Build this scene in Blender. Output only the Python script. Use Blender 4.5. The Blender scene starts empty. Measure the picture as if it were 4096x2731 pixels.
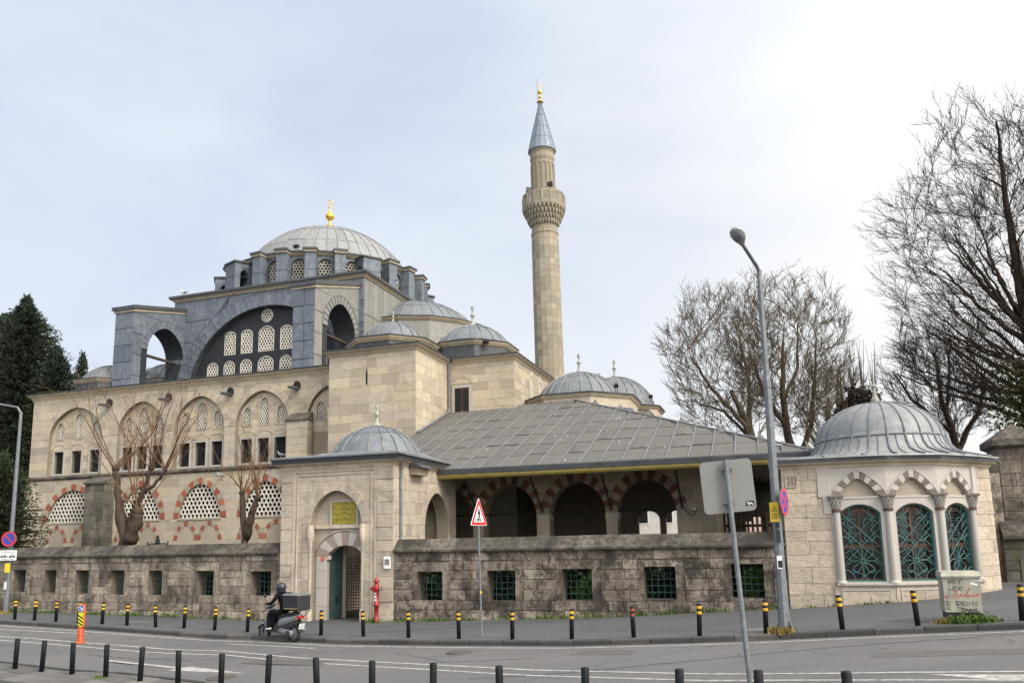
import bpy, bmesh, math, random
import numpy as np
from mathutils import Vector, Matrix
from mathutils.geometry import tessellate_polygon
R = math.radians
sc = bpy.context.scene
col = sc.collection
random.seed(7)

# ------------------------------------------------------------------ camera, sky, sun, exposure
PHI = R(18.2)            # the mosque's street front is turned 18.2 degrees to the picture plane
cam = bpy.data.cameras.new('camera'); cam.sensor_width = 36; cam.lens = 36*3077/4096
cam.shift_y = (1689-1365.5)/4096; cam.clip_start = .1; cam.clip_end = 3000
camo = bpy.data.objects.new('camera', cam); col.objects.link(camo)
_th = math.atan((2156-1689)/3077); _ro = math.atan(.0194)
camo.matrix_world = Matrix.Translation((0, 0, 2.65)) @ Matrix.Rotation(math.pi/2+_th, 4, 'X') @ Matrix.Rotation(-_ro, 4, 'Z')
sc.camera = camo

SUN_AZ, SUN_EL = R(132), R(42)          # clockwise from the view direction (+Y)
sdir = Vector((math.sin(SUN_AZ)*math.cos(SUN_EL), math.cos(SUN_AZ)*math.cos(SUN_EL), math.sin(SUN_EL)))
sun = bpy.data.lights.new('sun', 'SUN'); sun.energy = 1.5; sun.angle = R(14); sun.color = (1, .95, .86)
suno = bpy.data.objects.new('sun', sun); col.objects.link(suno)
suno.rotation_euler = (-sdir).to_track_quat('-Z', 'Y').to_euler()
sc.view_settings.view_transform = 'Standard'; sc.view_settings.look = 'None'
sc.view_settings.gamma = 1; sc.view_settings.exposure = .93
sc.view_settings.use_curve_mapping = False

w = bpy.data.worlds.new('World'); sc.world = w; w.use_nodes = True
nt = w.node_tree; nt.nodes.clear()
def nd(t, **k):
    n = nt.nodes.new(t)
    for a, b in k.items(): setattr(n, a, b)
    return n
out = nd('ShaderNodeOutputWorld'); bg = nd('ShaderNodeBackground')
sky = nd('ShaderNodeTexSky', sky_type='NISHITA', sun_disc=False, sun_elevation=SUN_EL, sun_rotation=SUN_AZ)
sky.dust_density = 3; sky.air_density = 1.2
skym = nd('ShaderNodeMix', data_type='RGBA', blend_type='MULTIPLY'); skym.inputs[0].default_value = 1; skym.inputs[7].default_value = (.10, .10, .10, 1)
nt.links.new(sky.outputs[0], skym.inputs[6])
tc = nd('ShaderNodeTexCoord')
mp = nd('ShaderNodeMapping'); mp.inputs['Scale'].default_value = (1, 1, 2.4)
nt.links.new(tc.outputs['Generated'], mp.inputs[0])
nz = nd('ShaderNodeTexNoise'); nz.inputs['Scale'].default_value = 1.7; nz.inputs['Detail'].default_value = 7; nz.inputs['Roughness'].default_value = .52; nz.inputs['Distortion'].default_value = .35
nt.links.new(mp.outputs[0], nz.inputs['Vector'])
cr = nd('ShaderNodeValToRGB'); cr.color_ramp.elements[0].position = .36; cr.color_ramp.elements[1].position = .68
cr.color_ramp.elements[0].color = (.335, .38, .465, 1); cr.color_ramp.elements[1].color = (.44, .468, .52, 1)
nt.links.new(nz.outputs[0], cr.inputs[0])
# thin cloud scatters forward: a broad bright aureole around the veiled sun
vd = nd('ShaderNodeVectorMath', operation='DOT_PRODUCT'); vd.inputs[1].default_value = sdir
nrm = nd('ShaderNodeVectorMath', operation='NORMALIZE'); nt.links.new(tc.outputs['Generated'], nrm.inputs[0]); nt.links.new(nrm.outputs[0], vd.inputs[0])
gl = nd('ShaderNodeMapRange'); gl.inputs[1].default_value = -.12; gl.inputs[2].default_value = 1; gl.inputs[3].default_value = 0; gl.inputs[4].default_value = 1; gl.interpolation_type = 'LINEAR'
nt.links.new(vd.outputs['Value'], gl.inputs[0])
gp = nd('ShaderNodeMath', operation='POWER'); gp.inputs[1].default_value = 2.0; nt.links.new(gl.outputs[0], gp.inputs[0])
gm = nd('ShaderNodeMix', data_type='RGBA', blend_type='MULTIPLY'); gm.inputs[0].default_value = 1; gm.inputs[7].default_value = (1.5, 1.4, 1.25, 1)
cm = nd('ShaderNodeMapRange'); cm.inputs[1].default_value = .3; cm.inputs[2].default_value = .7; cm.inputs[3].default_value = .72; cm.inputs[4].default_value = 1.2
nt.links.new(nz.outputs[0], cm.inputs[0])
gq = nd('ShaderNodeMath', operation='MULTIPLY'); nt.links.new(gp.outputs[0], gq.inputs[0]); nt.links.new(cm.outputs[0], gq.inputs[1])
nt.links.new(gq.outputs[0], gm.inputs[6])
ad = nd('ShaderNodeMix', data_type='RGBA', blend_type='ADD'); ad.inputs[0].default_value = 1
# a whiter bank of cloud covers the right half of the sky
sx_ = nd('ShaderNodeSeparateXYZ'); nt.links.new(nrm.outputs[0], sx_.inputs[0])
ba = nd('ShaderNodeMath', operation='MULTIPLY_ADD'); ba.inputs[1].default_value = .55; nt.links.new(nz.outputs[0], ba.inputs[0]); nt.links.new(sx_.outputs[0], ba.inputs[2])
bm = nd('ShaderNodeMapRange', interpolation_type='SMOOTHSTEP'); bm.inputs[1].default_value = .08; bm.inputs[2].default_value = .92; nt.links.new(ba.outputs[0], bm.inputs[0])
bk_ = nd('ShaderNodeMix', data_type='RGBA'); nt.links.new(bm.outputs[0], bk_.inputs[0]); nt.links.new(cr.outputs[0], bk_.inputs[6]); bk_.inputs[7].default_value = (.55, .545, .535, 1)
nt.links.new(bk_.outputs[2], ad.inputs[6]); nt.links.new(gm.outputs[2], ad.inputs[7])
mx = nd('ShaderNodeMix', data_type='RGBA'); mx.inputs[0].default_value = .9
nt.links.new(skym.outputs[2], mx.inputs[6]); nt.links.new(ad.outputs[2], mx.inputs[7])
nt.links.new(mx.outputs[2], bg.inputs[0]); bg.inputs[1].default_value = 1.0
nt.links.new(bg.outputs[0], out.inputs[0])

# ------------------------------------------------------------------ materials
def lerp(a, b, t): return a+(b-a)*t
class NT:
    def __init__(s, name):
        s.m = bpy.data.materials.new(name); s.m.use_nodes = True; s.t = s.m.node_tree
        s.b = s.t.nodes['Principled BSDF']
    def n(s, t, **k):
        x = s.t.nodes.new(t)
        for a, b in k.items(): setattr(x, a, b)
        return x
    def l(s, a, b): s.t.links.new(a, b)
    def pos(s, scale=(1, 1, 1)):
        g = s.n('ShaderNodeNewGeometry'); mp = s.n('ShaderNodeMapping'); mp.inputs['Rotation'].default_value = (0, 0, PHI); mp.inputs['Scale'].default_value = scale
        mp.vector_type = 'POINT'
        s.l(g.outputs['Position'], mp.inputs[0]); return mp.outputs[0]
    def noise(s, scale, vec=None, detail=4, rough=.55, dist=0):
        x = s.n('ShaderNodeTexNoise'); x.inputs['Scale'].default_value = scale; x.inputs['Detail'].default_value = detail; x.inputs['Roughness'].default_value = rough; x.inputs['Distortion'].default_value = dist
        if vec is not None: s.l(vec, x.inputs['Vector'])
        return x.outputs[0]
    def ramp(s, f, p0, p1, c0=(0, 0, 0, 1), c1=(1, 1, 1, 1)):
        x = s.n('ShaderNodeValToRGB'); e = x.color_ramp.elements; e[0].position = p0; e[1].position = p1; e[0].color = c0; e[1].color = c1
        s.l(f, x.inputs[0]); return x.outputs[0]
    def mix(s, f, a, b, mode='MIX'):
        x = s.n('ShaderNodeMix', data_type='RGBA', blend_type=mode)
        for i, v in ((0, f), (6, a), (7, b)):
            if hasattr(v, 'type') and not isinstance(v, (tuple, float, int)): s.l(v, x.inputs[i])
            else: x.inputs[i].default_value = v if i == 0 else (*v[:3], 1)
        return x.outputs[2]
    def math(s, op, a, b=None):
        x = s.n('ShaderNodeMath', operation=op)
        for i, v in ((0, a), (1, b)):
            if v is None: continue
            if isinstance(v, (float, int)): x.inputs[i].default_value = v
            else: s.l(v, x.inputs[i])
        return x.outputs[0]
    def rnd(s):
        o = s.n('ShaderNodeObjectInfo'); g = s.n('ShaderNodeNewGeometry')
        return s.math('FRACT', s.math('ADD', o.outputs['Random'], g.outputs['Random Per Island']))
    def bump(s, h, st, dist=.02):
        x = s.n('ShaderNodeBump'); x.inputs['Strength'].default_value = st; x.inputs['Distance'].default_value = dist
        s.l(h, x.inputs['Height']); s.l(x.outputs[0], s.b.inputs['Normal'])
    def done(s, c, rough=.8, metal=0, spec=None):
        if isinstance(c, tuple): s.b.inputs['Base Color'].default_value = (*c[:3], 1)
        else: s.l(c, s.b.inputs['Base Color'])
        if isinstance(rough, (float, int)): s.b.inputs['Roughness'].default_value = rough
        else: s.l(rough, s.b.inputs['Roughness'])
        s.b.inputs['Metallic'].default_value = metal
        if spec is not None: s.b.inputs['Specular IOR Level'].default_value = spec
        return s.m

def stone(name, c1, c2, c3, stain=(.1, .09, .08), amt=.5, lo=.5, hi=.7, streak=.0, moss=0, bump=.5, rv=.32, mott=0):
    k = NT(name); r = k.rnd(); p = k.pos()
    base = k.mix(k.ramp(r, .1, .9), c1, c2)
    r2 = k.math('FRACT', k.math('MULTIPLY', r, 7.31))
    base = k.mix(k.math('MULTIPLY', k.ramp(r2, .72, .8), .75), base, c3)
    base = k.mix(1.0, base, k.ramp(k.math('FRACT', k.math('MULTIPLY', r, 3.7)), 0, 1, (1-rv, 1-rv, 1-rv, 1), (1, 1, 1, 1)), 'MULTIPLY')
    lay = k.noise(2.2, k.pos((.9, .9, 7)), 6, .65, .6)                       # bedding of the limestone
    base = k.mix(k.math('MULTIPLY', k.ramp(lay, .5, .68), .4), base, tuple(x*.62 for x in c2))
    fine = k.noise(26, k.pos((.6, .6, 1.6)), 4, .7)
    base = k.mix(.55, base, k.ramp(fine, .25, .75, (.62, .61, .6, 1), (1.15, 1.15, 1.15, 1)), 'MULTIPLY')
    big = k.noise(.9, p, 7, .62, .3)
    f = k.ramp(big, lo, hi)
    if streak:
        st = k.noise(2.4, k.pos((1.3, 1.3, .16)), 5, .6, .15)
        f = k.math('MAXIMUM', f, k.math('MULTIPLY', k.ramp(st, .48, .66), streak))
    f = k.math('MULTIPLY', f, k.ramp(k.math('FRACT', k.math('MULTIPLY', r, 13.7)), .05, .4, (.35, .35, .35, 1), (1, 1, 1, 1)))
    base = k.mix(k.math('MULTIPLY', f, amt), base, stain)
    pits = k.ramp(k.noise(46, p, 3, .6), .33, .4)
    base = k.mix(k.math('MULTIPLY', k.math('SUBTRACT', 1.0, pits), .45), base, tuple(x*.35 for x in c2))
    if mott:                                                   # black crust in small ragged patches
        mo_ = k.ramp(k.noise(3.6, k.pos((1, 1, .8)), 11, .8, .5), .485, .55)
        base = k.mix(k.math('MULTIPLY', mo_, mott), base, tuple(x*1.2 for x in stain))
    if moss:
        base = k.mix(k.math('MULTIPLY', k.ramp(k.noise(1.6, p, 5), .56, .68), moss), base, (.07, .085, .02))
    ero = k.ramp(k.noise(5.5, k.pos((1, 1, 1.5)), 6, .7, .8), .3, .52)                        # spalled faces
    base = k.mix(k.math('MULTIPLY', k.math('SUBTRACT', 1.0, ero), .3), base, tuple(x*.55 for x in c2))
    h = k.math('ADD', k.math('ADD', k.math('MULTIPLY', ero, .8), k.math('MULTIPLY', fine, .5)), k.math('ADD', k.math('MULTIPLY', lay, .6), k.math('MULTIPLY', pits, .35)))
    k.bump(h, bump, .02)
    return k.done(base, .9, 0, .25)

def simple(name, c, rough=.6, metal=0, var=.18, scale=6, bump=0, spec=None, dirt=None):
    k = NT(name); p = k.pos()
    n1 = k.noise(scale, p, 5, .6)
    b = k.mix(1.0, c, k.ramp(n1, .25, .75, (1-var*1.4,)*3+(1,), (1+var*.6,)*3+(1,)), 'MULTIPLY')
    if dirt: b = k.mix(k.math('MULTIPLY', k.ramp(k.noise(scale*.7, k.pos((1, 1, .35)), 6, .65), .52, .72), dirt), b, (.06, .055, .05))
    if bump: k.bump(k.noise(scale*6, p, 3), bump, .01)
    rr = k.ramp(k.noise(scale*1.7, p, 3), .3, .7, (max(rough-.1, .03),)*3+(1,), (min(rough+.1, 1),)*3+(1,))
    return k.done(b, rr, metal, spec)

def lead(name, c1, c2, streak, amt, blotch=(.5, .5, .48), rough=.55):
    k = NT(name); r = k.rnd(); p = k.pos()
    b = k.mix(r, c1, c2)
    st = k.noise(3.2, k.pos((1.6, 1.6, .22)), 6, .65, .2)
    b = k.mix(k.math('MULTIPLY', k.ramp(st, .46, .7), amt), b, streak)
    b = k.mix(k.math('MULTIPLY', k.ramp(k.noise(2.1, p, 7, .65), .5, .72), .55), b, blotch)
    b = k.mix(.5, b, k.ramp(k.noise(38, p, 3, .7), .3, .7, (.75, .75, .75, 1), (1.12, 1.12, 1.12, 1)), 'MULTIPLY')
    k.bump(k.noise(2.6, p, 5, .6), .55, .06)
    return k.done(b, k.ramp(k.noise(4, p, 3), .3, .7, (rough-.12,)*3+(1,), (rough+.12,)*3+(1,)), .12, .4)

M = {}
M['limestone'] = stone('limestone', (.60, .515, .365), (.54, .47, .385), (.40, .34, .265), (.25, .215, .17), .6, .48, .74, .5, rv=.2)
M['gatestone'] = stone('gate_limestone', (.61, .525, .41), (.56, .48, .395), (.45, .385, .31), (.16, .132, .105), .78, .50, .72, .5, bump=.8, rv=.22)
M['wallstone'] = stone('weathered_wall_stone', (.50, .425, .345), (.38, .32, .26), (.24, .2, .165), (.026, .022, .019), .88, .47, .6, .9, .15, bump=1.2, mott=.75, rv=.45)
M['wallstone_l'] = stone('left_wall_stone', (.53, .455, .36), (.42, .36, .285), (.28, .24, .195), (.036, .031, .027), .85, .49, .63, .88, .15, bump=1.2, mott=.5, rv=.4)
M['coping'] = stone('coping_stone', (.22, .195, .162), (.165, .147, .122), (.115, .102, .086), (.03, .027, .024), .85, .42, .6, .65, .1, bump=1.4, mott=.75)
M['pierstone'] = stone('soot_stained_stone', (.26, .235, .19), (.2, .185, .155), (.13, .12, .1), (.035, .035, .028), .8, .42, .64, .8, .5, bump=.9)
M['sebilstone'] = stone('kiosk_limestone', (.61, .525, .40), (.56, .475, .385), (.46, .39, .31), (.21, .175, .14), .6, .52, .76, .35, bump=.9, rv=.2)
M['core'] = stone('mortar_joint', (.40, .345, .255), (.36, .315, .235), (.3, .265, .2), (.15, .13, .1), .5)
M['core_d'] = stone('dark_mortar_joint', (.20, .17, .14), (.15, .13, .105), (.12, .105, .09), (.04, .04, .035), .6)
M['redstone'] = stone('red_voussoir', (.42, .125, .07), (.36, .13, .08), (.40, .16, .10), (.16, .09, .07), .4)
M['shaded_red'] = stone('shaded_red_voussoir', (.27, .115, .08), (.23, .11, .08), (.25, .13, .1), (.1, .07, .055), .5)  # redstone darkened: eave shade put into the colour, with some weathering
M['palestone'] = stone('pale_voussoir', (.48, .42, .32), (.45, .39, .30), (.4, .35, .28), (.2, .17, .14), .35)
M['cornice'] = stone('cornice_stone', (.62, .53, .38), (.55, .47, .34), (.45, .385, .285), (.17, .15, .12), .55, .48, .7, .5)
M['greystone'] = stone('grey_breccia', (.28, .235, .205), (.235, .2, .18), (.31, .26, .225), (.13, .11, .1), .5, bump=.7)
M['breccia'] = stone('pinkish_breccia', (.42, .345, .295), (.38, .31, .27), (.45, .38, .33), (.25, .2, .17), .4)
M['shaft'] = stone('minaret_limestone', (.44, .385, .29), (.395, .35, .27), (.32, .285, .225), (.17, .15, .12), .6, .5, .72, .5)
def marble():
    k = NT('white_marble'); p = k.pos((1, 1, .6)); r = k.rnd()
    b = k.mix(r, (.42, .39, .35), (.375, .35, .315))
    v = k.noise(2.5, p, 8, .65, 2.2)
    b = k.mix(k.math('MULTIPLY', k.ramp(v, .5, .66), .35), b, (.36, .36, .37))
    b = k.mix(k.math('MULTIPLY', k.ramp(k.noise(1.2, k.pos((1, 1, .3)), 6), .55, .75), .45), b, (.33, .29, .23))
    k.bump(k.noise(20, p, 3), .15, .01); return k.done(b, .6, 0, .35)
M['marble'] = marble()
M['lead_pale'] = lead('pale_lead_sheet', (.165, .182, .198), (.135, .152, .168), (.085, .09, .095), .6, (.215, .225, .228))
M['lead_dome'] = lead('dome_lead_sheet', (.26, .265, .262), (.205, .218, .228), (.135, .128, .115), .6, (.30, .30, .28))
M['lead_roof'] = lead('roof_lead_sheet', (.128, .12, .106), (.108, .103, .094), (.083, .078, .07), .5, (.147, .138, .122), .75)
M['lead_blue'] = lead('blue_grey_lead_sheet', (.155, .178, .212), (.11, .13, .16), (.068, .076, .09), .6, (.25, .275, .31))
M['lead_warm'] = lead('warm_grey_lead_sheet', (.24, .235, .21), (.20, .20, .185), (.12, .12, .11), .5, (.31, .30, .265))
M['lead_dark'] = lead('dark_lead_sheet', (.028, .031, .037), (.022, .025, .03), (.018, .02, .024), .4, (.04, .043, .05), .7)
M['lead_cap'] = lead('lead_cap_strip', (.075, .08, .088), (.055, .06, .066), (.04, .04, .042), .5, (.11, .115, .12))
M['lead_cone'] = lead('cone_lead_sheet', (.20, .235, .285), (.165, .2, .25), (.12, .13, .15), .35, (.27, .29, .31))
M['seam'] = lead('lead_roll', (.185, .19, .19), (.155, .16, .162), (.1, .1, .1), .4)
M['gold'] = simple('gilded_copper', (.80, .50, .09), .32, .85, .15, 5)
M['finial'] = simple('stone_finial', (.33, .32, .29), .8, 0, .25, 6)
M['plaster'] = simple('white_plaster_lattice', (.68, .64, .555), .85, 0, .22, 3, .1, dirt=.3)
M['grimy_plaster'] = simple('grimy_plaster_lattice', (.42, .40, .34), .85, 0, .3, 2, .1, dirt=.5)
M['glass'] = simple('dark_glass', (.012, .014, .016), .15, 0, .2, 4)
M['void'] = simple('dark_room', (.01, .01, .011), .9)
M['iron'] = simple('black_iron', (.025, .026, .028), .55, .4, .3, 9)
M['greeniron'] = simple('green_painted_iron', (.028, .085, .075), .5, .1, .3, 9)
M['teal'] = simple('teal_painted_iron', (.04, .135, .125), .5, 0, .3, 7)
M['doorgreen'] = simple('green_metal_door', (.045, .085, .085), .45, .2, .25, 3, dirt=.4)
M['wood'] = simple('brown_window_wood', (.10, .045, .025), .6, 0, .35, 5)
M['yellowwood'] = simple('yellow_painted_eave_board', (.42, .34, .10), .7, 0, .2, 4, dirt=.3)
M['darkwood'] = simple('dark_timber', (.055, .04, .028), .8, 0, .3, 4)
M['greentimber'] = simple('dark_green_strut', (.02, .04, .03), .6, 0, .3, 4)
M['asphalt'] = None
def asphalt(name, c, patch, vs):
    k = NT(name); p = k.pos()
    b = k.mix(k.ramp(k.noise(.35, k.pos((.35, 1, 1)), 5, .6, .4), .35, .65), c, patch)
    b = k.mix(k.math('MULTIPLY', k.ramp(k.noise(vs, p, 2, .6), .5, .72), .45), b, tuple(min(x*1.9, 1) for x in c))
    b = k.mix(.6, b, k.ramp(k.noise(90, p, 2), .3, .7, (.7, .7, .7, 1), (1.25, 1.25, 1.25, 1)), 'MULTIPLY')
    cr = k.n('ShaderNodeTexVoronoi', feature='DISTANCE_TO_EDGE'); cr.inputs['Scale'].default_value = .16
    q = k.n('ShaderNodeVectorMath', operation='ADD'); k.l(p, q.inputs[0])
    nn = k.n('ShaderNodeTexNoise'); nn.inputs['Scale'].default_value = .8; nn.inputs['Detail'].default_value = 6; k.l(p, nn.inputs['Vector'])
    sv = k.n('ShaderNodeVectorMath', operation='SCALE'); sv.inputs['Scale'].default_value = 2.6; k.l(nn.outputs['Color'], sv.inputs[0]); k.l(sv.outputs[0], q.inputs[1]); k.l(q.outputs[0], cr.inputs['Vector'])
    ck = k.ramp(cr.outputs[0], .0, .004, (1, 1, 1, 1), (0, 0, 0, 1))
    b = k.mix(k.math('MULTIPLY', ck, .5), b, (.02, .02, .02))
    b = k.mix(k.math('MULTIPLY', k.ramp(k.noise(.9, k.pos((.25, 1.4, 1)), 7, .7, .8), .52, .66), .4), b, tuple(x*.62 for x in c))     # oil and tyre wear along the lanes
    b = k.mix(k.math('MULTIPLY', k.ramp(k.noise(6, p, 6, .75), .6, .7), .35), b, tuple(x*1.7 for x in c))
    k.bump(k.noise(70, p, 3, .7), .45, .008)
    return k.done(b, .78, 0, .35)
M['asphalt'] = asphalt('road_asphalt', (.098, .096, .097), (.122, .119, .118), 30)
M['pavement'] = asphalt('pavement_asphalt', (.068, .069, .074), (.09, .091, .095), 14)
M['kerb'] = stone('kerb_stone', (.10, .095, .09), (.075, .072, .07), (.13, .115, .1), (.04, .04, .04), .5)
M['slab'] = stone('paving_slab', (.17, .165, .155), (.145, .14, .132), (.2, .19, .175), (.08, .078, .07), .4)
M['paint'] = simple('worn_white_road_paint', (.40, .39, .365), .8, 0, .4, 7, dirt=.75)
M['earth'] = simple('courtyard_earth', (.13, .115, .09), .95, 0, .3, 2, .3)
M['blackpaint'] = simple('black_bollard_paint', (.009, .0095, .012), .6, 0, .5, 14, spec=.25)
M['yellowband'] = simple('yellow_reflective_band', (.64, .37, .015), .55, 0, .3, 11, dirt=.5)
M['redband'] = simple('worn_red_band', (.30, .05, .02), .6, 0, .4, 20, dirt=.5)
M['steel'] = simple('galvanised_steel', (.17, .185, .2), .55, .2, .25, 8, dirt=.25)
M['signback'] = simple('grey_sign_back', (.19, .19, .185), .6, .1, .06, 2)
M['white'] = simple('white_paint', (.74, .74, .73), .5, 0, .08, 5)
M['red'] = simple('red_paint', (.56, .025, .022), .45, 0, .12, 5)
M['blue'] = simple('blue_paint', (.02, .055, .36), .45, 0, .12, 5)
M['black'] = simple('black_print', (.012, .012, .013), .6, 0, .1, 5)
M['yellow'] = simple('yellow_paint', (.72, .50, .02), .5, 0, .12, 5)
M['lime'] = simple('lime_reflective', (.62, .66, .02), .5, 0, .1, 5)
M['orange'] = simple('orange_plastic', (.55, .085, .02), .5, 0, .2, 6)
M['hydrant'] = simple('red_hydrant_paint', (.30, .016, .014), .42, 0, .25, 7, dirt=.3)
M['cabinet'] = simple('beige_cabinet_paint', (.34, .33, .26), .6, 0, .2, 4, dirt=.45)
M['rubber'] = simple('tyre_rubber', (.016, .016, .017), .8, 0, .2, 9)
M['silver'] = simple('silver_scooter_paint', (.27, .28, .3), .3, .45, .1, 5)
M['plasticblack'] = simple('black_plastic', (.022, .022, .024), .5, 0, .2, 9)
M['boxgrey'] = simple('charcoal_box', (.022, .023, .026), .6, 0, .25, 6)
M['boxlid'] = simple('grey_box_lid', (.16, .165, .175), .5, 0, .15, 6)
M['chrome'] = simple('chrome', (.55, .56, .58), .2, .9, .1, 6)
M['taillight'] = simple('red_tail_lens', (.35, .01, .012), .2, 0, .1, 6)
M['cloth'] = simple('black_clothing', (.009, .009, .011), .9, 0, .3, 12, .3, spec=.12)
M['skin'] = simple('skin', (.45, .27, .19), .6, 0, .1, 9)
M['helmet'] = simple('dark_helmet_shell', (.03, .032, .038), .18, 0, .15, 5)
M['visor'] = simple('clear_visor', (.30, .32, .34), .1, .2, .1, 5)
M['shoe'] = simple('blue_white_shoe', (.55, .57, .62), .6, 0, .2, 9)
M['jeans'] = simple('dark_trousers', (.016, .017, .021), .9, 0, .3, 12)
def bark(name, c, c2):
    k = NT(name); p = k.pos((1, 1, .4))
    b = k.mix(k.ramp(k.noise(5, p, 6, .65), .35, .65), c, c2); k.bump(k.noise(14, p, 4), .7, .03)
    return k.done(b, .9, 0, .2)
M['bark'] = bark('grey_brown_bark', (.115, .088, .06), (.065, .05, .036))
M['darkbark'] = bark('dark_bark', (.05, .036, .026), (.03, .022, .017))
M['twig'] = bark('ochre_twig', (.15, .118, .075), (.085, .068, .046))
M['redtwig'] = bark('reddish_shoot', (.20, .115, .062), (.12, .072, .042))
M['knotbark'] = bark('pollard_bark', (.085, .062, .044), (.045, .034, .026))
def leafm(name, c, c2):
    k = NT(name); r = k.rnd(); b = k.mix(r, c, c2)
    b = k.mix(.5, b, k.ramp(k.noise(1.2, k.pos(), 4), .3, .7, (.6, .6, .6, 1), (1.2, 1.2, 1.2, 1)), 'MULTIPLY')
    return k.done(b, .7, 0, .25)
M['conifer'] = leafm('conifer_needles', (.040, .058, .032), (.016, .027, .02))
M['ivy'] = leafm('ivy_leaf', (.075, .07, .022), (.04, .038, .014))
M['bush'] = leafm('shrub_leaf', (.04, .06, .025), (.02, .034, .014))
M['grass'] = leafm('weed_green', (.10, .17, .03), (.055, .10, .018))
M['dryweed'] = leafm('dry_weed', (.30, .22, .06), (.2, .16, .05))
M['gull'] = simple('white_feather', (.62, .61, .58), .8); M['gullwing'] = simple('grey_feather', (.2, .19, .18), .8)
M['pigeon'] = simple('pigeon_feather', (.2, .2, .22), .7)
M['plaquegreen'] = simple('green_plaque', (.17, .17, .025), .6, 0, .3, 6)
M['plaquegold'] = simple('gold_lettering', (.58, .42, .04), .5, .1, .2, 6)
M['pinkwall'] = simple('pale_plaster_building', (.55, .42, .36), .9, 0, .15, 1)
M['whitewall'] = simple('white_plaster_building', (.62, .60, .56), .9, 0, .15, 1)
M['rooftile'] = simple('brown_roof', (.15, .1, .075), .9, 0, .3, 3)
M['lampgrey'] = simple('lamp_housing_grey', (.36, .37, .38), .4, .1, .1, 5)
M['lens'] = simple('lamp_lens', (.20, .22, .24), .12, 0, .1, 5)
M['graf_red'] = simple('red_marker', (.45, .03, .02), .6); M['graf_black'] = simple('black_marker', (.02, .02, .02), .6)
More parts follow.
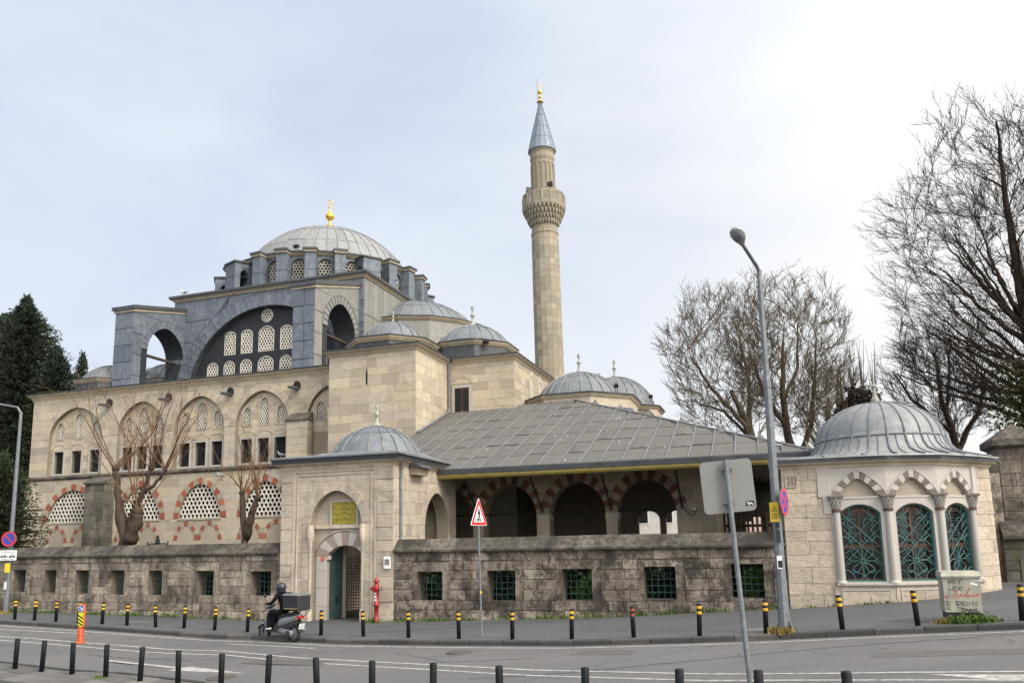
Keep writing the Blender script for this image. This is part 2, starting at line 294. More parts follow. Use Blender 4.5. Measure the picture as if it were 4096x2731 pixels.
# ------------------------------------------------------------------ geometry helpers
# everything is built in the mosque's own frame: a = along the street front (to the right), b = away from the street, z = up
CA, SA = math.cos(PHI), math.sin(PHI)
def W(a, b, z=0.): return Vector((a*CA+b*SA, -a*SA+b*CA, z))
ROOT = {}                                   # thing name -> origin
def setp(o, label=None, cat=None, group=None, kind=None):
    if label: o['label'] = label
    if cat: o['category'] = cat
    if group: o['group'] = group
    if kind: o['kind'] = kind
    return o
def thing(name, label, cat, org=(0, 0, 0), group=None, rz=0.):
    o = bpy.data.objects.new(name, None); col.objects.link(o); o.empty_display_size = .2
    o.location = W(*org); o.rotation_euler = (0, 0, -PHI+rz); o['org'] = list(org)
    return setp(o, label, cat, group)
def rootof(o):
    while o.parent: o = o.parent
    return o
class MB:
    def __init__(s): s.v = []; s.f = []
    def add(s, vs, fs):
        n = len(s.v); s.v += [tuple(x) for x in vs]; s.f += [tuple(i+n for i in f) for f in fs]; return s
    def box(s, a0, a1, b0, b1, z0, z1):
        return s.hexa([(a0, b0, z0), (a1, b0, z0), (a1, b1, z0), (a0, b1, z0), (a0, b0, z1), (a1, b0, z1), (a1, b1, z1), (a0, b1, z1)])
    def hexa(s, p): return s.add(p, [(3, 2, 1, 0), (4, 5, 6, 7), (0, 1, 5, 4), (1, 2, 6, 5), (2, 3, 7, 6), (3, 0, 4, 7)])
    def cbox(s, c, sx, sy, sz, bev=0.):
        x, y, z = c
        if not bev: return s.box(x-sx/2, x+sx/2, y-sy/2, y+sy/2, z-sz/2, z+sz/2)
        lv = [(sz/2, bev), (sz/2-bev, 0), (-sz/2+bev, 0), (-sz/2, bev)]
        rings = []
        for h, i in lv:
            X, Y = sx/2-i, sy/2-i; e = bev*.9
            rings.append([(x-X+e, y-Y, z+h), (x+X-e, y-Y, z+h), (x+X, y-Y+e, z+h), (x+X, y+Y-e, z+h), (x+X-e, y+Y, z+h), (x-X+e, y+Y, z+h), (x-X, y+Y-e, z+h), (x-X, y-Y+e, z+h)])
        return s.loft(rings, True, True, True)
    def loft(s, rings, closed=True, cap0=False, cap1=False):
        n = len(rings[0]); vs = [p for r in rings for p in r]; fs = []
        m = n if closed else n-1
        for i in range(len(rings)-1):
            for j in range(m):
                k = (j+1) % n; fs.append((i*n+j, i*n+k, (i+1)*n+k, (i+1)*n+j))
        if cap0: fs.append(tuple(range(n-1, -1, -1)))
        if cap1: fs.append(tuple((len(rings)-1)*n+j for j in range(n)))
        return s.add(vs, fs)
    def prism(s, poly, vec):
        n = len(poly); q = [(p[0]+vec[0], p[1]+vec[1], p[2]+vec[2]) for p in poly]
        return s.add(list(poly)+q, [tuple(range(n)), tuple(range(2*n-1, n-1, -1))]+[(i, (i+1) % n, n+(i+1) % n, n+i) for i in range(n)])
    def lathe(s, c, prof, n=24, a0=0., arc=2*math.pi, cap=False):
        full = abs(arc-2*math.pi) < 1e-6
        m = n if full else n+1
        rings = [[(c[0]+r*math.cos(a0+arc*j/n), c[1]+r*math.sin(a0+arc*j/n), c[2]+z) for j in range(m)] for r, z in prof]
        return s.loft(rings, full, cap, cap)
    def tube(s, path, rad, n=6, cap=True):
        path = [Vector(p) for p in path]; rings = []
        if not hasattr(rad, '__len__'): rad = [rad]*len(path)
        u = None
        for i, p in enumerate(path):
            t = (path[min(i+1, len(path)-1)]-path[max(i-1, 0)])
            if t.length < 1e-9: t = Vector((0, 0, 1))
            t.normalize()
            if u is None:
                u = t.orthogonal().normalized()
            else:
                u = u-t*u.dot(t)
                u = u.normalized() if u.length > 1e-6 else t.orthogonal().normalized()
            v = t.cross(u)
            rings.append([tuple(p+(u*math.cos(2*math.pi*j/n)+v*math.sin(2*math.pi*j/n))*rad[i]) for j in range(n)])
        return s.loft(rings, True, cap, cap)
    def sphere(s, c, rx, ry=None, rz=None, n=12, m=8):
        ry = ry or rx; rz = rz or rx
        rings = [[(c[0]+rx*math.sin(math.pi*i/m)*math.cos(2*math.pi*j/n), c[1]+ry*math.sin(math.pi*i/m)*math.sin(2*math.pi*j/n), c[2]-rz*math.cos(math.pi*i/m)) for j in range(n)] for i in range(1, m)]
        k = len(s.v); s.loft(rings)
        b = len(s.v); s.v += [(c[0], c[1], c[2]-rz), (c[0], c[1], c[2]+rz)]
        for j in range(n):
            s.f.append((b, k+(j+1) % n, k+j)); s.f.append((b+1, k+(m-2)*n+j, k+(m-2)*n+(j+1) % n))
        return s
    def plate(s, fr, outer, holes, d0, d1):
        loops = [outer]+holes
        tri = tessellate_polygon([[Vector((x, z, 0)) for x, z in L] for L in loops])
        flat = [p for L in loops for p in L]; n = len(flat)
        vs = [fr.P(x, z, d0) for x, z in flat]+[fr.P(x, z, d1) for x, z in flat]
        fs = [tuple(t) for t in tri]+[tuple(i+n for i in reversed(t)) for t in tri]
        o = 0
        for L in loops:
            m = len(L)
            for i in range(m): fs.append((o+i, o+(i+1) % m, n+o+(i+1) % m, n+o+i))
            o += m
        return s.add(vs, fs)
def obj(name, mb, mat, parent=None, smooth=False, org=None, kind=None, label=None):
    if org is None: org = rootof(parent)['org'] if parent else (0, 0, 0)
    me = bpy.data.meshes.new(name)
    me.from_pydata([(x-org[0], y-org[1], z-org[2]) for x, y, z in mb.v], [], mb.f)
    me.materials.append(M[mat] if isinstance(mat, str) else mat)
    if smooth:
        me.polygons.foreach_set('use_smooth', [True]*len(me.polygons))
    me.update()
    o = bpy.data.objects.new(name, me); col.objects.link(o)
    if parent: o.parent = parent
    else: o.location = W(*org); o.rotation_euler = (0, 0, -PHI); o['org'] = list(org)
    if kind: o['kind'] = kind
    if label: o['label'] = label
    return o
def copytree(o, parent=None):
    c = o.copy(); col.objects.link(c); c.parent = parent
    for ch in list(o.children): copytree(ch, c)
    return c
class Fr:
    def __init__(s, o, sd, nd): s.o = o; s.s = sd; s.n = nd
    def P(s, x, z, d): return (s.o[0]+s.s[0]*x+s.n[0]*d, s.o[1]+s.s[1]*x+s.n[1]*d, z)
def front(b): return Fr((0, b), (1, 0), (0, -1))
def right(a): return Fr((a, 0), (0, 1), (1, 0))
def facefr(p, q):
    dx, dy = q[0]-p[0], q[1]-p[1]; L = math.hypot(dx, dy); dx /= L; dy /= L
    f = Fr(p, (dx, dy), (dy, -dx)); f.L = L; return f
class Op:                                   # opening with a straight lower part and a round, pointed or segmental head
    def __init__(s, c, w, z0, zs, za=None, e=.6, jw=None): s.c, s.w, s.z0, s.zs, s.za, s.e, s.jw = c, w, z0, zs, za if za else zs, e, jw
    def half(s, z):
        if z <= s.zs: return s.w if s.jw is None else s.jw
        h = s.za-s.zs
        if h >= s.w*.7:
            pw, ex = s.e if isinstance(s.e, tuple) else (2, s.e)
            return s.w*max(0, 1-((z-s.zs)/h)**pw)**ex
        Rr = (s.w**2+h*h)/(2*h); return math.sqrt(max(0, Rr*Rr-(z-s.za+Rr)**2))
    def iv(s, z):
        if z < s.z0-1e-6 or z > s.za+1e-6: return None
        h = s.half(z); return (s.c-h, s.c+h)
    def curve(s, n):                        # arch line, left spring to right spring, even steps
        h = s.za-s.zs; m = 80
        L = []
        for i in range(m+1):
            z = s.zs+h*math.sin(math.pi/2*i/m); L.append((s.w if i == 0 else s.half(z), z))
        L[-1] = (0., s.za); d = [0.]
        for p, q in zip(L, L[1:]): d.append(d[-1]+math.hypot(p[0]-q[0], p[1]-q[1]))
        xs_ = [p[0] for p in L]; zs_ = [p[1] for p in L]; out_ = []
        for i in range(n+1):
            u = i/n*2; t = (u if u <= 1 else 2-u)*d[-1]; x = float(np.interp(t, d, xs_)); z = float(np.interp(t, d, zs_))
            out_.append((s.c-x if u <= 1 else s.c+x, z))
        return out_
    def outline(s, n=12):
        if s.za <= s.zs: return [(s.c-s.w, s.z0), (s.c+s.w, s.z0), (s.c+s.w, s.zs), (s.c-s.w, s.zs)]
        cv = s.curve(n)
        L = [(s.c-s.w, s.z0), (s.c+s.w, s.z0)] if s.z0 < s.zs-1e-6 else []
        return L+cv[::-1]
class Circ:
    def __init__(s, c, z, r): s.c, s.z, s.r = c, z, r; s.z0 = z-r; s.za = z+r; s.zs = z; s.w = r
    def iv(s, z):
        if abs(z-s.z) > s.r: return None
        h = math.sqrt(s.r**2-(z-s.z)**2); return (s.c-h, s.c+h)
    def outline(s, n=20): return [(s.c+s.r*math.cos(2*math.pi*i/n), s.z+s.r*math.sin(2*math.pi*i/n)) for i in range(n)]

COUNT = {}; PEND = {}
def piece(name, mb, mat, parent, cap=300):
    """one stone, sheet or slat: an object of its own up to 300 on one thing, afterwards joined as stuff"""
    k = (rootof(parent).name, name); COUNT[k] = COUNT.get(k, 0)+1
    if COUNT[k] <= cap: return obj(name, mb, mat, parent)
    kk = (rootof(parent).name, name, mat)
    if kk not in PEND: PEND[kk] = (MB(), rootof(parent))
    PEND[kk][0].add(mb.v, mb.f)
def flush():
    for (r, name, mat), (mb, root) in PEND.items(): obj(name, mb, mat, root, kind='stuff')
    PEND.clear()
def slab4(fr, q, d0, d1, c=.012):
    """bevelled block on a wall: q = 4 corners (s,z) anticlockwise, back at depth d0, face at d1"""
    cx = sum(p[0] for p in q)/4; cz = sum(p[1] for p in q)/4
    def ins(p):
        dx, dz = cx-p[0], cz-p[1]; return (p[0]+math.copysign(min(c, abs(dx)), dx), p[1]+math.copysign(min(c, abs(dz)), dz))
    vs = [fr.P(x, z, d0) for x, z in q]+[fr.P(x, z, d1-c) for x, z in q]+[fr.P(*ins(p), d1) for p in q]
    fs = [(8, 9, 10, 11)]+[(4+i, 4+(i+1) % 4, 8+(i+1) % 4, 8+i) for i in range(4)]+[(i, (i+1) % 4, 4+(i+1) % 4, 4+i) for i in range(4)]
    return MB().add(vs, fs)
def ashlar(par, fr, s0, s1, z0, z1, ops=(), ch=.45, sw=.95, mat='limestone', proud=.02, gap=.004, name='stone', jit=.28, stag=True, keyz=(), rj=.42, edge=None):
    ks = [k for k in keyz if z0 < k < z1]
    for o in ops:
        if o.za > o.zs+1e-6 and z0 < o.za < z1-.08 and all(abs(o.za-k) > .05 for k in ks): ks.append(o.za)
    lv = sorted(set([round(z, 4) for z in [z0, z1]+ks]))
    rows = []
    for p, q in zip(lv, lv[1:]):
        n = max(1, round((q-p)/ch)); t = [0]+sorted((i+random.uniform(-.12, .12)*(jit > 0))/n for i in range(1, n))+[1]
        rows += [(p+(q-p)*t[i], p+(q-p)*t[i+1]) for i in range(n)]
    for ri, (za, zb) in enumerate(rows):
        bl = []
        for o in ops:
            i0, i1, im = o.iv(za+.002), o.iv(zb-.002), o.iv((za+zb)/2)
            if o.za <= o.zs+1e-6:
                if not im: continue
                i0 = i1 = im
            else:
                if not (i0 or i1 or im): continue
                if not i0: i0 = im or i1
                if not i1: i1 = (o.c, o.c)
                if not im and not i1: continue
            bl.append((i0[0], i1[0], i0[1], i1[1]))
        bl.sort()
        L0 = edge(za)[0] if edge else s0; L1 = edge(zb)[0] if edge else s0
        E0 = edge(za)[1] if edge else s1; E1 = edge(zb)[1] if edge else s1
        for l0, l1, r0, r1 in bl+[(E0, E1, None, None)]:
            w0, w1 = l0-L0, l1-L1; wm = (w0+w1)/2
            if wm > .05:
                n = max(1, round(wm/sw)); off = (.5/n*(ri % 2) if stag and n > 1 else 0)
                cs = [(i+off+random.uniform(-rj, rj)*(jit > 0)*.8)/n for i in range(1, n+ (1 if off and ri % 2 else 0))] if n > 1 else []
                cs = [c for c in sorted(cs) if .3/n < c < 1-.3/n]
                cuts = [(L0, L1)]+[(L0+c*wm+(L0*0), L1+c*wm) if abs(w0-w1) < .02 else ((L0+L1)/2+c*wm-0, (L0+L1)/2+c*wm) for c in cs]+[(l0, l1)]
                for (x0, x1), (y0, y1) in zip(cuts, cuts[1:]):
                    g = gap
                    q = [(x0+g, za+g), (y0-g, za+g), (max(y1-g, x1+g+.002), zb-g), (x1+g, zb-g)]
                    if q[1][0]-q[0][0] < .02 and q[2][0]-q[3][0] < .02: continue
                    d = proud*random.uniform(.5, 1.35)
                    piece(name, slab4(fr, q, -.03, d, min(.014, proud*.7)), mat, par)
            if r0 is not None: L0, L1 = max(L0, r0), max(L1, r1)
def moulding(name, path, prof, mat, parent, closed=False):
    """profile [(out, z)] swept along a plan line (a, b), mitred, outward = right-hand side"""
    n = len(path); offs = []
    for i in range(n):
        p = path[i]; e = []
        for j, k in ((i-1, i), (i, i+1)):
            if closed: j %= n; k %= n
            elif j < 0 or k >= n: continue
            dx, dy = path[k][0]-path[j][0], path[k][1]-path[j][1]; L = math.hypot(dx, dy); e.append((dy/L, -dx/L))
        if len(e) == 1: offs.append(e[0])
        else:
            mx_, my_ = e[0][0]+e[1][0], e[0][1]+e[1][1]; d = 1+e[0][0]*e[1][0]+e[0][1]*e[1][1]; offs.append((mx_/d, my_/d))
    rings = [[(p[0]+o[0]*d, p[1]+o[1]*d, z) for d, z in prof] for p, o in zip(path, offs)]
    mb = MB()
    if closed: mb.loft(rings+[rings[0]], True)
    else: mb.loft(rings, True, True, True)
    return obj(name, mb, mat, parent)
def cornice_prof(z, h, out): # stepped cyma profile, top at z+h
    return [(-.05, z), (.03, z), (.05, z+h*.18), (out*.35, z+h*.3), (out*.42, z+h*.5), (out*.75, z+h*.68), (out*.8, z+h*.8), (out, z+h*.84), (out, z+h), (-.05, z+h)]
def voussoirs(par, fr, op, t, n, mats, d0, d1, gap=.004, name='voussoir', rib=None):
    o2 = Op(op.c, op.w+t, op.z0, op.zs, op.za+t, op.e)
    A = op.curve(n*2); B_ = o2.curve(n*2)
    for i in range(n):
        g = gap
        ins = [A[2*i], A[2*i+1], A[2*i+2]]; ou = [B_[2*i], B_[2*i+1], B_[2*i+2]]
        poly = [ou[0], ou[1], ou[2], ins[2], ins[1], ins[0]]
        cx = sum(p[0] for p in poly)/6; cz = sum(p[1] for p in poly)/6
        poly = [(x+(cx-x)*g*4, z+(cz-z)*g*4) for x, z in poly]
        pb = [(x+(cx-x)*.06, z+(cz-z)*.06) for x, z in poly]
        mb = MB(); mb.loft([[fr.P(x, z, d0) for x, z in poly], [fr.P(x, z, d1-.008) for x, z in poly], [fr.P(x, z, d1) for x, z in pb]], True, False, True)
        piece(name, mb, mats[i % len(mats)], par)
        if rib: piece('seam_roll', MB().tube([fr.P(*ins[0], d1+.005), fr.P(*ou[0], d1+.005)], .028, 5), rib, par)
def archband(fr, op, t, d0, d1, n=14):       # open band over an arch, spring to spring
    A = op.curve(n); B_ = Op(op.c, op.w+t, op.z0, op.zs, op.za+t, op.e).curve(n)
    return MB().loft([[fr.P(*a, d0), fr.P(*b, d0), fr.P(*b, d1), fr.P(*a, d1)] for a, b in zip(A, B_)], True, True, True)
def lattice(par, fr, op, pitch, hole, d, th=.08, nside=6, mat='plaster', name='lattice'):
    mb = MB(); rr = pitch/math.sqrt(3); rows = int((op.za-op.z0)/(rr*1.5))+3
    for j in range(-1, rows):
        z = op.z0+rr*.75+j*rr*1.5
        zc = min(max(z, op.z0), op.za-.02); iv = op.iv(zc)
        if iv is None: continue
        nn = int(op.w/pitch)+3
        for i in range(-nn, nn+1):
            x = op.c+(i+(.5 if j % 2 else 0))*pitch
            if x < iv[0]-pitch*.55 or x > iv[1]+pitch*.55: continue
            ou = []; inn = []; m = nside
            for k in range(m):
                t = 2*math.pi*k/m+math.pi/2
                if m == 6: ro = rr
                else: ro = rr if k % 2 == 0 else rr*math.cos(math.pi/6)
                ou.append((x+ro*math.cos(t), z+ro*math.sin(t))); inn.append((x+hole*math.cos(t), z+hole*math.sin(t)))
            v = [fr.P(*p, d) for p in ou]+[fr.P(*p, d) for p in inn]+[fr.P(*p, d-th) for p in inn]
            mb.add(v, [(k, (k+1) % m, m+(k+1) % m, m+k) for k in range(m)]+[(m+k, m+(k+1) % m, 2*m+(k+1) % m, 2*m+k) for k in range(m)])
    return obj(name, mb, mat, par)
def pane(par, fr, op, d, mat='glass', name='pane', ex=.03, th=.02):
    mb = MB()
    if isinstance(op, Circ): o2 = Circ(op.c, op.z, op.r+ex)
    else: o2 = Op(op.c, op.w+ex, op.z0-ex, op.zs+(ex if op.za <= op.zs else 0), op.za+ex, op.e)
    mb.plate(fr, o2.outline(), [], d, d-th); return obj(name, mb, mat, par)
def ringband(fr, op, t, d0, d1, n=16):       # flat band following an opening's whole outline
    a = op.outline(n)
    cx = op.c; cz = (op.z0+op.za)/2
    if isinstance(op, Circ): b = Circ(op.c, op.z, op.r+t).outline(n)
    else: b = Op(op.c, op.w+t, op.z0-t, op.zs+(t if op.za <= op.zs else 0), op.za+t, op.e).outline(n)
    mb = MB(); A = [fr.P(x, z, d0) for x, z in b]; A2 = [fr.P(x, z, d1) for x, z in b]; B2 = [fr.P(x, z, d1) for x, z in a]; B = [fr.P(x, z, d0) for x, z in a]
    if len(a) != len(b): return mb
    n_ = len(a); L = A+A2+B2+B
    for i in range(n_):
        k = (i+1) % n_
        mb.f += [(i, k, n_+k, n_+i), (n_+i, n_+k, 2*n_+k, 2*n_+i), (2*n_+i, 2*n_+k, 3*n_+k, 3*n_+i)]
    mb.v = L; return mb
def grille(par, fr, op, nx, nz, d, r=.012, mat='greeniron', name='grille'):
    mb = MB()
    for i in range(1, nx):
        x = op.c-op.w+2*op.w*i/nx; mb.tube([fr.P(x, op.z0-.02, d), fr.P(x, op.za+.02, d)], r, 5)
    for j in range(1, nz):
        z = op.z0+(op.za-op.z0)*j/nz; mb.tube([fr.P(op.c-op.w-.02, z, d+r*.6), fr.P(op.c+op.w+.02, z, d+r*.6)], r, 5)
        for i in range(1, nx):
            x = op.c-op.w+2*op.w*i/nx; mb.sphere(fr.P(x, z, d+r*.4), r*1.8, n=6, m=4)
    return obj(name, mb, mat, par)
def lead_dome(par, c, z0, rho, zc, n, rings, mat='lead_pale', seam='seam', rw=.03, half=None, name='dome'):
    """spherical cap of lead sheets with rolled seams; every sheet its own piece"""
    t0 = math.asin((zc-z0)/rho); t1 = math.pi/2-.02
    prof = [((rho-.03)*math.cos(lerp(t0, t1, i/14)), z0+(rho-.03)*math.sin(lerp(t0, t1, i/14))) for i in range(15)]+[(0.001, z0+rho-.03)]
    d = obj(name, MB().lathe((c[0], c[1], 0), [(prof[0][0], zc-.3)]+prof, 48), mat, par, True)
    bo = [0]+[(i+random.uniform(-.06, .06))/rings for i in range(1, rings)]+[1]
    for k in range(n):
        for j in range(rings):
            u0, u1 = bo[j], bo[j+1]; jt = random.uniform(-.012, .012)
            mb = MB(); L = []
            for i in range(4):
                t = lerp(t0, t1, u0+(u1-u0)*i/3+(jt if 0 < j and i == 0 else 0)); ex = .012*(1-i/3)+.004
                L.append([(c[0]+(rho-.02+ex)*math.cos(t)*math.cos(f), c[1]+(rho-.02+ex)*math.cos(t)*math.sin(f), z0+(rho-.02+ex)*math.sin(t)) for f in (2*math.pi*(k+q/3)/n for q in range(4))])
            mb.loft(L, False)
            o = piece('lead_sheet', mb, mat, d)
            if o: o.data.polygons.foreach_set('use_smooth', [True]*len(o.data.polygons))
    for k in range(n):
        f = 2*math.pi*k/n
        mb = MB().tube([(c[0]+(rho+.005)*math.cos(t)*math.cos(f), c[1]+(rho+.005)*math.cos(t)*math.sin(f), z0+(rho+.005)*math.sin(t)) for t in (lerp(t0-.01, math.pi/2-.06, i/10) for i in range(11))], rw, 5)
        piece('seam_roll', mb, seam, d)
    return d
def finial(par, c, z, h, mat, name='finial'):
    p = [(.0, 0), (.16, 0), (.13, .03), (.055, .1), (.035, .16), (.04, .2), (.085, .235), (.09, .26), (.045, .3), (.03, .36), (.035, .4), (.11, .47), (.115, .53), (.06, .6), (.022, .68), (.02, .74), (.045, .77), (.02, .8), (.012, .84)]
    mb = MB().lathe((c[0], c[1], z), [(r*h, q*h) for r, q in p], 14)
    f = obj(name, mb, mat, par, True)
    m2 = MB()
    m2.tube([(c[0]+.055*h*math.sin(t)*CA, c[1]+.055*h*math.sin(t)*SA, z+.90*h-.065*h*math.cos(t)) for t in [R(x) for x in range(0, 346, 15)]], .013*h, 5)
    obj('crescent', m2, mat, f, True); return f
def stonefinial(par, c, z, h, mat='finial', name='finial'):
    p = [(0, 0), (.16, 0), (.16, .1), (.12, .16), (.065, .2), (.055, .42), (.06, .46), (.11, .5), (.11, .54), (.055, .58), (.045, .68), (.03, .7), (.07, .8), (.07, .88), (.04, .95), (0.001, 1.0)]
    return obj(name, MB().lathe((c[0], c[1], z), [(r*h, q*h) for r, q in p], 12), mat, par, True)
def poly_ring(c, r, n, a0=0): return [(c[0]+r*math.cos(a0+2*math.pi*i/n), c[1]+r*math.sin(a0+2*math.pi*i/n)) for i in range(n)]
PA = [-400, -60, -30, -23, -17, -12, -5, 0, 2, 5, 10, 20, 400]; PZ = [.5, .35, .12, .03, -.08, -.03, .2, .5, .63, .83, 1.02, 1.3, 1.6]
CSL = [.0, .03, .03, .03, .035, .03, .02, .015, .012, .01, .0, 0, 0]
def zg(a, b): return float(np.interp(a, PA, PZ)+np.interp(a, PA, CSL)*(min(b, 24.3)-24.3))
KA = [-90, -27.5, -22.8, -15.5, -8.4, -4.8, -1.6, 3, 4.8, 12, 40]; KB = [26.5, 21.98, 21.55, 20.97, 19.77, 19.3, 18.9, 18.75, 18.6, 18.0, 15]
def kb(a): return float(np.interp(a, KA, KB))
NA = [-90, -18.4, -15.1, -12.4, -9.5, -6.7, -4, -1.25, .72, 8, 40]; NB = [24, 15.2, 14.85, 14.13, 13.27, 12.3, 11.4, 10.5, 9.83, 7.3, -4]
def nb(a): return float(np.interp(a, NA, NB))
def text_mb(s, size, fr, x, z, d, align='LEFT', shear=0, xs=1.):
    cu = bpy.data.curves.new('t', 'FONT'); cu.body = s; cu.size = size; cu.align_x = align; cu.shear = shear; cu.extrude = .002; cu.resolution_u = 3
    o = bpy.data.objects.new('t', cu); col.objects.link(o)
    dg = bpy.context.evaluated_depsgraph_get(); me = bpy.data.meshes.new_from_object(o.evaluated_get(dg))
    mb = MB(); mb.v = [fr.P(x+v.co.x*xs, z+v.co.y, d+v.co.z) for v in me.vertices]; mb.f = [tuple(p.vertices) for p in me.polygons]
    bpy.data.objects.remove(o); bpy.data.curves.remove(cu); bpy.data.meshes.remove(me); return mb
def stroke(mb, fr, pts, wd, d, th=.004):
    """flat brush stroke on a surface"""
    L = []
    for i, p in enumerate(pts):
        q0 = pts[max(i-1, 0)]; q1 = pts[min(i+1, len(pts)-1)]; dx, dz = q1[0]-q0[0], q1[1]-q0[1]; l = math.hypot(dx, dz) or 1
        nx, nz_ = -dz/l*wd/2, dx/l*wd/2
        L.append([fr.P(p[0]+nx, p[1]+nz_, d), fr.P(p[0]+nx, p[1]+nz_, d+th), fr.P(p[0]-nx, p[1]-nz_, d+th), fr.P(p[0]-nx, p[1]-nz_, d)])
    mb.loft(L, True, True, True); return mb
ORD = ['first', 'second', 'third', 'fourth', 'fifth', 'sixth', 'seventh', 'eighth', 'ninth', 'tenth', 'eleventh', 'twelfth', 'thirteenth', 'fourteenth', 'fifteenth', 'sixteenth', 'seventeenth', 'eighteenth', 'nineteenth', 'twentieth', 'twenty-first', 'twenty-second', 'twenty-third', 'twenty-fourth']
# ------------------------------------------------------------------ ground, road, pavements
def sheet(name, As, fb0, fb1, nb_, fz, mat, kind='structure'):
    rings = []
    for a in As:
        b0, b1 = fb0(a), fb1(a); rings.append([(a, lerp(b0, b1, j/nb_), fz(a, lerp(b0, b1, j/nb_))) for j in range(nb_+1)])
    return setp(obj(name, MB().loft(rings, False), mat, None, True), kind=kind)
seqA = [-85+i*1.0 for i in range(126)]
gr = MB()
xs = [-900, -400, -150, -90]+[-70+5*i for i in range(22)]+[60, 120, 300, 900]; ys = [-300, -60, -20]+[-8+4*i for i in range(9)]+[24.6, 28, 34, 45, 70, 120, 300, 900]
gr.loft([[(a, b, zg(a, b)-(.45 if b < 24.5 else .03)) for b in ys] for a in xs], False)
setp(obj('ground', gr, 'earth', None, True), kind='structure')
sheet('road', seqA, lambda a: -14, lambda a: kb(a)+.1, 30, lambda a, b: zg(a, b)-.12, 'asphalt')
pav = sheet('pavement', seqA, lambda a: kb(a)+.14, lambda a: 24.9 if a < 0 else min(24.9+a*9, 46), 16, lambda a, b: zg(a, b), 'pavement')
def kerbrow(par, a0, a1, step, fb, off, outw, mat='kerb', h=.15):
    a = a0
    while a < a1:
        a2 = a+step*.985; p, q = (a, fb(a)+off), (a2, fb(a2)+off)
        z0, z1 = zg(*p), zg(*q); e = .012+random.uniform(-.006, .006)
        mb = MB()
        s = 1 if outw > 0 else -1
        sec = [(0, -.2), (0, -h*0+e-.03), (.025*s, e), (.16*s, e), (.16*s, -.2)]
        mb.loft([[(p[0], p[1]+y, z0+z) for y, z in sec], [(q[0], q[1]+y, z1+z) for y, z in sec]], True, True, True)
        piece('kerb_stone', mb, mat, par); a += step
kerbrow(pav, -46, 12, .98, kb, -.005, 1)
for x0, y0, w_, d_ in ((-22.4, 22.6, 1.1, .45), (-.75, 19.5, .9, .55), (-7.9, 20.5, .7, .5), (-15.6, 22.6, .8, .5), (6.5, 21.5, 1.0, .6)):
    piece('paving_slab', MB().loft([[(x, y, zg(x, y)-.02) for x, y in q] for q in [[(x0, y0), (x0+w_, y0), (x0+w_, y0+d_), (x0, y0+d_)]]]+[[(x, y, zg(x, y)+.006) for x, y in [(x0, y0), (x0+w_, y0), (x0+w_, y0+d_), (x0, y0+d_)]]], True, False, True), 'slab', pav)
med = sheet('median_pavement', seqA, lambda a: nb(a)-.95, lambda a: nb(a)+.42, 4, lambda a, b: zg(a, b)-.012, 'slab')
kerbrow(med, -24, 6, .8, nb, .56, -1)
kerbrow(med, -24, 6, .8, nb, -1.1, 1)
a = -23.
while a < 5:                                                    # paving slabs of the median
    for j in range(2):
        b0, b1 = -.93+.66*j, -.93+.66*(j+1)-.012; a2 = a+.588; t = random.uniform(-.004, .004)
        P4 = [(a, nb(a)+b0), (a2, nb(a2)+b0), (a2, nb(a2)+b1), (a, nb(a)+b1)]
        mb = MB().loft([[(x, y, zg(x, y)-.03) for x, y in P4], [(x, y, zg(x, y)+.004+t) for x, y in P4]], True, False, True)
        piece('paving_slab', mb, 'slab', med)
    a += .6
def marking(name, pts, width, label=None, dz=.006, wear=0):
    L = []; P_ = []
    for (p, q) in zip(pts, pts[1:]):
        n = max(1, int(math.hypot(q[0]-p[0], q[1]-p[1])/.7)); P_ += [(lerp(p[0], q[0], i/n), lerp(p[1], q[1], i/n)) for i in range(n)]
    P_.append(pts[-1])
    for i, p in enumerate(P_):
        q0 = P_[max(i-1, 0)]; q1 = P_[min(i+1, len(P_)-1)]; dx, dy = q1[0]-q0[0], q1[1]-q0[1]; l = math.hypot(dx, dy); nx, ny = -dy/l*width/2, dx/l*width/2
        c = [(p[0]+nx, p[1]+ny), (p[0]-nx, p[1]-ny)]; L.append([(x, y, zg(x, y)-.12+dz) for x, y in c])
    return setp(obj(name, MB().loft(L, False), 'paint'), kind='structure')
marking('edge_line', [(a_, kb(a_)-.36) for a_ in range(-46, 13)], .09)
marking('lane_line', [(-46, 22.0), (-24.4, 19.6), (-15, 19.0), (-7.1, 16.75), (-1.3, 14.95), (.5, 14.6), (3.5, 14.05), (9, 12.6)], .10)
marking('lane_line', [(-46, 21.4), (-23.7, 19.0), (-14.5, 18.4), (-6.8, 16.1), (-1.2, 14.3), (0, 14.12), (3.3, 13.4), (9, 12.0)], .10)
marking('lane_line', [(-15.95, 20.2), (-12.5, 19.62)], .09)
marking('lane_line', [(-30, 21.0), (-22, 20.75)], .09)
marking('lane_line', [(-18.2, 15.98), (-15.4, 15.72), (-12.5, 15.0), (-6, 12.95), (1, 10.6)], .10)
ar = MB()                                                       # lane arrow
def flatpoly(name, pts):
    mb = MB().add([(x, y, zg(x, y)-.1155) for x, y in pts], [tuple(range(len(pts)))]); return setp(obj(name, mb, 'paint'), kind='structure')
flatpoly('lane_arrow', [(-17.6, 17.36), (-14.4, 16.66), (-14.3, 16.78), (-12.1, 16.1), (-14.6, 16.28), (-14.5, 16.5), (-17.75, 17.22)])
flatpoly('hatch_marking', [(2.2, 14.13), (4.4, 13.55), (4.6, 13.0), (3.2, 13.35)])
random.seed(15)
M['tar'] = asphalt('tar_repair', (.082, .079, .077), (.098, .094, .09), 24)
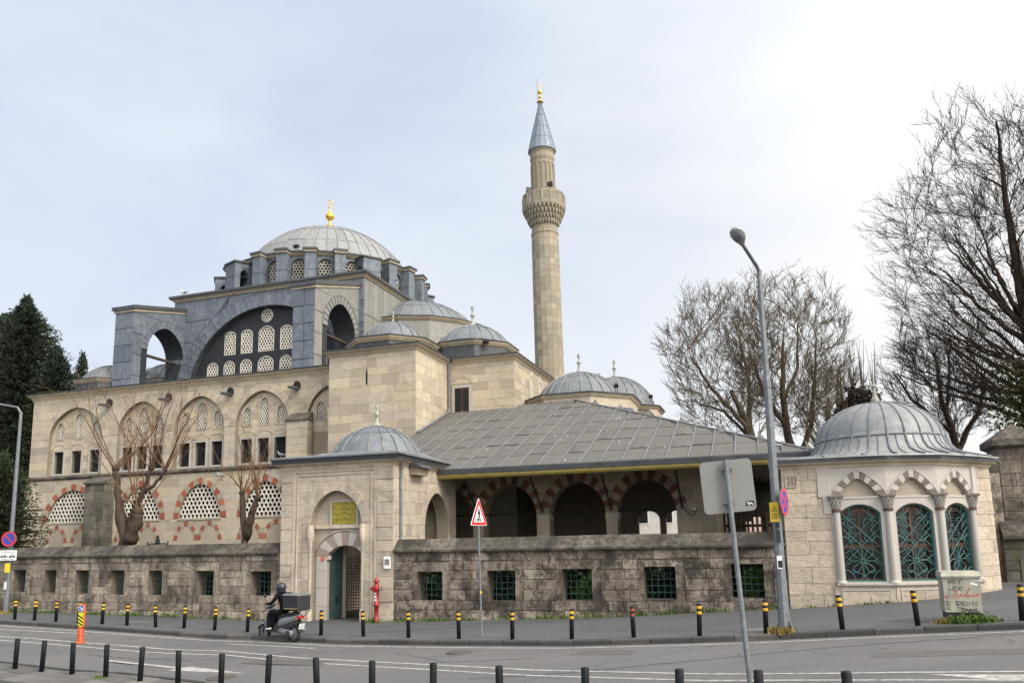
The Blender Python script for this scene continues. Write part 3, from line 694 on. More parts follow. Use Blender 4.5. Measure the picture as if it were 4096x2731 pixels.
for pts in ([(-2.5, 16.2), (1.2, 17.4), (5, 18.0)], [(-6, 15.2), (-3.2, 15.9), (-2.5, 16.2)], [(-19, 17.8), (-15, 17.6), (-12.6, 18.9)], [(-9.5, 18.7), (-7.4, 17.2), (-5.2, 17.6)], [(.5, 12.6), (2.6, 13.2), (6, 12.2)]):
    L = []
    for p, q in zip(pts, pts[1:]):
        n = int(math.hypot(q[0]-p[0], q[1]-p[1])/.12); L += [(lerp(p[0], q[0], i/n)+random.gauss(0, .035), lerp(p[1], q[1], i/n)+random.gauss(0, .05)) for i in range(n)]
    rr_ = [[(x, y+s_*random.uniform(.006, .02), zg(x, y)-.117) for s_ in (-1, 1)] for x, y in L]
    setp(obj('road_crack', MB().loft(rr_, False), 'black'), kind='structure')
for x0, x1, y0, y1 in ((-13.2, -10.6, 17.0, 17.9), (1.6, 4.4, 15.6, 16.5), (-25.5, -22.5, 18.2, 18.8), (-4.6, -3.1, 17.6, 18.5)):
    flatpoly('road_patch', [(x0, y0+.3), (x1, y0), (x1+.05, y1-.3), (x0+.1, y1)]).data.materials[0] = M['tar']
for a_, b_, lab in ((-7.6, 18.6, 'round iron manhole cover in the road near the kerb'), (-12.4, 15.6, 'iron drain cover in the road beside the near bollards')):
    o = obj('manhole_cover', MB().lathe((a_, b_, zg(a_, b_)-.12), [(0.001, .012), (.28, .012), (.3, .016), (.34, .012), (.36, .0)], 24), 'kerb', None, org=(a_, b_, zg(a_, b_)-.12)); setp(o, lab, 'manhole cover')

# ------------------------------------------------------------------ courtyard walls
BW = 24.3
def courtwall(name, label, a0, a1, wins, mat, zb_, seed, ctop=2.7, cl=2.32):
    random.seed(seed)
    t = thing(name, label, 'wall', ((a0+a1)/2, BW, zb_)); F0 = front(BW)
    ops = [Op(c, w_/2, z0, z1) for c, w_, z0, z1 in wins]
    pans = [Op(c+.04, max(.56, w_/2+.24), z0-.02, z1+.28) for c, w_, z0, z1 in wins]
    core = obj('wall', MB().plate(F0, [(a0, zb_-.5), (a1, zb_-.5), (a1, cl), (a0, cl)], [o.outline() for o in ops], 0, -.62), 'core_d', t)
    kz = sorted(set([round(sum(p.z0 for p in pans)/len(pans), 2), round(sum(p.za for p in pans)/len(pans), 2)]))
    zc = [kz[0], kz[-1]]
    pp = [Op(p.c, p.w, zc[0], zc[1]) for p in pans]
    ashlar(core, F0, a0, a1, zb_-.25, cl-.0, pp, .33, .66, mat, .032, .006, keyz=zc, edge=None)
    for o, p in zip(ops, pp):
        # dressed surround set slightly back from the wall face: lintel, two jambs, sill
        g = .006
        for nm, q in (('lintel', [(p.c-p.w+g, o.za), (p.c+p.w-g, o.za), (p.c+p.w-g, p.za-.035), (p.c-p.w+g, p.za-.035)]),
                      ('jamb', [(p.c-p.w+g, p.z0+g), (o.c-o.w, p.z0+g), (o.c-o.w, o.za-g), (p.c-p.w+g, o.za-g)]),
                      ('jamb', [(o.c+o.w, p.z0+g), (p.c+p.w-g, p.z0+g), (p.c+p.w-g, o.za-g), (o.c+o.w, o.za-g)])):
            obj(nm, slab4(F0, q, -.05, .008, .008), mat, core)
        if o.z0-p.z0 > .03: obj('sill', slab4(F0, [(o.c-o.w, p.z0+g), (o.c+o.w, p.z0+g), (o.c+o.w, o.z0), (o.c-o.w, o.z0)], -.05, .01, .008), mat, core)
        grille(t, F0, o, 5, 5, -.36, .013)
    a = a0                                                      # coping: sloped blocks with a roll at the lower edge
    while a < a1-.02:
        L = min(random.uniform(.85, 1.5), a1-a); a2 = a+L-.008
        if a1-a2 < .3: a2 = a1-.004; L = a1-a
        dz = random.uniform(-.012, .012)
        sec = [(.10, cl-.07), (.13, cl-.03), (.13, cl+.03), (.10, cl+.055), (.02, cl+.09), (-.28, ctop+dz), (-.38, ctop+dz), (-.66, cl+.09), (-.74, cl), (-.6, cl-.07)]
        mb = MB().loft([[(x, BW-d, z) for d, z in sec] for x in (a, a2)], True, True, True)
        piece('coping_stone', mb, 'coping', t); a += L
    return t
wl = [(-29.52, .66, .9, 1.79), (-27.86, .62, .87, 1.77), (-26.19, .68, .84, 1.76), (-24.4, .66, .79, 1.74), (-22.57, .66, .75, 1.72), (-20.25, .8, .72, 1.7), (-17.78, .88, .69, 1.67)]
wl = [(-36.4, .62, .9, 1.8), (-34.7, .62, .9, 1.8), (-33.0, .62, .9, 1.8), (-31.25, .62, .9, 1.8)]+wl
courtwall('courtyard_wall', 'weathered stone courtyard wall with seven small grilled windows left of the gatehouse', -40, -17.0, wl, 'wallstone_l', -.1, 3)
wr = [(-11.03, .93, .63, 1.62), (-8.47, .97, .65, 1.64), (-5.92, .97, .69, 1.68), (-3.31, .97, .74, 1.73), (-.72, .93, .79, 1.79)]
courtwall('courtyard_wall', 'blackened stone courtyard wall with five grilled windows right of the gatehouse', -12.36, .44, wr, 'wallstone', -.05, 5, 2.73, 2.33)

# ------------------------------------------------------------------ gatehouse
random.seed(11)
GA0, GA1, GB1, GZ = -16.97, -12.38, 29.9, 5.42
g = thing('gatehouse', 'pale stone domed gatehouse with arched doorway and gilded inscription', 'gatehouse', (-14.7, BW, -.08))
F0 = front(BW); door = Op(-14.44, .75, -.3, 2.18, 2.55); niche = Op(-14.68, 1.02, 3.15, 3.35, 4.5)
body = Op(-14.68, 1.02, -.3, 3.35, 4.5)                         # tall recess round doorway and inscription
wall = obj('wall', MB().plate(F0, [(GA0, -.5), (GA1, -.5), (GA1, GZ), (GA0, GZ)], [body.outline(16)], 0, -.55), 'core', g)
FB = front(BW+.3)
inner = obj('door_surround', MB().plate(FB, [(-15.9, -.5), (-13.5, -.5), (-13.5, 4.6), (-15.9, 4.6)], [door.outline(14)], 0, -.25), 'gatestone', g)
arcout = Op(-14.68, 1.37, -.3, 3.35, 4.86)
fld = Op(-14.77, 1.72, -.35, 5.28)                             # rectangular moulded field
ashlar(wall, F0, GA0, GA1, -.25, GZ, [fld], .42, .62, 'gatestone', .035, .003, keyz=(5.28,))
ashlar(wall, F0, -16.49, -13.05, -.25, 5.28, [arcout], .42, .75, 'gatestone', .009, .003)
moulding('field_moulding', [(-16.46, BW-.01), (-16.46, BW-.012)], [(0, 0), (.01, 0), (.01, .01)], 'gatestone', wall)
for q in ([(-16.49, -.2), (-16.38, -.2), (-16.38, 5.28), (-16.49, 5.28)], [(-13.16, -.2), (-13.05, -.2), (-13.05, 5.28), (-13.16, 5.28)], [(-16.38, 5.17), (-13.16, 5.17), (-13.16, 5.28), (-16.38, 5.28)],
          [(-16.3, -.2), (-16.24, -.2), (-16.24, 5.1), (-16.3, 5.1)], [(-13.3, -.2), (-13.24, -.2), (-13.24, 5.1), (-13.3, 5.1)], [(-16.24, 5.04), (-13.3, 5.04), (-13.3, 5.1), (-16.24, 5.1)]):
    obj('field_moulding', slab4(F0, q, -.02, .035, .015), 'gatestone', wall)
voussoirs(wall, F0, body, .36, 17, ['gatestone'], -.55, .03, .003)
for s0, s1 in ((-16.05, -15.7), (-13.66, -13.31)):              # jambs below the big arch with colonnettes and little capitals
    z = -.2
    while z < 3.33:
        h = min(.5, 3.35-z); obj('stone', slab4(F0, [(s0+.004, z), (s1-.004, z), (s1-.004, z+h-.006), (s0+.004, z+h-.006)], -.05, .024, .01), 'gatestone', wall); z += h
for x in (-15.72, -13.6):
    cl_ = obj('colonnette', MB().lathe((x, BW+.02, 0), [(.1, -.2), (.1, .3), (.075, .34), (.065, .4), (.065, 2.55), (.085, 2.6), (.07, 2.66), (.14, 2.85), (.14, 2.95), (.11, 3.3)], 10), 'gatestone', wall, True)
# banded flat arch over the door
dv = Op(-14.44, .75, 2.1, 2.18, 2.55)
voussoirs(inner, FB, dv, .5, 9, ['breccia', 'marble'], -.2, .05, .004)
obj('arch_rim', archband(FB, Op(-14.44, 1.2, 2.3, 2.35, 3.07), .06, 0, .07, 14), 'breccia', inner)
obj('string_moulding', MB().box(-15.68, -13.68, BW+.2, BW+.32, 3.16, 3.26), 'gatestone', inner)
for x0, x1 in ((-15.62, -15.21), (-13.67, -13.4)):
    z = -.2
    while z < 2.15:
        h = min(.62, 2.18-z); obj('stone', slab4(FB, [(x0, z), (x1, z), (x1, z+h-.006), (x0, z+h-.006)], -.02, .045, .01), 'marble', inner); z += h
for x in (-15.13, -13.75): obj('corbel', MB().box(x-.05, x+.05, BW+.26, BW+.4, 2.06, 2.2), 'marble', inner)
# inscription panel
pq = obj('plaque', MB().box(-15.0, -14.0, BW+.255, BW+.30, 3.3, 4.1), 'plaquegreen', g)
obj('plaque_frame', ringband(FB, Op(-14.5, .5, 3.3, 4.1), .07, 0, .06), 'marble', pq)
FP = front(BW+.255); lt = MB(); random.seed(4)
for rw in range(4):
    for cl_ in range(2):
        x0 = -14.97+cl_*.49; z0 = 3.33+rw*.19
        stroke(lt, FP, [(x0+.24+.225*math.copysign(abs(math.cos(t))**.6, math.cos(t)), z0+.09+.08*math.copysign(abs(math.sin(t))**.6, math.sin(t))) for t in [2*math.pi*i/20 for i in range(21)]], .012, .001)
        for k in range(5):
            x = x0+.06+k*.085; ph = random.uniform(0, 6)
            stroke(lt, FP, [(x+.045*math.sin(ph+u*5)*(.4+u), z0+.035+.11*u*random.uniform(.7, 1)) for u in [i/6 for i in range(7)]], .014, .001)
            stroke(lt, FP, [(x-.02, z0+.05+.02*random.random()), (x+.05, z0+.035), (x+.09, z0+.06)], .013, .001)
obj('inscription', lt, 'plaquegold', pq)
# door leaves: a green sheet-metal leaf half open, an inner grille, dark passage
dl = obj('door', MB().hexa([(-15.2, BW+.46, -.06), (-15.0, BW+1.06, -.06), (-14.95, BW+1.04, -.06), (-15.15, BW+.44, -.06), (-15.2, BW+.46, 2.42), (-15.0, BW+1.06, 2.5), (-14.95, BW+1.04, 2.5), (-15.15, BW+.44, 2.42)]), 'doorgreen', g)
fd = facefr((-15.15, BW+.44), (-14.95, BW+1.04))
dm = MB()
for i in range(7):
    for x in (.08, .32, .56): dm.sphere(fd.P(x, .25+i*.33, .008), .018, n=6, m=4)
obj('door_studs', dm, 'doorgreen', dl); obj('door_boss', MB().prism([fd.P(.32+.09*c_, .62+.13*s_, 0) for c_, s_ in ((1, 0), (0, 1), (-1, 0), (0, -1))], (fd.n[0]*.02, fd.n[1]*.02, 0)), 'iron', dl)
obj('door_edge', MB().hexa([(-15.0, BW+1.0, -.06), (-14.84, BW+1.0, -.06), (-14.84, BW+1.08, -.06), (-15.0, BW+1.08, -.06), (-15.0, BW+1.0, 2.5), (-14.84, BW+1.0, 2.5), (-14.84, BW+1.08, 2.5), (-15.0, BW+1.08, 2.5)]), 'core', dl)
gate_op = Op(-14.42, .42, .1, 2.05); gb = grille(g, front(BW+1.1), gate_op, 9, 18, 0, .012, 'iron', 'grille_gate')
obj('grille_frame', ringband(front(BW+1.1), gate_op, .03, -.02, .02), 'iron', gb)
# side wall (facing right) with its arch
FR = right(GA1); sarch = Op(27.95, 1.12, -.3, 3.25, 4.5)
sw_ = obj('side_wall', MB().plate(FR, [(BW+.56, -.5), (GB1, -.5), (GB1, GZ), (BW+.56, GZ)], [sarch.outline(16)], 0, -.5), 'core', g)
sout = Op(27.95, 1.5, -.3, 3.25, 4.86)
ashlar(sw_, FR, BW+.0, GB1, -.1, GZ, [sout], .42, .7, 'gatestone', .012, .003)
voussoirs(sw_, FR, sarch, .36, 15, ['gatestone'], -.5, .035, .003)
for s0, s1 in ((26.46, 26.82), (29.08, 29.44)):
    z = -.1
    while z < 3.24:
        h = min(.5, 3.25-z); obj('stone', slab4(FR, [(s0, z), (s1, z), (s1, z+h-.006), (s0, z+h-.006)], -.05, .03, .01), 'gatestone', sw_); z += h
obj('back_wall', MB().plate(front(GB1-.5), [(GA0+.5, -.5), (GA1-.5, -.5), (GA1-.5, GZ), (GA0+.5, GZ)], [Op(-14.6, 1.1, -.3, 3.2, 4.4).outline(14)], 0, -.5), 'limestone', g)
obj('left_wall', MB().box(GA0, GA0+.5, BW+.56, GB1, -.5, GZ), 'gatestone', g)
obj('vault', MB().box(GA0+.02, GA1-.02, BW+.05, GB1-.02, GZ-.5, GZ-.1), 'core', g)
# eaves, lead roof, dome
pl = [(GA0, GB1), (GA0, BW), (GA1, BW), (GA1, GB1)]
moulding('cornice', pl, [(-.04, GZ-.06), (.03, GZ-.06), (.06, GZ), (.2, GZ+.06), (.24, GZ+.1), (-.04, GZ+.1)], 'cornice', g)
moulding('eave_fascia', pl, [(.0, GZ+.1), (.26, GZ+.1), (.30, GZ+.26), (.30, GZ+.29), (0, GZ+.37)], 'lead_cap', g)
rf = MB(); e = .36; zt = GZ+.31
sq = [(GA0-e, BW-e), (GA1+e, BW-e), (GA1+e, GB1+e), (GA0-e, GB1+e)]; GC = (-14.55, 27.05)
def sqpt(t, sq):
    t = t % 4; i = int(t); u = t-i; p, q = sq[i], sq[(i+1) % 4]; return (lerp(p[0], q[0], u), lerp(p[1], q[1], u))
r0 = []; r1 = []; r2 = []
for i in range(32):
    p = sqpt(i/8, sq); an = math.atan2(p[1]-GC[1], p[0]-GC[0]); r0.append((p[0], p[1], zt)); r1.append((GC[0]+1.98*math.cos(an), GC[1]+1.98*math.sin(an), zt+.26)); r2.append((p[0], p[1], zt-.05))
roofo = obj('eave_roof', rf.loft([r2, r0, r1], True), 'lead_pale', g)
for i in range(0, 32, 2): piece('seam_roll', MB().tube([r0[i], r1[i]], .022, 5), 'seam', roofo)
lead_dome(g, GC, zt-.5, 1.95, zt+.12, 20, 2, 'lead_pale', rw=.028)
stonefinial(g, GC, zt+1.41, .98)
# downpipe and light box on the side wall, notice board, number plate
obj('downpipe', MB().tube([(-12.2, BW+.28, GZ+.28), (-12.2, BW+.3, GZ+.1), (-12.3, BW+.42, GZ-.25), (-12.32, BW+.42, GZ-.5), (-12.32, BW+.42, 2.6)], .055, 8), 'steel', g)
lb = obj('lantern_box', MB().hexa([(-12.36, 25.5, 5.05), (-12.05, 25.5, 5.05), (-12.05, 26.4, 5.05), (-12.36, 26.4, 5.05), (-12.36, 25.5, 5.32), (-12.0, 25.5, 5.32), (-12.0, 26.4, 5.32), (-12.36, 26.4, 5.32)]), 'core', g)
obj('box_roof', MB().hexa([(-12.37, 25.4, 5.33), (-11.85, 25.4, 5.3), (-11.85, 26.5, 5.3), (-12.37, 26.5, 5.33), (-12.37, 25.4, 5.6), (-11.9, 25.4, 5.36), (-11.9, 26.5, 5.36), (-12.37, 26.5, 5.6)]), 'lead_cap', lb)
nbd = thing('notice_board', 'small white notice panel on the gatehouse right of the door', 'sign', (-12.6, BW-.06, 1.94))
obj('panel', MB().cbox((-12.6, BW-.07, 1.94), .27, .03, .42, .012), 'white', nbd); obj('panel_print', MB().box(-12.69, -12.51, BW-.09, BW-.087, 1.86, 2.06), 'signback', nbd)
hn = thing('house_number_plate', 'tiny red number plate beside the gatehouse door', 'sign', (-15.34, BW+.24, 2.09))
obj('plate', MB().cbox((-15.34, BW+.235, 2.09), .13, .02, .13, .006), 'red', hn); obj('numeral', text_mb('2', .1, front(BW+.224), -15.34, 2.055, .0, 'CENTER'), 'white', hn)
# ------------------------------------------------------------------ mosque: stone blocks and street front
random.seed(21)
mo = thing('mosque', 'domed stone and lead covered mosque filling the left and middle of the view', 'mosque', (-31, 46, 0))
# stair block 1 (nearest, beside the roof of the portico)
B1 = (-21.2, -16.25, 34.2, 12.4)
b1 = obj('stair_block', MB().box(B1[0], B1[1], B1[2], 41.9, -.2, B1[3]), 'core', mo)
slit = Op(-19.0, .05, 10.58, 11.29)
ashlar(b1, front(B1[2]), B1[0], B1[1], 4.0, B1[3], [slit], .46, .95, 'limestone', .009)
obj('slit_window', MB().box(-19.05, -18.95, B1[2]-.004, B1[2]+.05, 10.58, 11.29), 'void', b1)
ashlar(b1, right(B1[1]), B1[2], 38.3, 7.0, B1[3], [], .46, .9, 'limestone', .009)
cpath = [(B1[0], 41.9), (B1[0], B1[2]), (B1[1], B1[2]), (B1[1], 38.3)]
moulding('cornice', cpath, cornice_prof(B1[3]-.28, .3, .24), 'cornice', mo)
moulding('lead_capping', cpath, [(-.1, B1[3]+.02), (.27, B1[3]+.02), (.29, B1[3]+.1), (-.1, B1[3]+.2)], 'lead_cap', mo)
# block 2
B2 = (-16.2, -12.41, 38.3, 12.42)
b2 = obj('stair_block', MB().box(B2[0]-4, B2[1], B2[2], 62.5, -.2, B2[3]), 'core', mo)
w2 = Op(-15.43, .42, 9.38, 10.86)
ashlar(b2, front(B2[2]), B2[0], B2[1], 8.8, B2[3], [Op(-15.43, .58, 9.22, 11.02)], .46, .95, 'limestone', .009)
obj('window_frame', ringband(front(B2[2]), w2, .16, -.02, .05), 'marble', b2); obj('pane', MB().box(-15.86, -15.0, B2[2]-.012, B2[2]+.02, 9.38, 10.86), 'glass', b2)
obj('casement', MB().box(-15.5, -15.36, B2[2]-.02, B2[2]-.013, 9.38, 10.86), 'wood', b2)
grille(b2, front(B2[2]), w2, 6, 8, .035, .012, 'iron')
voussoirs(b2, front(B2[2]), Op(-15.43, .6, 11.0, 11.08, 11.42), .22, 9, ['limestone'], -.02, .028, .003)
lops = [Op(41.4, .4, 10.55, 11.35, 11.8), Op(43.1, .4, 10.6, 11.35, 11.8)]
ashlar(b2, right(B2[1]), B2[2], 50, 8.8, B2[3], [Op(o.c, o.w+.1, o.z0, o.zs, o.za+.1) for o in lops], .46, .95, 'limestone', .009)
for o in lops:
    pane(b2, right(B2[1]), o, .01, 'void', ex=.08)
    lt_ = lattice(b2, right(B2[1]), o, .17, .062, .03, .02, 6); obj('window_rim', ringband(right(B2[1]), o, .16, .0, .06, 12), 'limestone', b2)
cpath = [(B2[0]+.3, B2[2]), (B2[1], B2[2]), (B2[1], 62.5)]
moulding('cornice', cpath, cornice_prof(B2[3]-.28, .3, .24), 'cornice', mo)
moulding('lead_capping', cpath, [(-.1, B2[3]+.02), (.27, B2[3]+.02), (.29, B2[3]+.1), (-.1, B2[3]+.2)], 'lead_cap', mo)
obj('downpipe', MB().tube([(-16.12, 38.15, 12.4), (-16.12, 38.15, 9.75), (-16.1, 37.9, 9.45), (-16.08, 34.1, 7.95)], .065, 8), 'steel', mo)
# street front, upper storey: bays with pointed recesses
FA = 35.5; f0 = front(FA); f1 = front(FA+.22); A0, A1_ = -43.0, -21.3
bays = [(-39.5, 2.1, 1.4), (-34.55, 1.73, 1.1), (-30.4, 1.73, 1.12), (-26.2, 1.73, 1.1), (-21.5, 1.73, 1.1)]
ups = [Op(c, w_, 6.95, 9.2, 11.07) for c, w_, s_ in bays]; ups[4] = Op(-21.97, 1.35, 6.95, 9.2, 11.0)
lun = [Op(-39.35, 1.95, 4.17, 4.2, 6.05), Op(-34.3, 1.42, 4.17, 4.2, 6.05), Op(-30.13, 1.42, 4.17, 4.2, 6.05), Op(-25.85, 1.42, 4.17, 4.2, 6.05)]
blind = [Op(c, .58, 2.4, 2.95, 3.74) for c in (-40.45, -38.5, -35.25, -33.65, -31.0, -29.4, -26.75, -25.1)]
fw_ = obj('front_wall', MB().plate(f0, [(A0, -.3), (A1_+1, -.3), (A1_+1, 11.75), (A0, 11.75)], [o.outline(16) for o in ups+lun], 0, -.22), 'core', mo)
def bigger(o, t, j=False): return Op(o.c, o.w+t, o.z0, o.zs, o.za+t, o.e, o.w if j else None)
ashlar(fw_, f0, A0, -21.2, 6.95, 11.72, [bigger(o, .4, True) for o in ups], .44, .95, 'limestone', .009, keyz=(9.2,))
wins = []
for c, w_, s_ in bays:
    for dx, w2_, zs, za in ((-s_, .24, 9.85, 10.2), (0, .3, 10.25, 10.72), (s_, .24, 9.85, 10.2)): wins.append(Op(c+dx, w2_, 9.22, zs, za))
recs = [Op(c+dx, .37, 7.1, 8.44) for c, w_, s_ in bays for dx in (-s_, 0, s_)]
bk = obj('bay_wall', MB().plate(f1, [(A0+.5, -.3), (A1_+.8, -.3), (A1_+.8, 11.7), (A0+.5, 11.7)], [o.outline(10) for o in wins[:13]+recs[:12]+lun], 0, -.5), 'core', mo)
for o, (c, w_, s_) in zip(ups, bays):
    ws = [bigger(x, .07) for x in wins if abs(x.c-c) < 2]; rs = [Op(x.c, x.w+.11, x.z0-.11, x.za+.11) for x in recs if abs(x.c-c) < 2]
    ashlar(bk, f1, o.c-o.w, o.c+o.w, 6.99, 11.05, ws+rs, .42, .85, 'limestone', .008, keyz=(8.56, 9.2), edge=lambda z, o=o: (o.c-o.half(z), o.c+o.half(z)))
    voussoirs(fw_, f0, o, .4, 17, ['limestone'], -.2, .03, .003)
for o in wins[:13]:
    obj('window_rim', ringband(f1, o, .06, -.1, .04, 10), 'limestone', bk)
    lattice(bk, f1, o, .155, .063, -.06, .05, 6); pane(bk, f1, o, -.22, 'void')
    if o.za > 10.5 or True: voussoirs(bk, f1, Op(o.c, o.w+.07, o.zs, o.zs, o.za+.07), .14, 7, ['limestone'], -.02, .03, .003)
for o in recs[:12]:
    obj('window_frame', ringband(f1, o, .1, -.12, .06), 'marble', bk); pane(bk, f1, o, -.2, 'void'); grille(bk, f1, o, 5, 8, -.1, .012, 'iron')
    voussoirs(bk, f1, Op(o.c, .5, 8.6, 8.62, 8.85), .13, 7, ['limestone'], -.02, .026, .003)
# lower storey
moulding('string_course', [(A0, FA), (-21.2, FA)], [(-.05, 6.7), (.05, 6.7), (.13, 6.78), (.13, 6.86), (-.05, 6.94)], 'coping', mo)
ashlar(fw_, f0, A0, -21.2, 2.3, 6.7, [bigger(o, .38) for o in lun]+[bigger(o, .27, True) for o in blind], .45, 1.0, 'limestone', .009, keyz=(2.95, 4.12))
for o in lun:
    voussoirs(fw_, f0, Op(o.c, o.w, 4.17, 4.17, o.za), .36, 17, ['redstone', 'palestone'], -.05, .022, .003)
    lattice(bk, f0, o, .27, .105, -.1, .06, 12); pane(bk, f0, o, -.3, 'void'); obj('lunette_sill', MB().box(o.c-o.w-.05, o.c+o.w+.05, FA-.05, FA+.2, 4.07, 4.17), 'limestone', fw_)
for o in blind:
    voussoirs(fw_, f0, o, .25, 9, ['redstone', 'palestone'], -.03, .024, .003)
    obj('blind_panel', MB().plate(f0, [(p[0], p[1]) for p in o.outline(10)], [], -.02, .008), 'palestone', fw_)
# buttress piers, spouts, cornice
for a0, a1, zt_, m_, dd in ((-37.67, -36.2, 6.75, 'pierstone', .75), (-24.25, -23.0, 9.6, 'limestone', .5), (-43.1, -42.3, 6.75, 'limestone', .12)):
    pr = obj('buttress_pier', MB().hexa([(a0, FA-dd, -.3), (a1, FA-dd, -.3), (a1, FA+.1, -.3), (a0, FA+.1, -.3), (a0, FA-dd, zt_-.45), (a1, FA-dd, zt_-.45), (a1, FA+.1, zt_), (a0, FA+.1, zt_)]), 'core', mo)
    ashlar(pr, front(FA-dd), a0, a1, 2.3, zt_-.47, [], .42, .75, m_, .02)
    ashlar(pr, Fr((a1, 0), (0, 1), (1, 0)), FA-dd, FA-.03, 2.3, zt_-.47, [], .42, .75, m_, .02)
    if dd > .2: obj('pier_cap', MB().hexa([(a0-.06, FA-dd-.1, zt_-.46), (a1+.06, FA-dd-.1, zt_-.46), (a1+.06, FA, zt_-.46), (a0-.06, FA, zt_-.46), (a0-.06, FA-dd-.1, zt_-.36), (a1+.06, FA-dd-.1, zt_-.36), (a1+.06, FA, zt_+.05), (a0-.06, FA, zt_+.05)]), 'pierstone', pr)
for x in (-36.95, -32.58, -28.3, -23.95):
    sp_ = obj('water_spout', MB().hexa([(x-.13, FA-.75, 10.9), (x+.13, FA-.75, 10.9), (x+.13, FA+.05, 10.94), (x-.13, FA+.05, 10.94), (x-.13, FA-.75, 11.02), (x+.13, FA-.75, 11.02), (x+.13, FA+.05, 11.08), (x-.13, FA+.05, 11.08)]), 'lead_cap', mo)
    obj('spout_hood', MB().plate(f0, Op(x, .2, 11.05, 11.15, 11.42).outline(8), [], .0, .12), 'void', sp_)
cp = [(A0, 60), (A0, FA), (-21.2, FA)]
moulding('cornice', cp, cornice_prof(11.68, .34, .26), 'cornice', mo)
moulding('lead_capping', cp, [(-.1, 12.02), (.3, 12.02), (.32, 12.1), (-.1, 12.2)], 'lead_cap', mo)
obj('gallery_roof', MB().hexa([(A0, FA+.1, 11.6), (-21.3, FA+.1, 11.6), (-21.3, 62, 11.6), (A0, 62, 11.6), (A0, FA+.1, 12.1), (-21.3, FA+.1, 12.1), (-21.3, 62, 12.7), (A0, 62, 12.7)]), 'lead_pale', mo)
obj('side_wall', MB().box(A0, A0+.5, FA+.3, 62, -.3, 11.6), 'limestone', mo)

# ------------------------------------------------------------------ mosque: lead covered cube, tympanum, buttress arches
random.seed(31)
CB0, CB1, CF, CZ = -38.47, -23.56, 42.0, 19.38; CC = (-30.9, 49.6)
cub = obj('dome_cube', MB().box(CB0+.05, CB1, CF+.75, 57.1, 11.9, CZ), 'lead_blue', mo)
fc = front(CF); arch = Op(-30.9, 6.26, 11.9, 12.1, 18.36, .5)
obj('arch_wall', MB().plate(fc, [(CB0, 11.9), (CB1, 11.9), (CB1, CZ), (CB0, CZ)], [arch.outline(40)], 0, -.75), 'lead_cap', cub)
ashlar(cub, fc, CB0, CB1, 12, CZ, [bigger(arch, .95)], 1.35, .85, 'lead_blue', .03, .016, 'lead_sheet', 0, False)
voussoirs(cub, fc, arch, .95, 44, ['lead_blue'], -.04, .045, .004, 'arch_sheet', 'lead_pale')
obj('arch_edge', archband(fc, Op(-30.9, 7.21, 11.9, 12.1, 19.31, .5), .05, -.02, .07, 44), 'lead_pale', cub)
ft = front(CF+.4); tc_ = -31.12
tw = [Circ(tc_+.02, 17.83, .42)]
for dx, hw in ((-2.9, .4), (-1.55, .41), (0, .56), (1.55, .41), (2.9, .4)): tw.append(Op(tc_+dx, hw, 15.42, 16.92-hw*.35, 16.97 if hw < .5 else 17.06))
for dx, hw in ((-4.25, .4), (-2.9, .4), (-1.55, .41), (0, .56), (1.55, .41), (2.9, .4), (4.25, .4)): tw.append(Op(tc_+dx, hw, 13.5, 14.55, 14.92 if hw < .5 else 15.0))
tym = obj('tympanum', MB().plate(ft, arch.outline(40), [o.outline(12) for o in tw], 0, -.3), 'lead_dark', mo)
for o in tw:
    lattice(tym, ft, o, .215, .086, -.04, .05, 6); pane(tym, ft, o, -.2, 'void')
    obj('window_rim', ringband(ft, o, .045, -.05, .015, 12), 'plaster', tym)
for x in [tc_+k*1.35-.67 for k in range(-4, 6)]:
    h = 12.1+math.sqrt(max(0, 6.2**2-(x+30.9)**2))
    obj('seam', MB().tube([ft.P(x, 12, .004), ft.P(x, h-.05, .004)], .016, 5), 'lead_dark', tym)
ashlar(cub, right(CB1), CF, 57.1, 12.2, CZ, [], 2.2, .62, 'lead_warm', .03, .022, 'lead_sheet', 0, False)  # warm lead: sunlight on the right face put into the colour
sqp = [(CB0, 57.1), (CB0, CF), (CB1, CF), (CB1, 57.1)]
moulding('cornice', sqp, cornice_prof(CZ+.04, .2, .2), 'cornice', cub)
moulding('lead_capping', sqp, [(-.2, CZ+.24), (.25, CZ+.24), (.3, CZ+.3), (.3, CZ+.44), (-.2, CZ+.54)], 'lead_cap', cub)
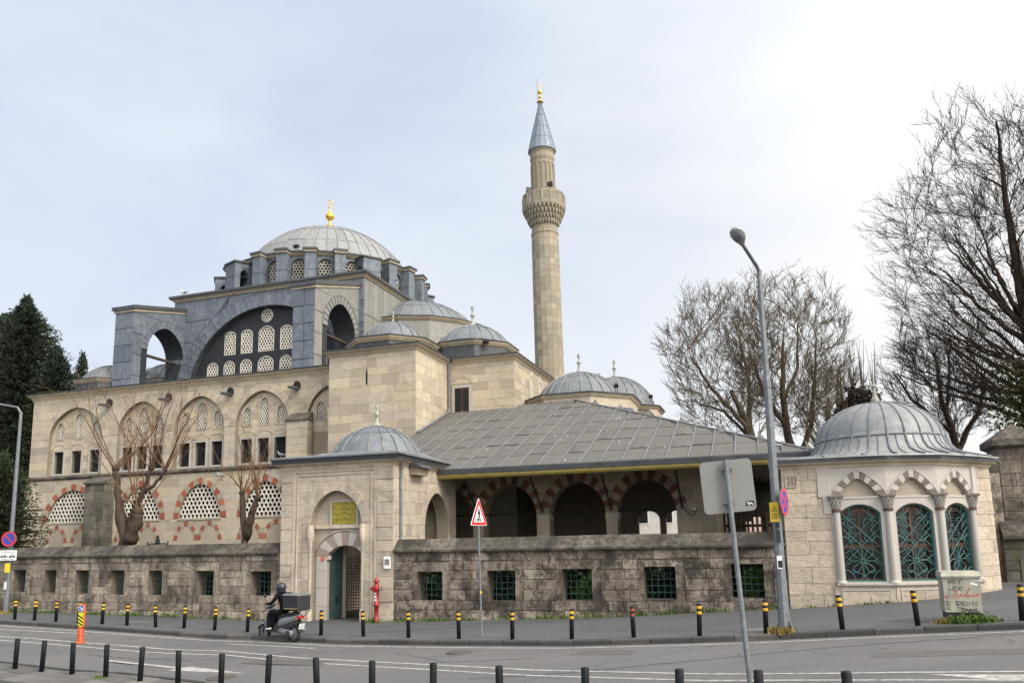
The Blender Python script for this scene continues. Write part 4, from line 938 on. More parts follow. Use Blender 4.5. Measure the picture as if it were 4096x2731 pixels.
def buttress(a0, a1, b0, zf, zb_, oc, m_side, nm='flying_buttress'):
    fr = right(a1); op = Op(oc, 1.62, 11.95, 15.25, 17.02)
    t = obj(nm, MB().plate(fr, [(b0, 11.95), (CF+.0, 11.95), (CF+.0, zb_), (b0, zf)], [op.outline(18)], 0, -(a1-a0)), 'lead_dark', mo)  # dark lead kept on the arch soffit, its shade put into the colour
    ashlar(t, fr, b0, CF, 12, zf-.05, [bigger(op, .52)], 1.3, .62, m_side, .03, .014, 'lead_sheet', 0, False)
    voussoirs(t, fr, op, .52, 17, [m_side], -.03, .04, .004, 'arch_sheet', 'lead_cap' if m_side == 'lead_warm' else 'lead_pale'); obj('arch_edge', archband(fr, bigger(op, .52), .05, -.02, .06, 24), 'lead_pale', t)
    ashlar(t, front(b0), a0, a1, 12, zf-.02, [], 1.15, .74, 'lead_blue', .035, .016, 'lead_sheet', 0, False)
    piece('lead_sheet', MB().loft([[fr.P(x, z, d_) for x, z in ((b0+.02, zf-.045), (CF-.01, zf-.045), (CF-.01, zb_-.03), (b0+.02, zf-.02))] for d_ in (-.02, .028)], True, False, True), m_side, t)
    for (z0, z1, ee, mm, n_) in ((-.06, .1, .09, 'cornice', 'buttress_cornice'), (.1, .34, .18, 'lead_cap', 'buttress_capping')):
        obj(n_, MB().hexa([(a0-ee, b0-ee, zf+z0), (a1+ee, b0-ee, zf+z0), (a1+ee, CF-.02, zb_+z0), (a0-ee, CF-.02, zb_+z0), (a0-ee, b0-ee, zf+z1), (a1+ee, b0-ee, zf+z1), (a1+ee, CF-.02, zb_+z1), (a0-ee, CF-.02, zb_+z1)]), mm, t)
    obj('tie_beam', MB().box(lerp(a0, a1, .45), lerp(a0, a1, .6), oc-1.65, oc+1.65, 15.0, 15.14), 'darkwood', t)
    return t
buttress(-39.0, -37.52, 37.5, 17.5, 18.55, 40.35, 'lead_blue')
buttress(-25.4, -23.95, 37.0, 17.25, 18.75, 39.95, 'lead_warm')  # right side in warm lead, sunlit tone put into the colour

# ------------------------------------------------------------------ mosque: drum, dome
random.seed(41)
DR, DZ0, DZ1 = 6.85, 19.95, 22.0
skr0 = []; skr1 = []
sqq = [(CB0-.15, CF-.15), (CB1+.15, CF-.15), (CB1+.15, 57.25), (CB0-.15, 57.25)]
for i in range(64):
    p = sqpt(i/16, sqq); an = math.atan2(p[1]-CC[1], p[0]-CC[0]); skr0.append((p[0], p[1], CZ+.42)); skr1.append((CC[0]+(DR+.1)*math.cos(an), CC[1]+(DR+.1)*math.sin(an), DZ0+.2))
obj('drum_skirt', MB().loft([skr0, skr1], True), 'lead_pale', mo)
drum = obj('drum', MB().lathe((CC[0], CC[1], 0), [(DR-.5, DZ0), (DR-.5, DZ1)], 24), 'void', mo)
for k in range(24):
    an = math.pi*2*k/24; n_ = (math.cos(an), math.sin(an)); t_ = (-n_[1], n_[0]); hw = DR*math.tan(math.pi/24)
    fr = Fr((CC[0]+n_[0]*DR, CC[1]+n_[1]*DR), t_, n_)
    vis = n_[0]*.53-n_[1]*.85 > -.25
    op = Op(0, .47, DZ0+.25, 21.3, 21.74)
    obj('drum_panel', MB().plate(fr, [(-hw, DZ0), (hw, DZ0), (hw, DZ1), (-hw, DZ1)], [op.outline(12)], 0, -.35), 'lead_blue', drum)
    if vis:
        lattice(drum, fr, op, .23, .088, -.15, .06, 6, 'grimy_plaster'); pane(drum, fr, op, -.26, 'void'); obj('window_rim', ringband(fr, op, .05, -.02, .02, 12), 'lead_cap', drum)
    an2 = an+math.pi/24; n2 = (math.cos(an2), math.sin(an2)); t2 = (-n2[1], n2[0])
    f2 = Fr((CC[0], CC[1]), t2, n2)
    def bx(x0, x1, d0, d1, z0, z1): return MB().hexa([f2.P(x0, z0, d0), f2.P(x1, z0, d0), f2.P(x1, z0, d1), f2.P(x0, z0, d1), f2.P(x0, z1, d0), f2.P(x1, z1, d0), f2.P(x1, z1, d1), f2.P(x0, z1, d1)])
    deg = round(math.degrees(an2)) % 360
    big = min(abs((math.degrees(an2) % 360)-x) for x in (322.5, 37.5, 247.5, 217.5, 142.5, 112.5)) < 2
    if big:
        ft2 = Fr((CC[0]+t2[0]*-.62, CC[1]+t2[1]*-.62), n2, (-t2[0], -t2[1]))
        po = Op(7.4, .3, DZ0-.4, 21.0, 21.3)
        tr = obj('drum_turret', MB().plate(ft2, [(DR-.1, DZ0-.5), (8.1, DZ0-.5), (8.1, DZ1-.25), (DR-.1, DZ1-.12)], [po.outline(10)], 0, -1.24), 'lead_blue', drum)
        pane(tr, ft2, po, -.1, 'void')
        obj('turret_cap', MB().hexa([f2.P(-.72, DZ1-.13, DR-.1), f2.P(.72, DZ1-.13, DR-.1), f2.P(.72, DZ1-.26, 8.2), f2.P(-.72, DZ1-.26, 8.2), f2.P(-.72, DZ1+.0, DR-.1), f2.P(.72, DZ1+.0, DR-.1), f2.P(.72, DZ1-.16, 8.2), f2.P(-.72, DZ1-.16, 8.2)]), 'lead_cap', tr)
        obj('lap_seam', bx(-.635, .635, DR, 8.115, DZ0+.85, DZ0+.875), 'lead_cap', tr)
    else:
        pl_ = obj('drum_pilaster', bx(-.36, .36, DR-.1, 7.55, DZ0-.05, DZ1), 'lead_blue', drum)
        obj('lap_seam', bx(-.372, .372, DR, 7.562, DZ0+.8, DZ0+.825), 'lead_cap', pl_)
    # cornice breaks forward over each pilaster
    if not big:
        obj('pilaster_cornice', bx(-.42, .42, DR-.1, 7.66, DZ1-.04, DZ1+.1), 'cornice', drum); obj('pilaster_capping', bx(-.48, .48, DR-.1, 7.74, DZ1+.1, DZ1+.24), 'lead_cap', drum)
moulding('drum_cornice', poly_ring(CC, DR/math.cos(math.pi/24), 24, math.pi/24), [(-.3, DZ1-.05), (.06, DZ1-.05), (.2, DZ1+.06), (.24, DZ1+.12), (-.3, DZ1+.12)], 'cornice', drum, True)
moulding('drum_capping', poly_ring(CC, DR/math.cos(math.pi/24), 24, math.pi/24), [(-.5, DZ1+.12), (.3, DZ1+.12), (.32, DZ1+.22), (-.5, DZ1+.32)], 'lead_cap', drum, True)
lead_dome(mo, CC, 19.45, 6.95, 22.0, 48, 4, 'lead_dome', rw=.035)
finial(mo, CC, 26.2, 3.0, 'gold')
# half domes and small domes
def smalldome(c, z0, rho, zc, rd, zd0, zd1, n, rings, nside=8, fin=None, a0=math.pi/8, mat='lead_pale', drm='lead_cap'):
    ring = poly_ring(c, rd, nside, a0)
    if zd1 > zd0:
        dm_ = obj('dome_base', MB().loft([[(x, y, z) for x, y in ring] for z in (zd0, zd1)], True, True, True), drm, mo)
        moulding('base_cornice', ring, [(-.2, zd1-.02), (.04, zd1-.02), (.18, zd1+.13), (.2, zd1+.2), (-.2, zd1+.2)], 'cornice', dm_, True)
        moulding('base_capping', ring, [(-.3, zd1+.2), (.23, zd1+.2), (.25, zd1+.26), (-.3, zd1+.36)], 'lead_cap', dm_, True)
    lead_dome(mo, c, z0, rho, zc, n, rings, mat, rw=.03)
    if fin: stonefinial(mo, c, z0+rho-.05, fin)
for hc in ((-23.4, 49.6), (-38.6, 49.6)):
    smalldome(hc, 14.3, 5.5, 17.6, 5.2, 12.2, 17.15, 36, 3, 16, None, math.pi/16, drm='lead_warm')
smalldome((-18.95, 37.0), 12.65, 1.9, 13.35, 2.35, 12.4, 13.0, 16, 1, fin=.75)
smalldome((-15.75, 40.9), 12.55, 2.48, 13.75, 2.45, 12.4, 13.35, 20, 2, fin=1.35)
smalldome((-40.6, 39.2), 12.3, 2.2, 13.35, 2.3, 12.0, 13.0, 18, 2)
smalldome((-40.9, 45.0), 13.0, 2.9, 14.3, 2.9, 12.0, 14.0, 20, 2)
# dormer with lattice seen through the left buttress arch
dfr = facefr((-41.6, 42.6), (-40.2, 42.1)); dop = Op(.7, .5, 13.2, 14.2, 14.7)
dmr = obj('dormer', MB().plate(dfr, bigger(dop, .25).outline(12), [dop.outline(12)], 0, -1.0), 'lead_pale', mo); lattice(dmr, dfr, dop, .2, .075, -.1, .05); pane(dmr, dfr, dop, -.25, 'void')
# ------------------------------------------------------------------ portico
random.seed(51)
po_ = thing('portico', 'lead roofed portico with striped arches behind the right courtyard wall', 'portico', (-7, 34, .1))
EB, EZ, SL, EA = 28.0, 5.42, .40, 1.63
def rz(b): return EZ+SL*(b-EB)
AB = 31.9; RB = 38.95                                                      # where the slope meets the dome bases
# hipped roof body (front slope, right slope)
HB = EA-(RB-EB)
zt_ = rz(RB)
roof = obj('roof', MB().add([(-16.2, EB, EZ-.05), (EA, EB, EZ-.05), (HB, RB, zt_-.05), (-16.2, RB, zt_-.05), (EA, 66, EZ-.05), (HB, 60, zt_-.05)], [(0, 1, 2, 3), (1, 4, 5, 2)]), 'lead_roof', po_)
cosl = math.cos(math.atan(SL))
xs_ = [-16.2+.8*i for i in range(24)]
bl = [EB, EB+1.45, EB+3.0, EB+4.5, EB+6.1, EB+7.7, EB+9.3, RB]
def limit(b): return EA-(b-EB)                                  # hip line
for i, x in enumerate(xs_):
    x1 = x+.8
    for j in range(7):
        b0, b1_ = bl[j]+random.uniform(-.16, .16)*(j > 0), bl[j+1]+random.uniform(-.04, .04)*(j < 6)
        r0_, r1_ = min(x1, limit(b0)), min(x1, limit(b1_))
        if r0_-x < .05: continue
        r1_ = max(r1_, x)
        lift = random.choice([.0, .004, .012, .035, .06]) if j in (1, 2) else random.choice([0, .004, .008, .016])
        e = .016
        mb = MB(); g_ = .006
        n = 4; low = []; mid = []; up = []
        for q in range(n+1):
            u = q/n; bump_ = lift*math.sin(math.pi*u)*random.uniform(.5, 1.2)
            low.append((lerp(x+g_, r0_-g_, u), b0-.05, rz(b0-.05)+e+bump_)); mid.append((lerp(x+g_, r0_-g_, u), b0-.05, rz(b0-.05)-.01)); up.append((lerp(x+g_, max(r1_-g_, x+g_), u), b1_, rz(b1_)+.002))
        mb.loft([mid, low, up], False)
        piece('lead_sheet', mb, 'lead_roof', roof)
for x in xs_:
    if x > EA-.1: continue
    bt = min(RB, EB+EA-x); piece('seam_roll', MB().tube([(x, EB-.06, rz(EB-.06)+.03), (x, bt, rz(bt)+.03)], .03, 6), 'lead_pale', roof)
piece('seam_roll', MB().tube([(EA, EB, EZ+.03), (HB, RB, zt_+.04)], .05, 6), 'seam', roof)
for j in range(9):                                              # seams of the slope facing right
    y = EB+1+j*1.2; piece('seam_roll', MB().tube([(EA, y, EZ+.03), (EA-min(y-EB, 9), y, EZ+.03+SL*min(y-EB, 9))], .035, 6), 'seam', roof)
dr_ = MB()
for _ in range(60):
    x = random.uniform(-12, -1); y = random.uniform(EB+.3, EB+9); s_ = random.uniform(.015, .05)
    if x > limit(y)-.2: continue
    dr_.add([(x+s_*math.cos(q)*random.uniform(.5, 1), y+s_*math.sin(q)*random.uniform(.5, 1.3), rz(y+s_*math.sin(q))+.028) for q in [i*1.05 for i in range(6)]], [tuple(range(6))])
obj('bird_droppings', dr_, 'white', roof, kind='stuff')
ep = [(-16.2, EB), (EA, EB), (EA, 64)]
moulding('eave_edge', ep, [(-.25, EZ-.2), (.07, EZ-.2), (.09, EZ-.02), (.07, EZ+.02), (-.25, EZ+.04)], 'lead_cap', roof)
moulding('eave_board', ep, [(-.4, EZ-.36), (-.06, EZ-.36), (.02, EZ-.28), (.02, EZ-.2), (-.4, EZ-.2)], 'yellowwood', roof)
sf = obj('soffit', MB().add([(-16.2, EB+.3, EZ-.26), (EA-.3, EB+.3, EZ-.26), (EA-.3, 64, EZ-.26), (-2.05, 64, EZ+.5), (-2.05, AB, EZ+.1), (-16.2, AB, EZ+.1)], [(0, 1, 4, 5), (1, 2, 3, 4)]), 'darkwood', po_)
for i in range(26):
    y = EB+.6+i*.42
    zz = lambda a_: EZ-.27+.4*max(0, (EA-.3-a_))/(EA+1.75)
    
    obj('rafter', MB().hexa([(-1.55, y, zz(-1.55)-.14), (EA-.35, y, zz(EA-.35)-.14), (EA-.35, y+.1, zz(EA-.35)-.14), (-1.55, y+.1, zz(-1.55)-.14), (-1.55, y, zz(-1.55)-.01), (EA-.35, y, zz(EA-.35)-.01), (EA-.35, y+.1, zz(EA-.35)-.01), (-1.55, y+.1, zz(-1.55)-.01)]), 'palestone', sf)
# side arcade facing the street
AB = 31.9; fa = front(AB); acs = [-13.6, -10.68, -7.66, -4.75]
aops = [Op(c, 1.22, .1, 3.68, 5.03) for c in acs]
aw = obj('arcade_wall', MB().plate(fa, [(-15.1, .1), (-2.05, .1), (-2.05, 6.4), (-15.1, 6.4)], [Op(o.c, o.w, 3.1, 3.62, o.za).outline(16) if False else o.outline(16) for o in aops], 0, -.7), 'core', po_)
ashlar(aw, fa, -15.0, -2.05, 2.4, 6.3, [bigger(o, .45, True) for o in aops], .42, .8, 'limestone', .015, keyz=(3.68,))
for o in aops: voussoirs(aw, fa, o, .44, 17, ['palestone', 'shaded_red'], -.6, .025, .003)
for x in (-12.15, -9.17, -6.2):
    cl_ = obj('column', MB().lathe((x, AB+.3, 0), [(.28, .1), (.28, .3), (.2, .38), (.19, 3.02), (.22, 3.08)], 14), 'marble', po_, True)
    cap_ = MB(); rr = [(.21, 3.1), (.24, 3.2), (.33, 3.45), (.33, 3.68)]
    cap_.loft([[(x+sx*r_*q, AB+.3+sy*r_*q, z) for sx, sy, q in ((-1, -1, .85), (0, -1, 1), (1, -1, .85), (1, 0, 1), (1, 1, .85), (0, 1, 1), (-1, 1, .85), (-1, 0, 1))] for r_, z in rr], True, True, True)
    obj('capital', cap_, 'marble', cl_)
obj('tie_rod', MB().tube([(-15.0, AB+.3, 3.74), (-3.4, AB+.3, 3.72)], .03, 6), 'iron', po_)
for x in (-12.1, -9.17, -6.2, -3.3):
    obj('strut', MB().tube([(x, AB-.05, 3.8), (x, AB-1.75, EZ-.3)], .045, 6), 'greentimber', po_)
# inner walls and far openings under the roof
mw = obj('inner_wall', MB().plate(front(44), [(-12.3, .1), (-1.9, .1), (-1.9, 8), (-12.3, 8)], [Op(-6.45, .62, 1.4, 3.6, 4.1).outline(12), Op(-4.9, .62, 1.4, 3.6, 4.1).outline(12)], 0, -.5), 'limestone', po_)
obj('side_arcade_closed_for_shade', MB().plate(right(-2.05), [(AB+.71, .1), (44.4, .1), (44.4, 6.3), (AB+.71, 6.3)], [Op(c, 1.0, .5, 3.2, 4.4).outline(14) for c in (42.0,)], 0, -.6), 'limestone', po_)  # arches closed except one to keep daylight out of the interior
obj('floor', MB().box(-12.4, .7, AB+.1, 60, -.2, .45), 'kerb', po_)
obj('ceiling', MB().box(-12.4, -2.0, AB+.75, 44, 6.2, 6.35), 'core', po_)
for i in range(13):                                              # timber screen closing the right wing
    x = -2.0+i*.205; obj('screen_slat', MB().box(x, x+.1, 37.0, 37.06, .4, 5.3), 'darkwood', po_)
for z_ in (1.2, 3.0, 4.6): obj('screen_rail', MB().box(-2.0, .62, 37.07, 37.13, z_, z_+.12), 'darkwood', po_)
obj('wing_wall', MB().plate(front(44.05), [(-1.88, .1), (.7, .1), (.7, 5.6), (-1.88, 5.6)], [Op(-.5, .7, 2.6, 3.6).outline()], 0, -.3), 'pierstone', po_)
# portico domes
def pdome(c, z0, rho, zc, rd, zd0, zd1, fin):
    ring = poly_ring(c, rd, 8, math.pi/8)
    dm_ = obj('dome_base', MB().loft([[(x, y, z) for x, y in ring] for z in (zd0, zd1)], True, True, True), 'limestone', po_)
    moulding('base_flashing', ring, [(-.1, zd0), (.05, zd0), (.05, zd1-.5), (-.1, zd1-.45)], 'lead_blue', dm_, True)
    moulding('base_cornice', ring, [(-.2, zd1-.02), (.04, zd1-.02), (.14, zd1+.1), (.16, zd1+.16), (-.2, zd1+.16)], 'cornice', dm_, True)
    moulding('base_capping', ring, [(-.3, zd1+.16), (.2, zd1+.16), (.22, zd1+.24), (-.3, zd1+.34)], 'lead_cap', dm_, True)
    lead_dome(po_, c, z0, rho, zc, 24, 2, 'lead_pale', rw=.035)
    stonefinial(po_, c, z0+rho-.05, fin)
pdome((-9.72, 42), 9.2, 2.72, 10.25, 3.3, 8.8, 10.0, 1.25)
pdome((-9.72, 47.5), 9.2, 2.72, 10.25, 3.3, 8.8, 10.0, 1.25)
pdome((-9.72, 53), 11.0, 2.8, 11.5, 3.3, 8.8, 11.15, 1.4)
pdome((-9.72, 58.5), 9.6, 2.72, 10.7, 3.3, 8.8, 10.4, 1.25)
obj('dome_roof', MB().hexa([(-12.4, 38.9, 8.6), (HB, 38.9, 8.6), (HB, 62, 8.6), (-12.4, 62, 8.6), (-12.4, 38.9, 9.7), (HB, 38.9, 9.7), (HB, 62, 9.7), (-12.4, 62, 9.7)]), 'lead_pale', po_)
# security camera on the end pier
cm_ = thing('security_camera', 'small white security camera with looping cable on the arcade end pier', 'camera', (-2.9, AB-.1, 3.72))
obj('bracket', MB().tube([(-2.9, AB, 3.7), (-2.9, AB-.18, 3.72)], .02, 5), 'plasticblack', cm_); obj('camera_body', MB().tube([(-2.95, AB-.15, 3.76), (-2.78, AB-.42, 3.70)], .055, 8), 'white', cm_)
obj('cable', MB().tube([(-3.35, AB-.03, 3.78), (-3.2, AB-.05, 3.72), (-3.05, AB-.06, 3.52), (-2.9, AB-.06, 3.45), (-2.78, AB-.06, 3.55), (-2.8, AB-.05, 3.7)], .016, 5), 'iron', cm_)

# ------------------------------------------------------------------ minaret
random.seed(61)
MA = (-16.85, 62.0)
mi = thing('minaret', 'tall stone minaret with one balcony and pointed lead cone', 'minaret', (MA[0], MA[1], 10))
NS = 16
def ngon(r, z, n=NS, a0=math.pi/16, dx=0): return [(MA[0]+r*math.cos(a0+2*math.pi*i/n), MA[1]+r*math.sin(a0+2*math.pi*i/n), z) for i in range(n)]
def mseg(name, prof, mat, par=mi, n=NS): return obj(name, MB().loft([ngon(r, z, n) for r, z in prof], True, True, True), mat, par)
shaft = mseg('shaft', [(1.24, 8), (1.22, 17), (1.17, 28.8), (1.22, 28.85), (1.22, 28.98), (1.14, 29.05), (1.14, 29.6)], 'core')
def facing(z0, z1, ra, rb_, ch):
    n = int((z1-z0)/ch)
    for j in range(n):
        za, zb = lerp(z0, z1, j/n), lerp(z0, z1, (j+1)/n); r0_, r1_ = lerp(ra, rb_, j/n), lerp(ra, rb_, (j+1)/n)
        for i in range(NS):
            am = math.pi/16+2*math.pi*(i+.5)/NS
            if math.cos(am)*.26-math.sin(am)*.96 < -.2: continue
            if random.random() < .0: continue
            p0, p1 = ngon(r0_, za)[i], ngon(r0_, za)[(i+1) % NS]; q0, q1 = ngon(r1_, zb)[i], ngon(r1_, zb)[(i+1) % NS]
            g_ = .01; nx, ny = math.cos(am)*.012, math.sin(am)*.012
            def mixp(p, q, t): return tuple(lerp(p[k], q[k], t) for k in range(3))
            c4 = [mixp(p0, p1, .012), mixp(p0, p1, .988), mixp(q0, q1, .988), mixp(q0, q1, .012)]
            c4 = [(x, y, z+(g_ if k < 2 else -g_)) for k, (x, y, z) in enumerate(c4)]
            e = random.uniform(.6, 1.5)
            mb = MB().loft([c4, [(x+nx*e, y+ny*e, z) for x, y, z in c4]], True, False, True)
            piece('stone', mb, 'shaft', shaft)
facing(15, 28.75, 1.225, 1.17, .55)
# stalactite corbels under the balcony
for j, (z, r_, h_) in enumerate(((29.6, 1.24, .42), (30.0, 1.42, .42), (30.4, 1.6, .42), (30.8, 1.76, .36))):
    obj('corbel_ring', MB().loft([ngon(r_-.12, z-.02), ngon(r_+.02, z+h_*.75), ngon(r_+.02, z+h_)], True, True, True), 'shaft', mi)
    for i in range(NS*2):
        f = 2*math.pi*(i+.5*(j % 2))/(NS*2); c_ = (MA[0]+(r_+.02)*math.cos(f), MA[1]+(r_+.02)*math.sin(f)); n_ = (math.cos(f), math.sin(f))
        if n_[0]*.26-n_[1]*.96 < -.25: continue
        fr = Fr(c_, (-n_[1], n_[0]), n_)
        piece('corbel', MB().loft([[fr.P(x*.35, z+.0, d*.3) for x, d in ((-.1, -.1), (.1, -.1), (.1, .06), (-.1, .06))], [fr.P(x, z+h_*.7, d) for x, d in ((-.12, -.1), (.12, -.1), (.12, .1), (-.12, .1))], [fr.P(x, z+h_*.98, d) for x, d in ((-.12, -.1), (.12, -.1), (.12, .1), (-.12, .1))]], True, True, True), 'shaft', mi)
balc = obj('balcony', MB().loft([ngon(1.86, 31.1), ngon(1.93, 31.2), ngon(1.93, 31.34), ngon(1.86, 31.4)], True, True, True), 'shaft', mi)
for i in range(NS):
    p0, p1 = ngon(1.86, 31.4)[i], ngon(1.86, 31.4)[(i+1) % NS]
    fr = facefr(p0[:2], p1[:2]); L = fr.L
    obj('parapet_post', MB().hexa([fr.P(x, z, d) for z in (31.4, 32.4) for x, d in ((-.05, -.05), (.05, -.05), (.05, .05), (-.05, .05))]), 'shaft', balc)
    op = Op(L/2, L/2-.09, 31.5, 32.22)
    obj('parapet_panel', MB().plate(fr, [(.05, 31.4), (L-.05, 31.4), (L-.05, 32.32), (.05, 32.32)], [op.outline()], .03, -.03), 'shaft', balc)
    am = math.atan2((p0[1]+p1[1])/2-MA[1], (p0[0]+p1[0])/2-MA[0])
    if math.cos(am)*.26-math.sin(am)*.96 > -.3: lattice(balc, fr, op, .11, .036, .0, .03, 6, 'shaft', 'parapet_lattice')
mseg('upper_shaft', [(1.06, 31.3), (1.02, 35.6), (1.1, 35.9), (1.06, 36.2), (1.06, 36.4), (1.16, 36.6), (1.18, 36.75)], 'shaft')
for i in range(NS):                                             # blind arcade under the cone
    p0, p1 = ngon(1.035, 35)[i], ngon(1.035, 35)[(i+1) % NS]; fr = facefr(p0[:2], p1[:2])
    obj('blind_arch', ringband(fr, Op(fr.L/2, fr.L/2-.06, 32.6, 35.1, 35.35), .05, -.05, .045, 8), 'shaft', mi)
cone = mseg('cone', [(1.18, 36.62), (1.26, 36.66), (1.24, 36.75), (.07, 41.6)], 'lead_cone', n=16)
for i in range(16):
    f = 2*math.pi*i/16+math.pi/16; obj('seam_roll', MB().tube([(MA[0]+1.25*math.cos(f), MA[1]+1.25*math.sin(f), 36.75), (MA[0]+.08*math.cos(f), MA[1]+.08*math.sin(f), 41.6)], .022, 4), 'lead_cone', cone)
for z in (37.8, 38.9, 40.1): obj('lap_seam', MB().loft([ngon(lerp(1.24, .07, (z-36.75)/4.85)+.012, z), ngon(lerp(1.24, .07, (z+.03-36.75)/4.85)+.012, z+.03)], True), 'lead_cap', cone)
finial(mi, MA, 41.5, 1.9, 'gold')
obj('lightning_rod', MB().tube([(MA[0]-.22, MA[1]-.05, 41.2), (MA[0]-.24, MA[1]-.05, 43.9)], .018, 5), 'steel', mi)
obj('aerial', MB().tube([(MA[0]+1.35, MA[1]-.8, 32.3), (MA[0]+1.15, MA[1]-.8, 35.2)], .018, 5), 'steel', mi)
mi.rotation_euler = (0, -R(.5), -PHI)
def speaker(a, b, z, rzv, lab):
    t = thing('loudspeaker', lab, 'loudspeaker', (a, b, z), 'loudspeakers on the minaret balcony', rzv)
    obj('horn', MB().loft([[(a+x*s_, b-.0+y, z+.35+q*s_) for x, q in ((-.24, -.2), (.24, -.2), (.24, .2), (-.24, .2))] for s_, y in ((.4, .35), (1, -.1), (1, -.14))], True, True, True), 'boxgrey', t); obj('stand', MB().tube([(a, b+.1, z-.15), (a, b+.1, z+.3)], .03, 5), 'steel', t)
speaker(-18.0, 60.6, 32.3, .7, 'dark square loudspeaker at the left of the minaret balcony')
speaker(-16.0, 60.5, 32.45, -.2, 'dark square loudspeaker at the right of the minaret balcony')

# ------------------------------------------------------------------ fountain kiosk at the right
random.seed(71)
kz0 = .35; KC = (3.55, 27.3)
kv = [(.42, 24.2), (1.72, 24.2), (3.24, 24.28), (4.66, 24.89), (5.8, 26.1), (6.5, 27.0), (6.5, 30.2), (.42, 30.2)]
k = thing('fountain_kiosk', 'domed marble and limestone fountain kiosk with teal grilled windows', 'kiosk', (3.4, 24.3, kz0))
KT = 4.6
def face(i): return facefr(kv[i], kv[(i+1) % len(kv)])
cor = MB(); cor.loft([[(KC[0]+(x-KC[0])*.965, KC[1]+(y-KC[1])*.965, z) for x, y in kv] for z in (4.3, KT+.1)], True, True, True); obj('ceiling_slab', cor, 'core', k)
for i in (0, 4, 5, 6, 7):                                         # limestone walls
    fr = face(i)
    wl_ = obj('wall', MB().plate(fr, [(0, kz0-.4), (fr.L, kz0-.4), (fr.L, KT), (0, KT)], [], -.01, -.3), 'core', k)
    if i in (0, 4): ashlar(wl_, fr, .0, fr.L, kz0-.2, KT, [], .36, .56, 'sebilstone', .014, .003)
for i in (1, 2, 3):                                             # marble bays
    fr = face(i); L = fr.L; c = L/2
    win = Op(c, L/2-.21, 1.27, 3.2, 3.46); head = Op(c, L/2-.25, 3.7, 3.72, 4.2, (1.3, .78))
    by = obj('marble_bay', MB().plate(fr, [(0, 1.2), (L, 1.2), (L, KT), (0, KT)], [win.outline(12), Op(c, head.w, 3.66, 3.70, 4.2, (1.3, .78)).outline(14)], 0, -.28), 'marble', k)
    voussoirs(by, fr, Op(c, head.w, 3.66, 3.70, 4.2, (1.3, .78)), .24, 11, ['greystone', 'marble'], -.1, .02, .003)
    obj('arch_rim', archband(fr, Op(c, head.w+.24, 3.70, 3.705, 4.44, (1.3, .78)), .035, -.02, .03, 14), 'marble', by)
    obj('arch_panel', MB().plate(fr, Op(c, head.w+.02, 3.64, 3.70, 4.22, (1.3, .78)).outline(14), [], -.12, -.2), 'palestone', by)
    obj('panel_line', MB().hexa([fr.P(x, z, d) for z in (3.62, 3.68) for x, d in ((.22, -.02), (L-.22, -.02), (L-.22, .02), (.22, .02))]), 'marble', by)
    # teal grille in a frame, dark timber sashes behind
    gf = obj('grille_frame', ringband(fr, Op(c, win.w-.045, 1.315, 3.18, 3.415), .045, -.2, -.08, 12), 'teal', by)
    mb = MB(); r_ = .011; d = -.11; zc = [1.85, 2.72]
    def ln(p, q): mb.tube([fr.P(*p, d), fr.P(*q, d)], r_, 5)
    def arc(cx, cz, rad, t0, t1, n=10): mb.tube([fr.P(cx+rad*math.cos(R(t0+(t1-t0)*u/n)), cz+rad*math.sin(R(t0+(t1-t0)*u/n)), d) for u in range(n+1)], r_, 5)
    w_ = win.w-.04
    r_ = .0125
    def loop(cx, cz, ang, ln_, wd_, off=.05):                   # drop shaped petal
        pts = []
        for u in range(15):
            t_ = math.pi*2*u/14; al = off+ln_*(1-math.cos(t_))/2; wv = wd_*math.sin(t_)*(.25+.75*(1-math.cos(t_))/2)
            pts.append(fr.P(cx+al*math.cos(ang)-wv*math.sin(ang), cz+al*math.sin(ang)+wv*math.cos(ang), d))
        mb.tube(pts, r_, 5)
    arc(c, zc[0], .05, 0, 360, 12)
    for an in (50, 130, 230, 310): loop(c, zc[0], R(an), .36, .12)
    for an in (0, 90, 180, 270): ln((c+.05*math.cos(R(an)), zc[0]+.05*math.sin(R(an))), (c+(.3 if an in (0, 180) else .42)*math.cos(R(an)), zc[0]+(.3 if an in (0, 180) else .42)*math.sin(R(an))))
    for sx in (-1, 1):
        ln((c+sx*.3, zc[0]), (c+sx*w_, zc[0]+.16)); ln((c+sx*.3, zc[0]), (c+sx*w_, zc[0]-.16))
        arc(c+sx*w_, zc[0]+.46, .24, 90 if sx > 0 else -90, 270 if sx > 0 else 90)
        arc(c+sx*w_, 1.34, .26, 90 if sx > 0 else 0, 180 if sx > 0 else 90); ln((c, 1.43), (c+sx*.14, 1.3)); ln((c, 1.43), (c+sx*.3, 1.62))
        # interlaced diagonals and four lobes above
        for z0 in (zc[0]+.42, zc[1]): ln((c-sx*w_, z0-.52), (c+sx*w_, z0+.52))
        ln((c+sx*w_, zc[1]-.26), (c+sx*.26, zc[1])); ln((c+sx*w_, zc[1]+.26), (c+sx*.26, zc[1])); ln((c+sx*w_, zc[1]+.12), (c+sx*.1, zc[1]+.6))
        for sz in (-1, 1): arc(c+sx*.21, zc[1]+sz*.2, .125, -45 if sx*sz > 0 else 45, (-45 if sx*sz > 0 else 45)+(270 if sz > 0 else -270)*(1 if sx > 0 else 1), 12)
        arc(c+sx*w_, 3.3, .26, 150 if sx > 0 else -90, 270 if sx > 0 else 30)
    ln((c-.07, zc[0]+.5), (c, zc[0]+.58)); ln((c, zc[0]+.58), (c+.07, zc[0]+.5)); ln((c+.07, zc[0]+.5), (c, zc[0]+.42)); ln((c, zc[0]+.42), (c-.07, zc[0]+.5))
    obj('grille', mb, 'teal', by)
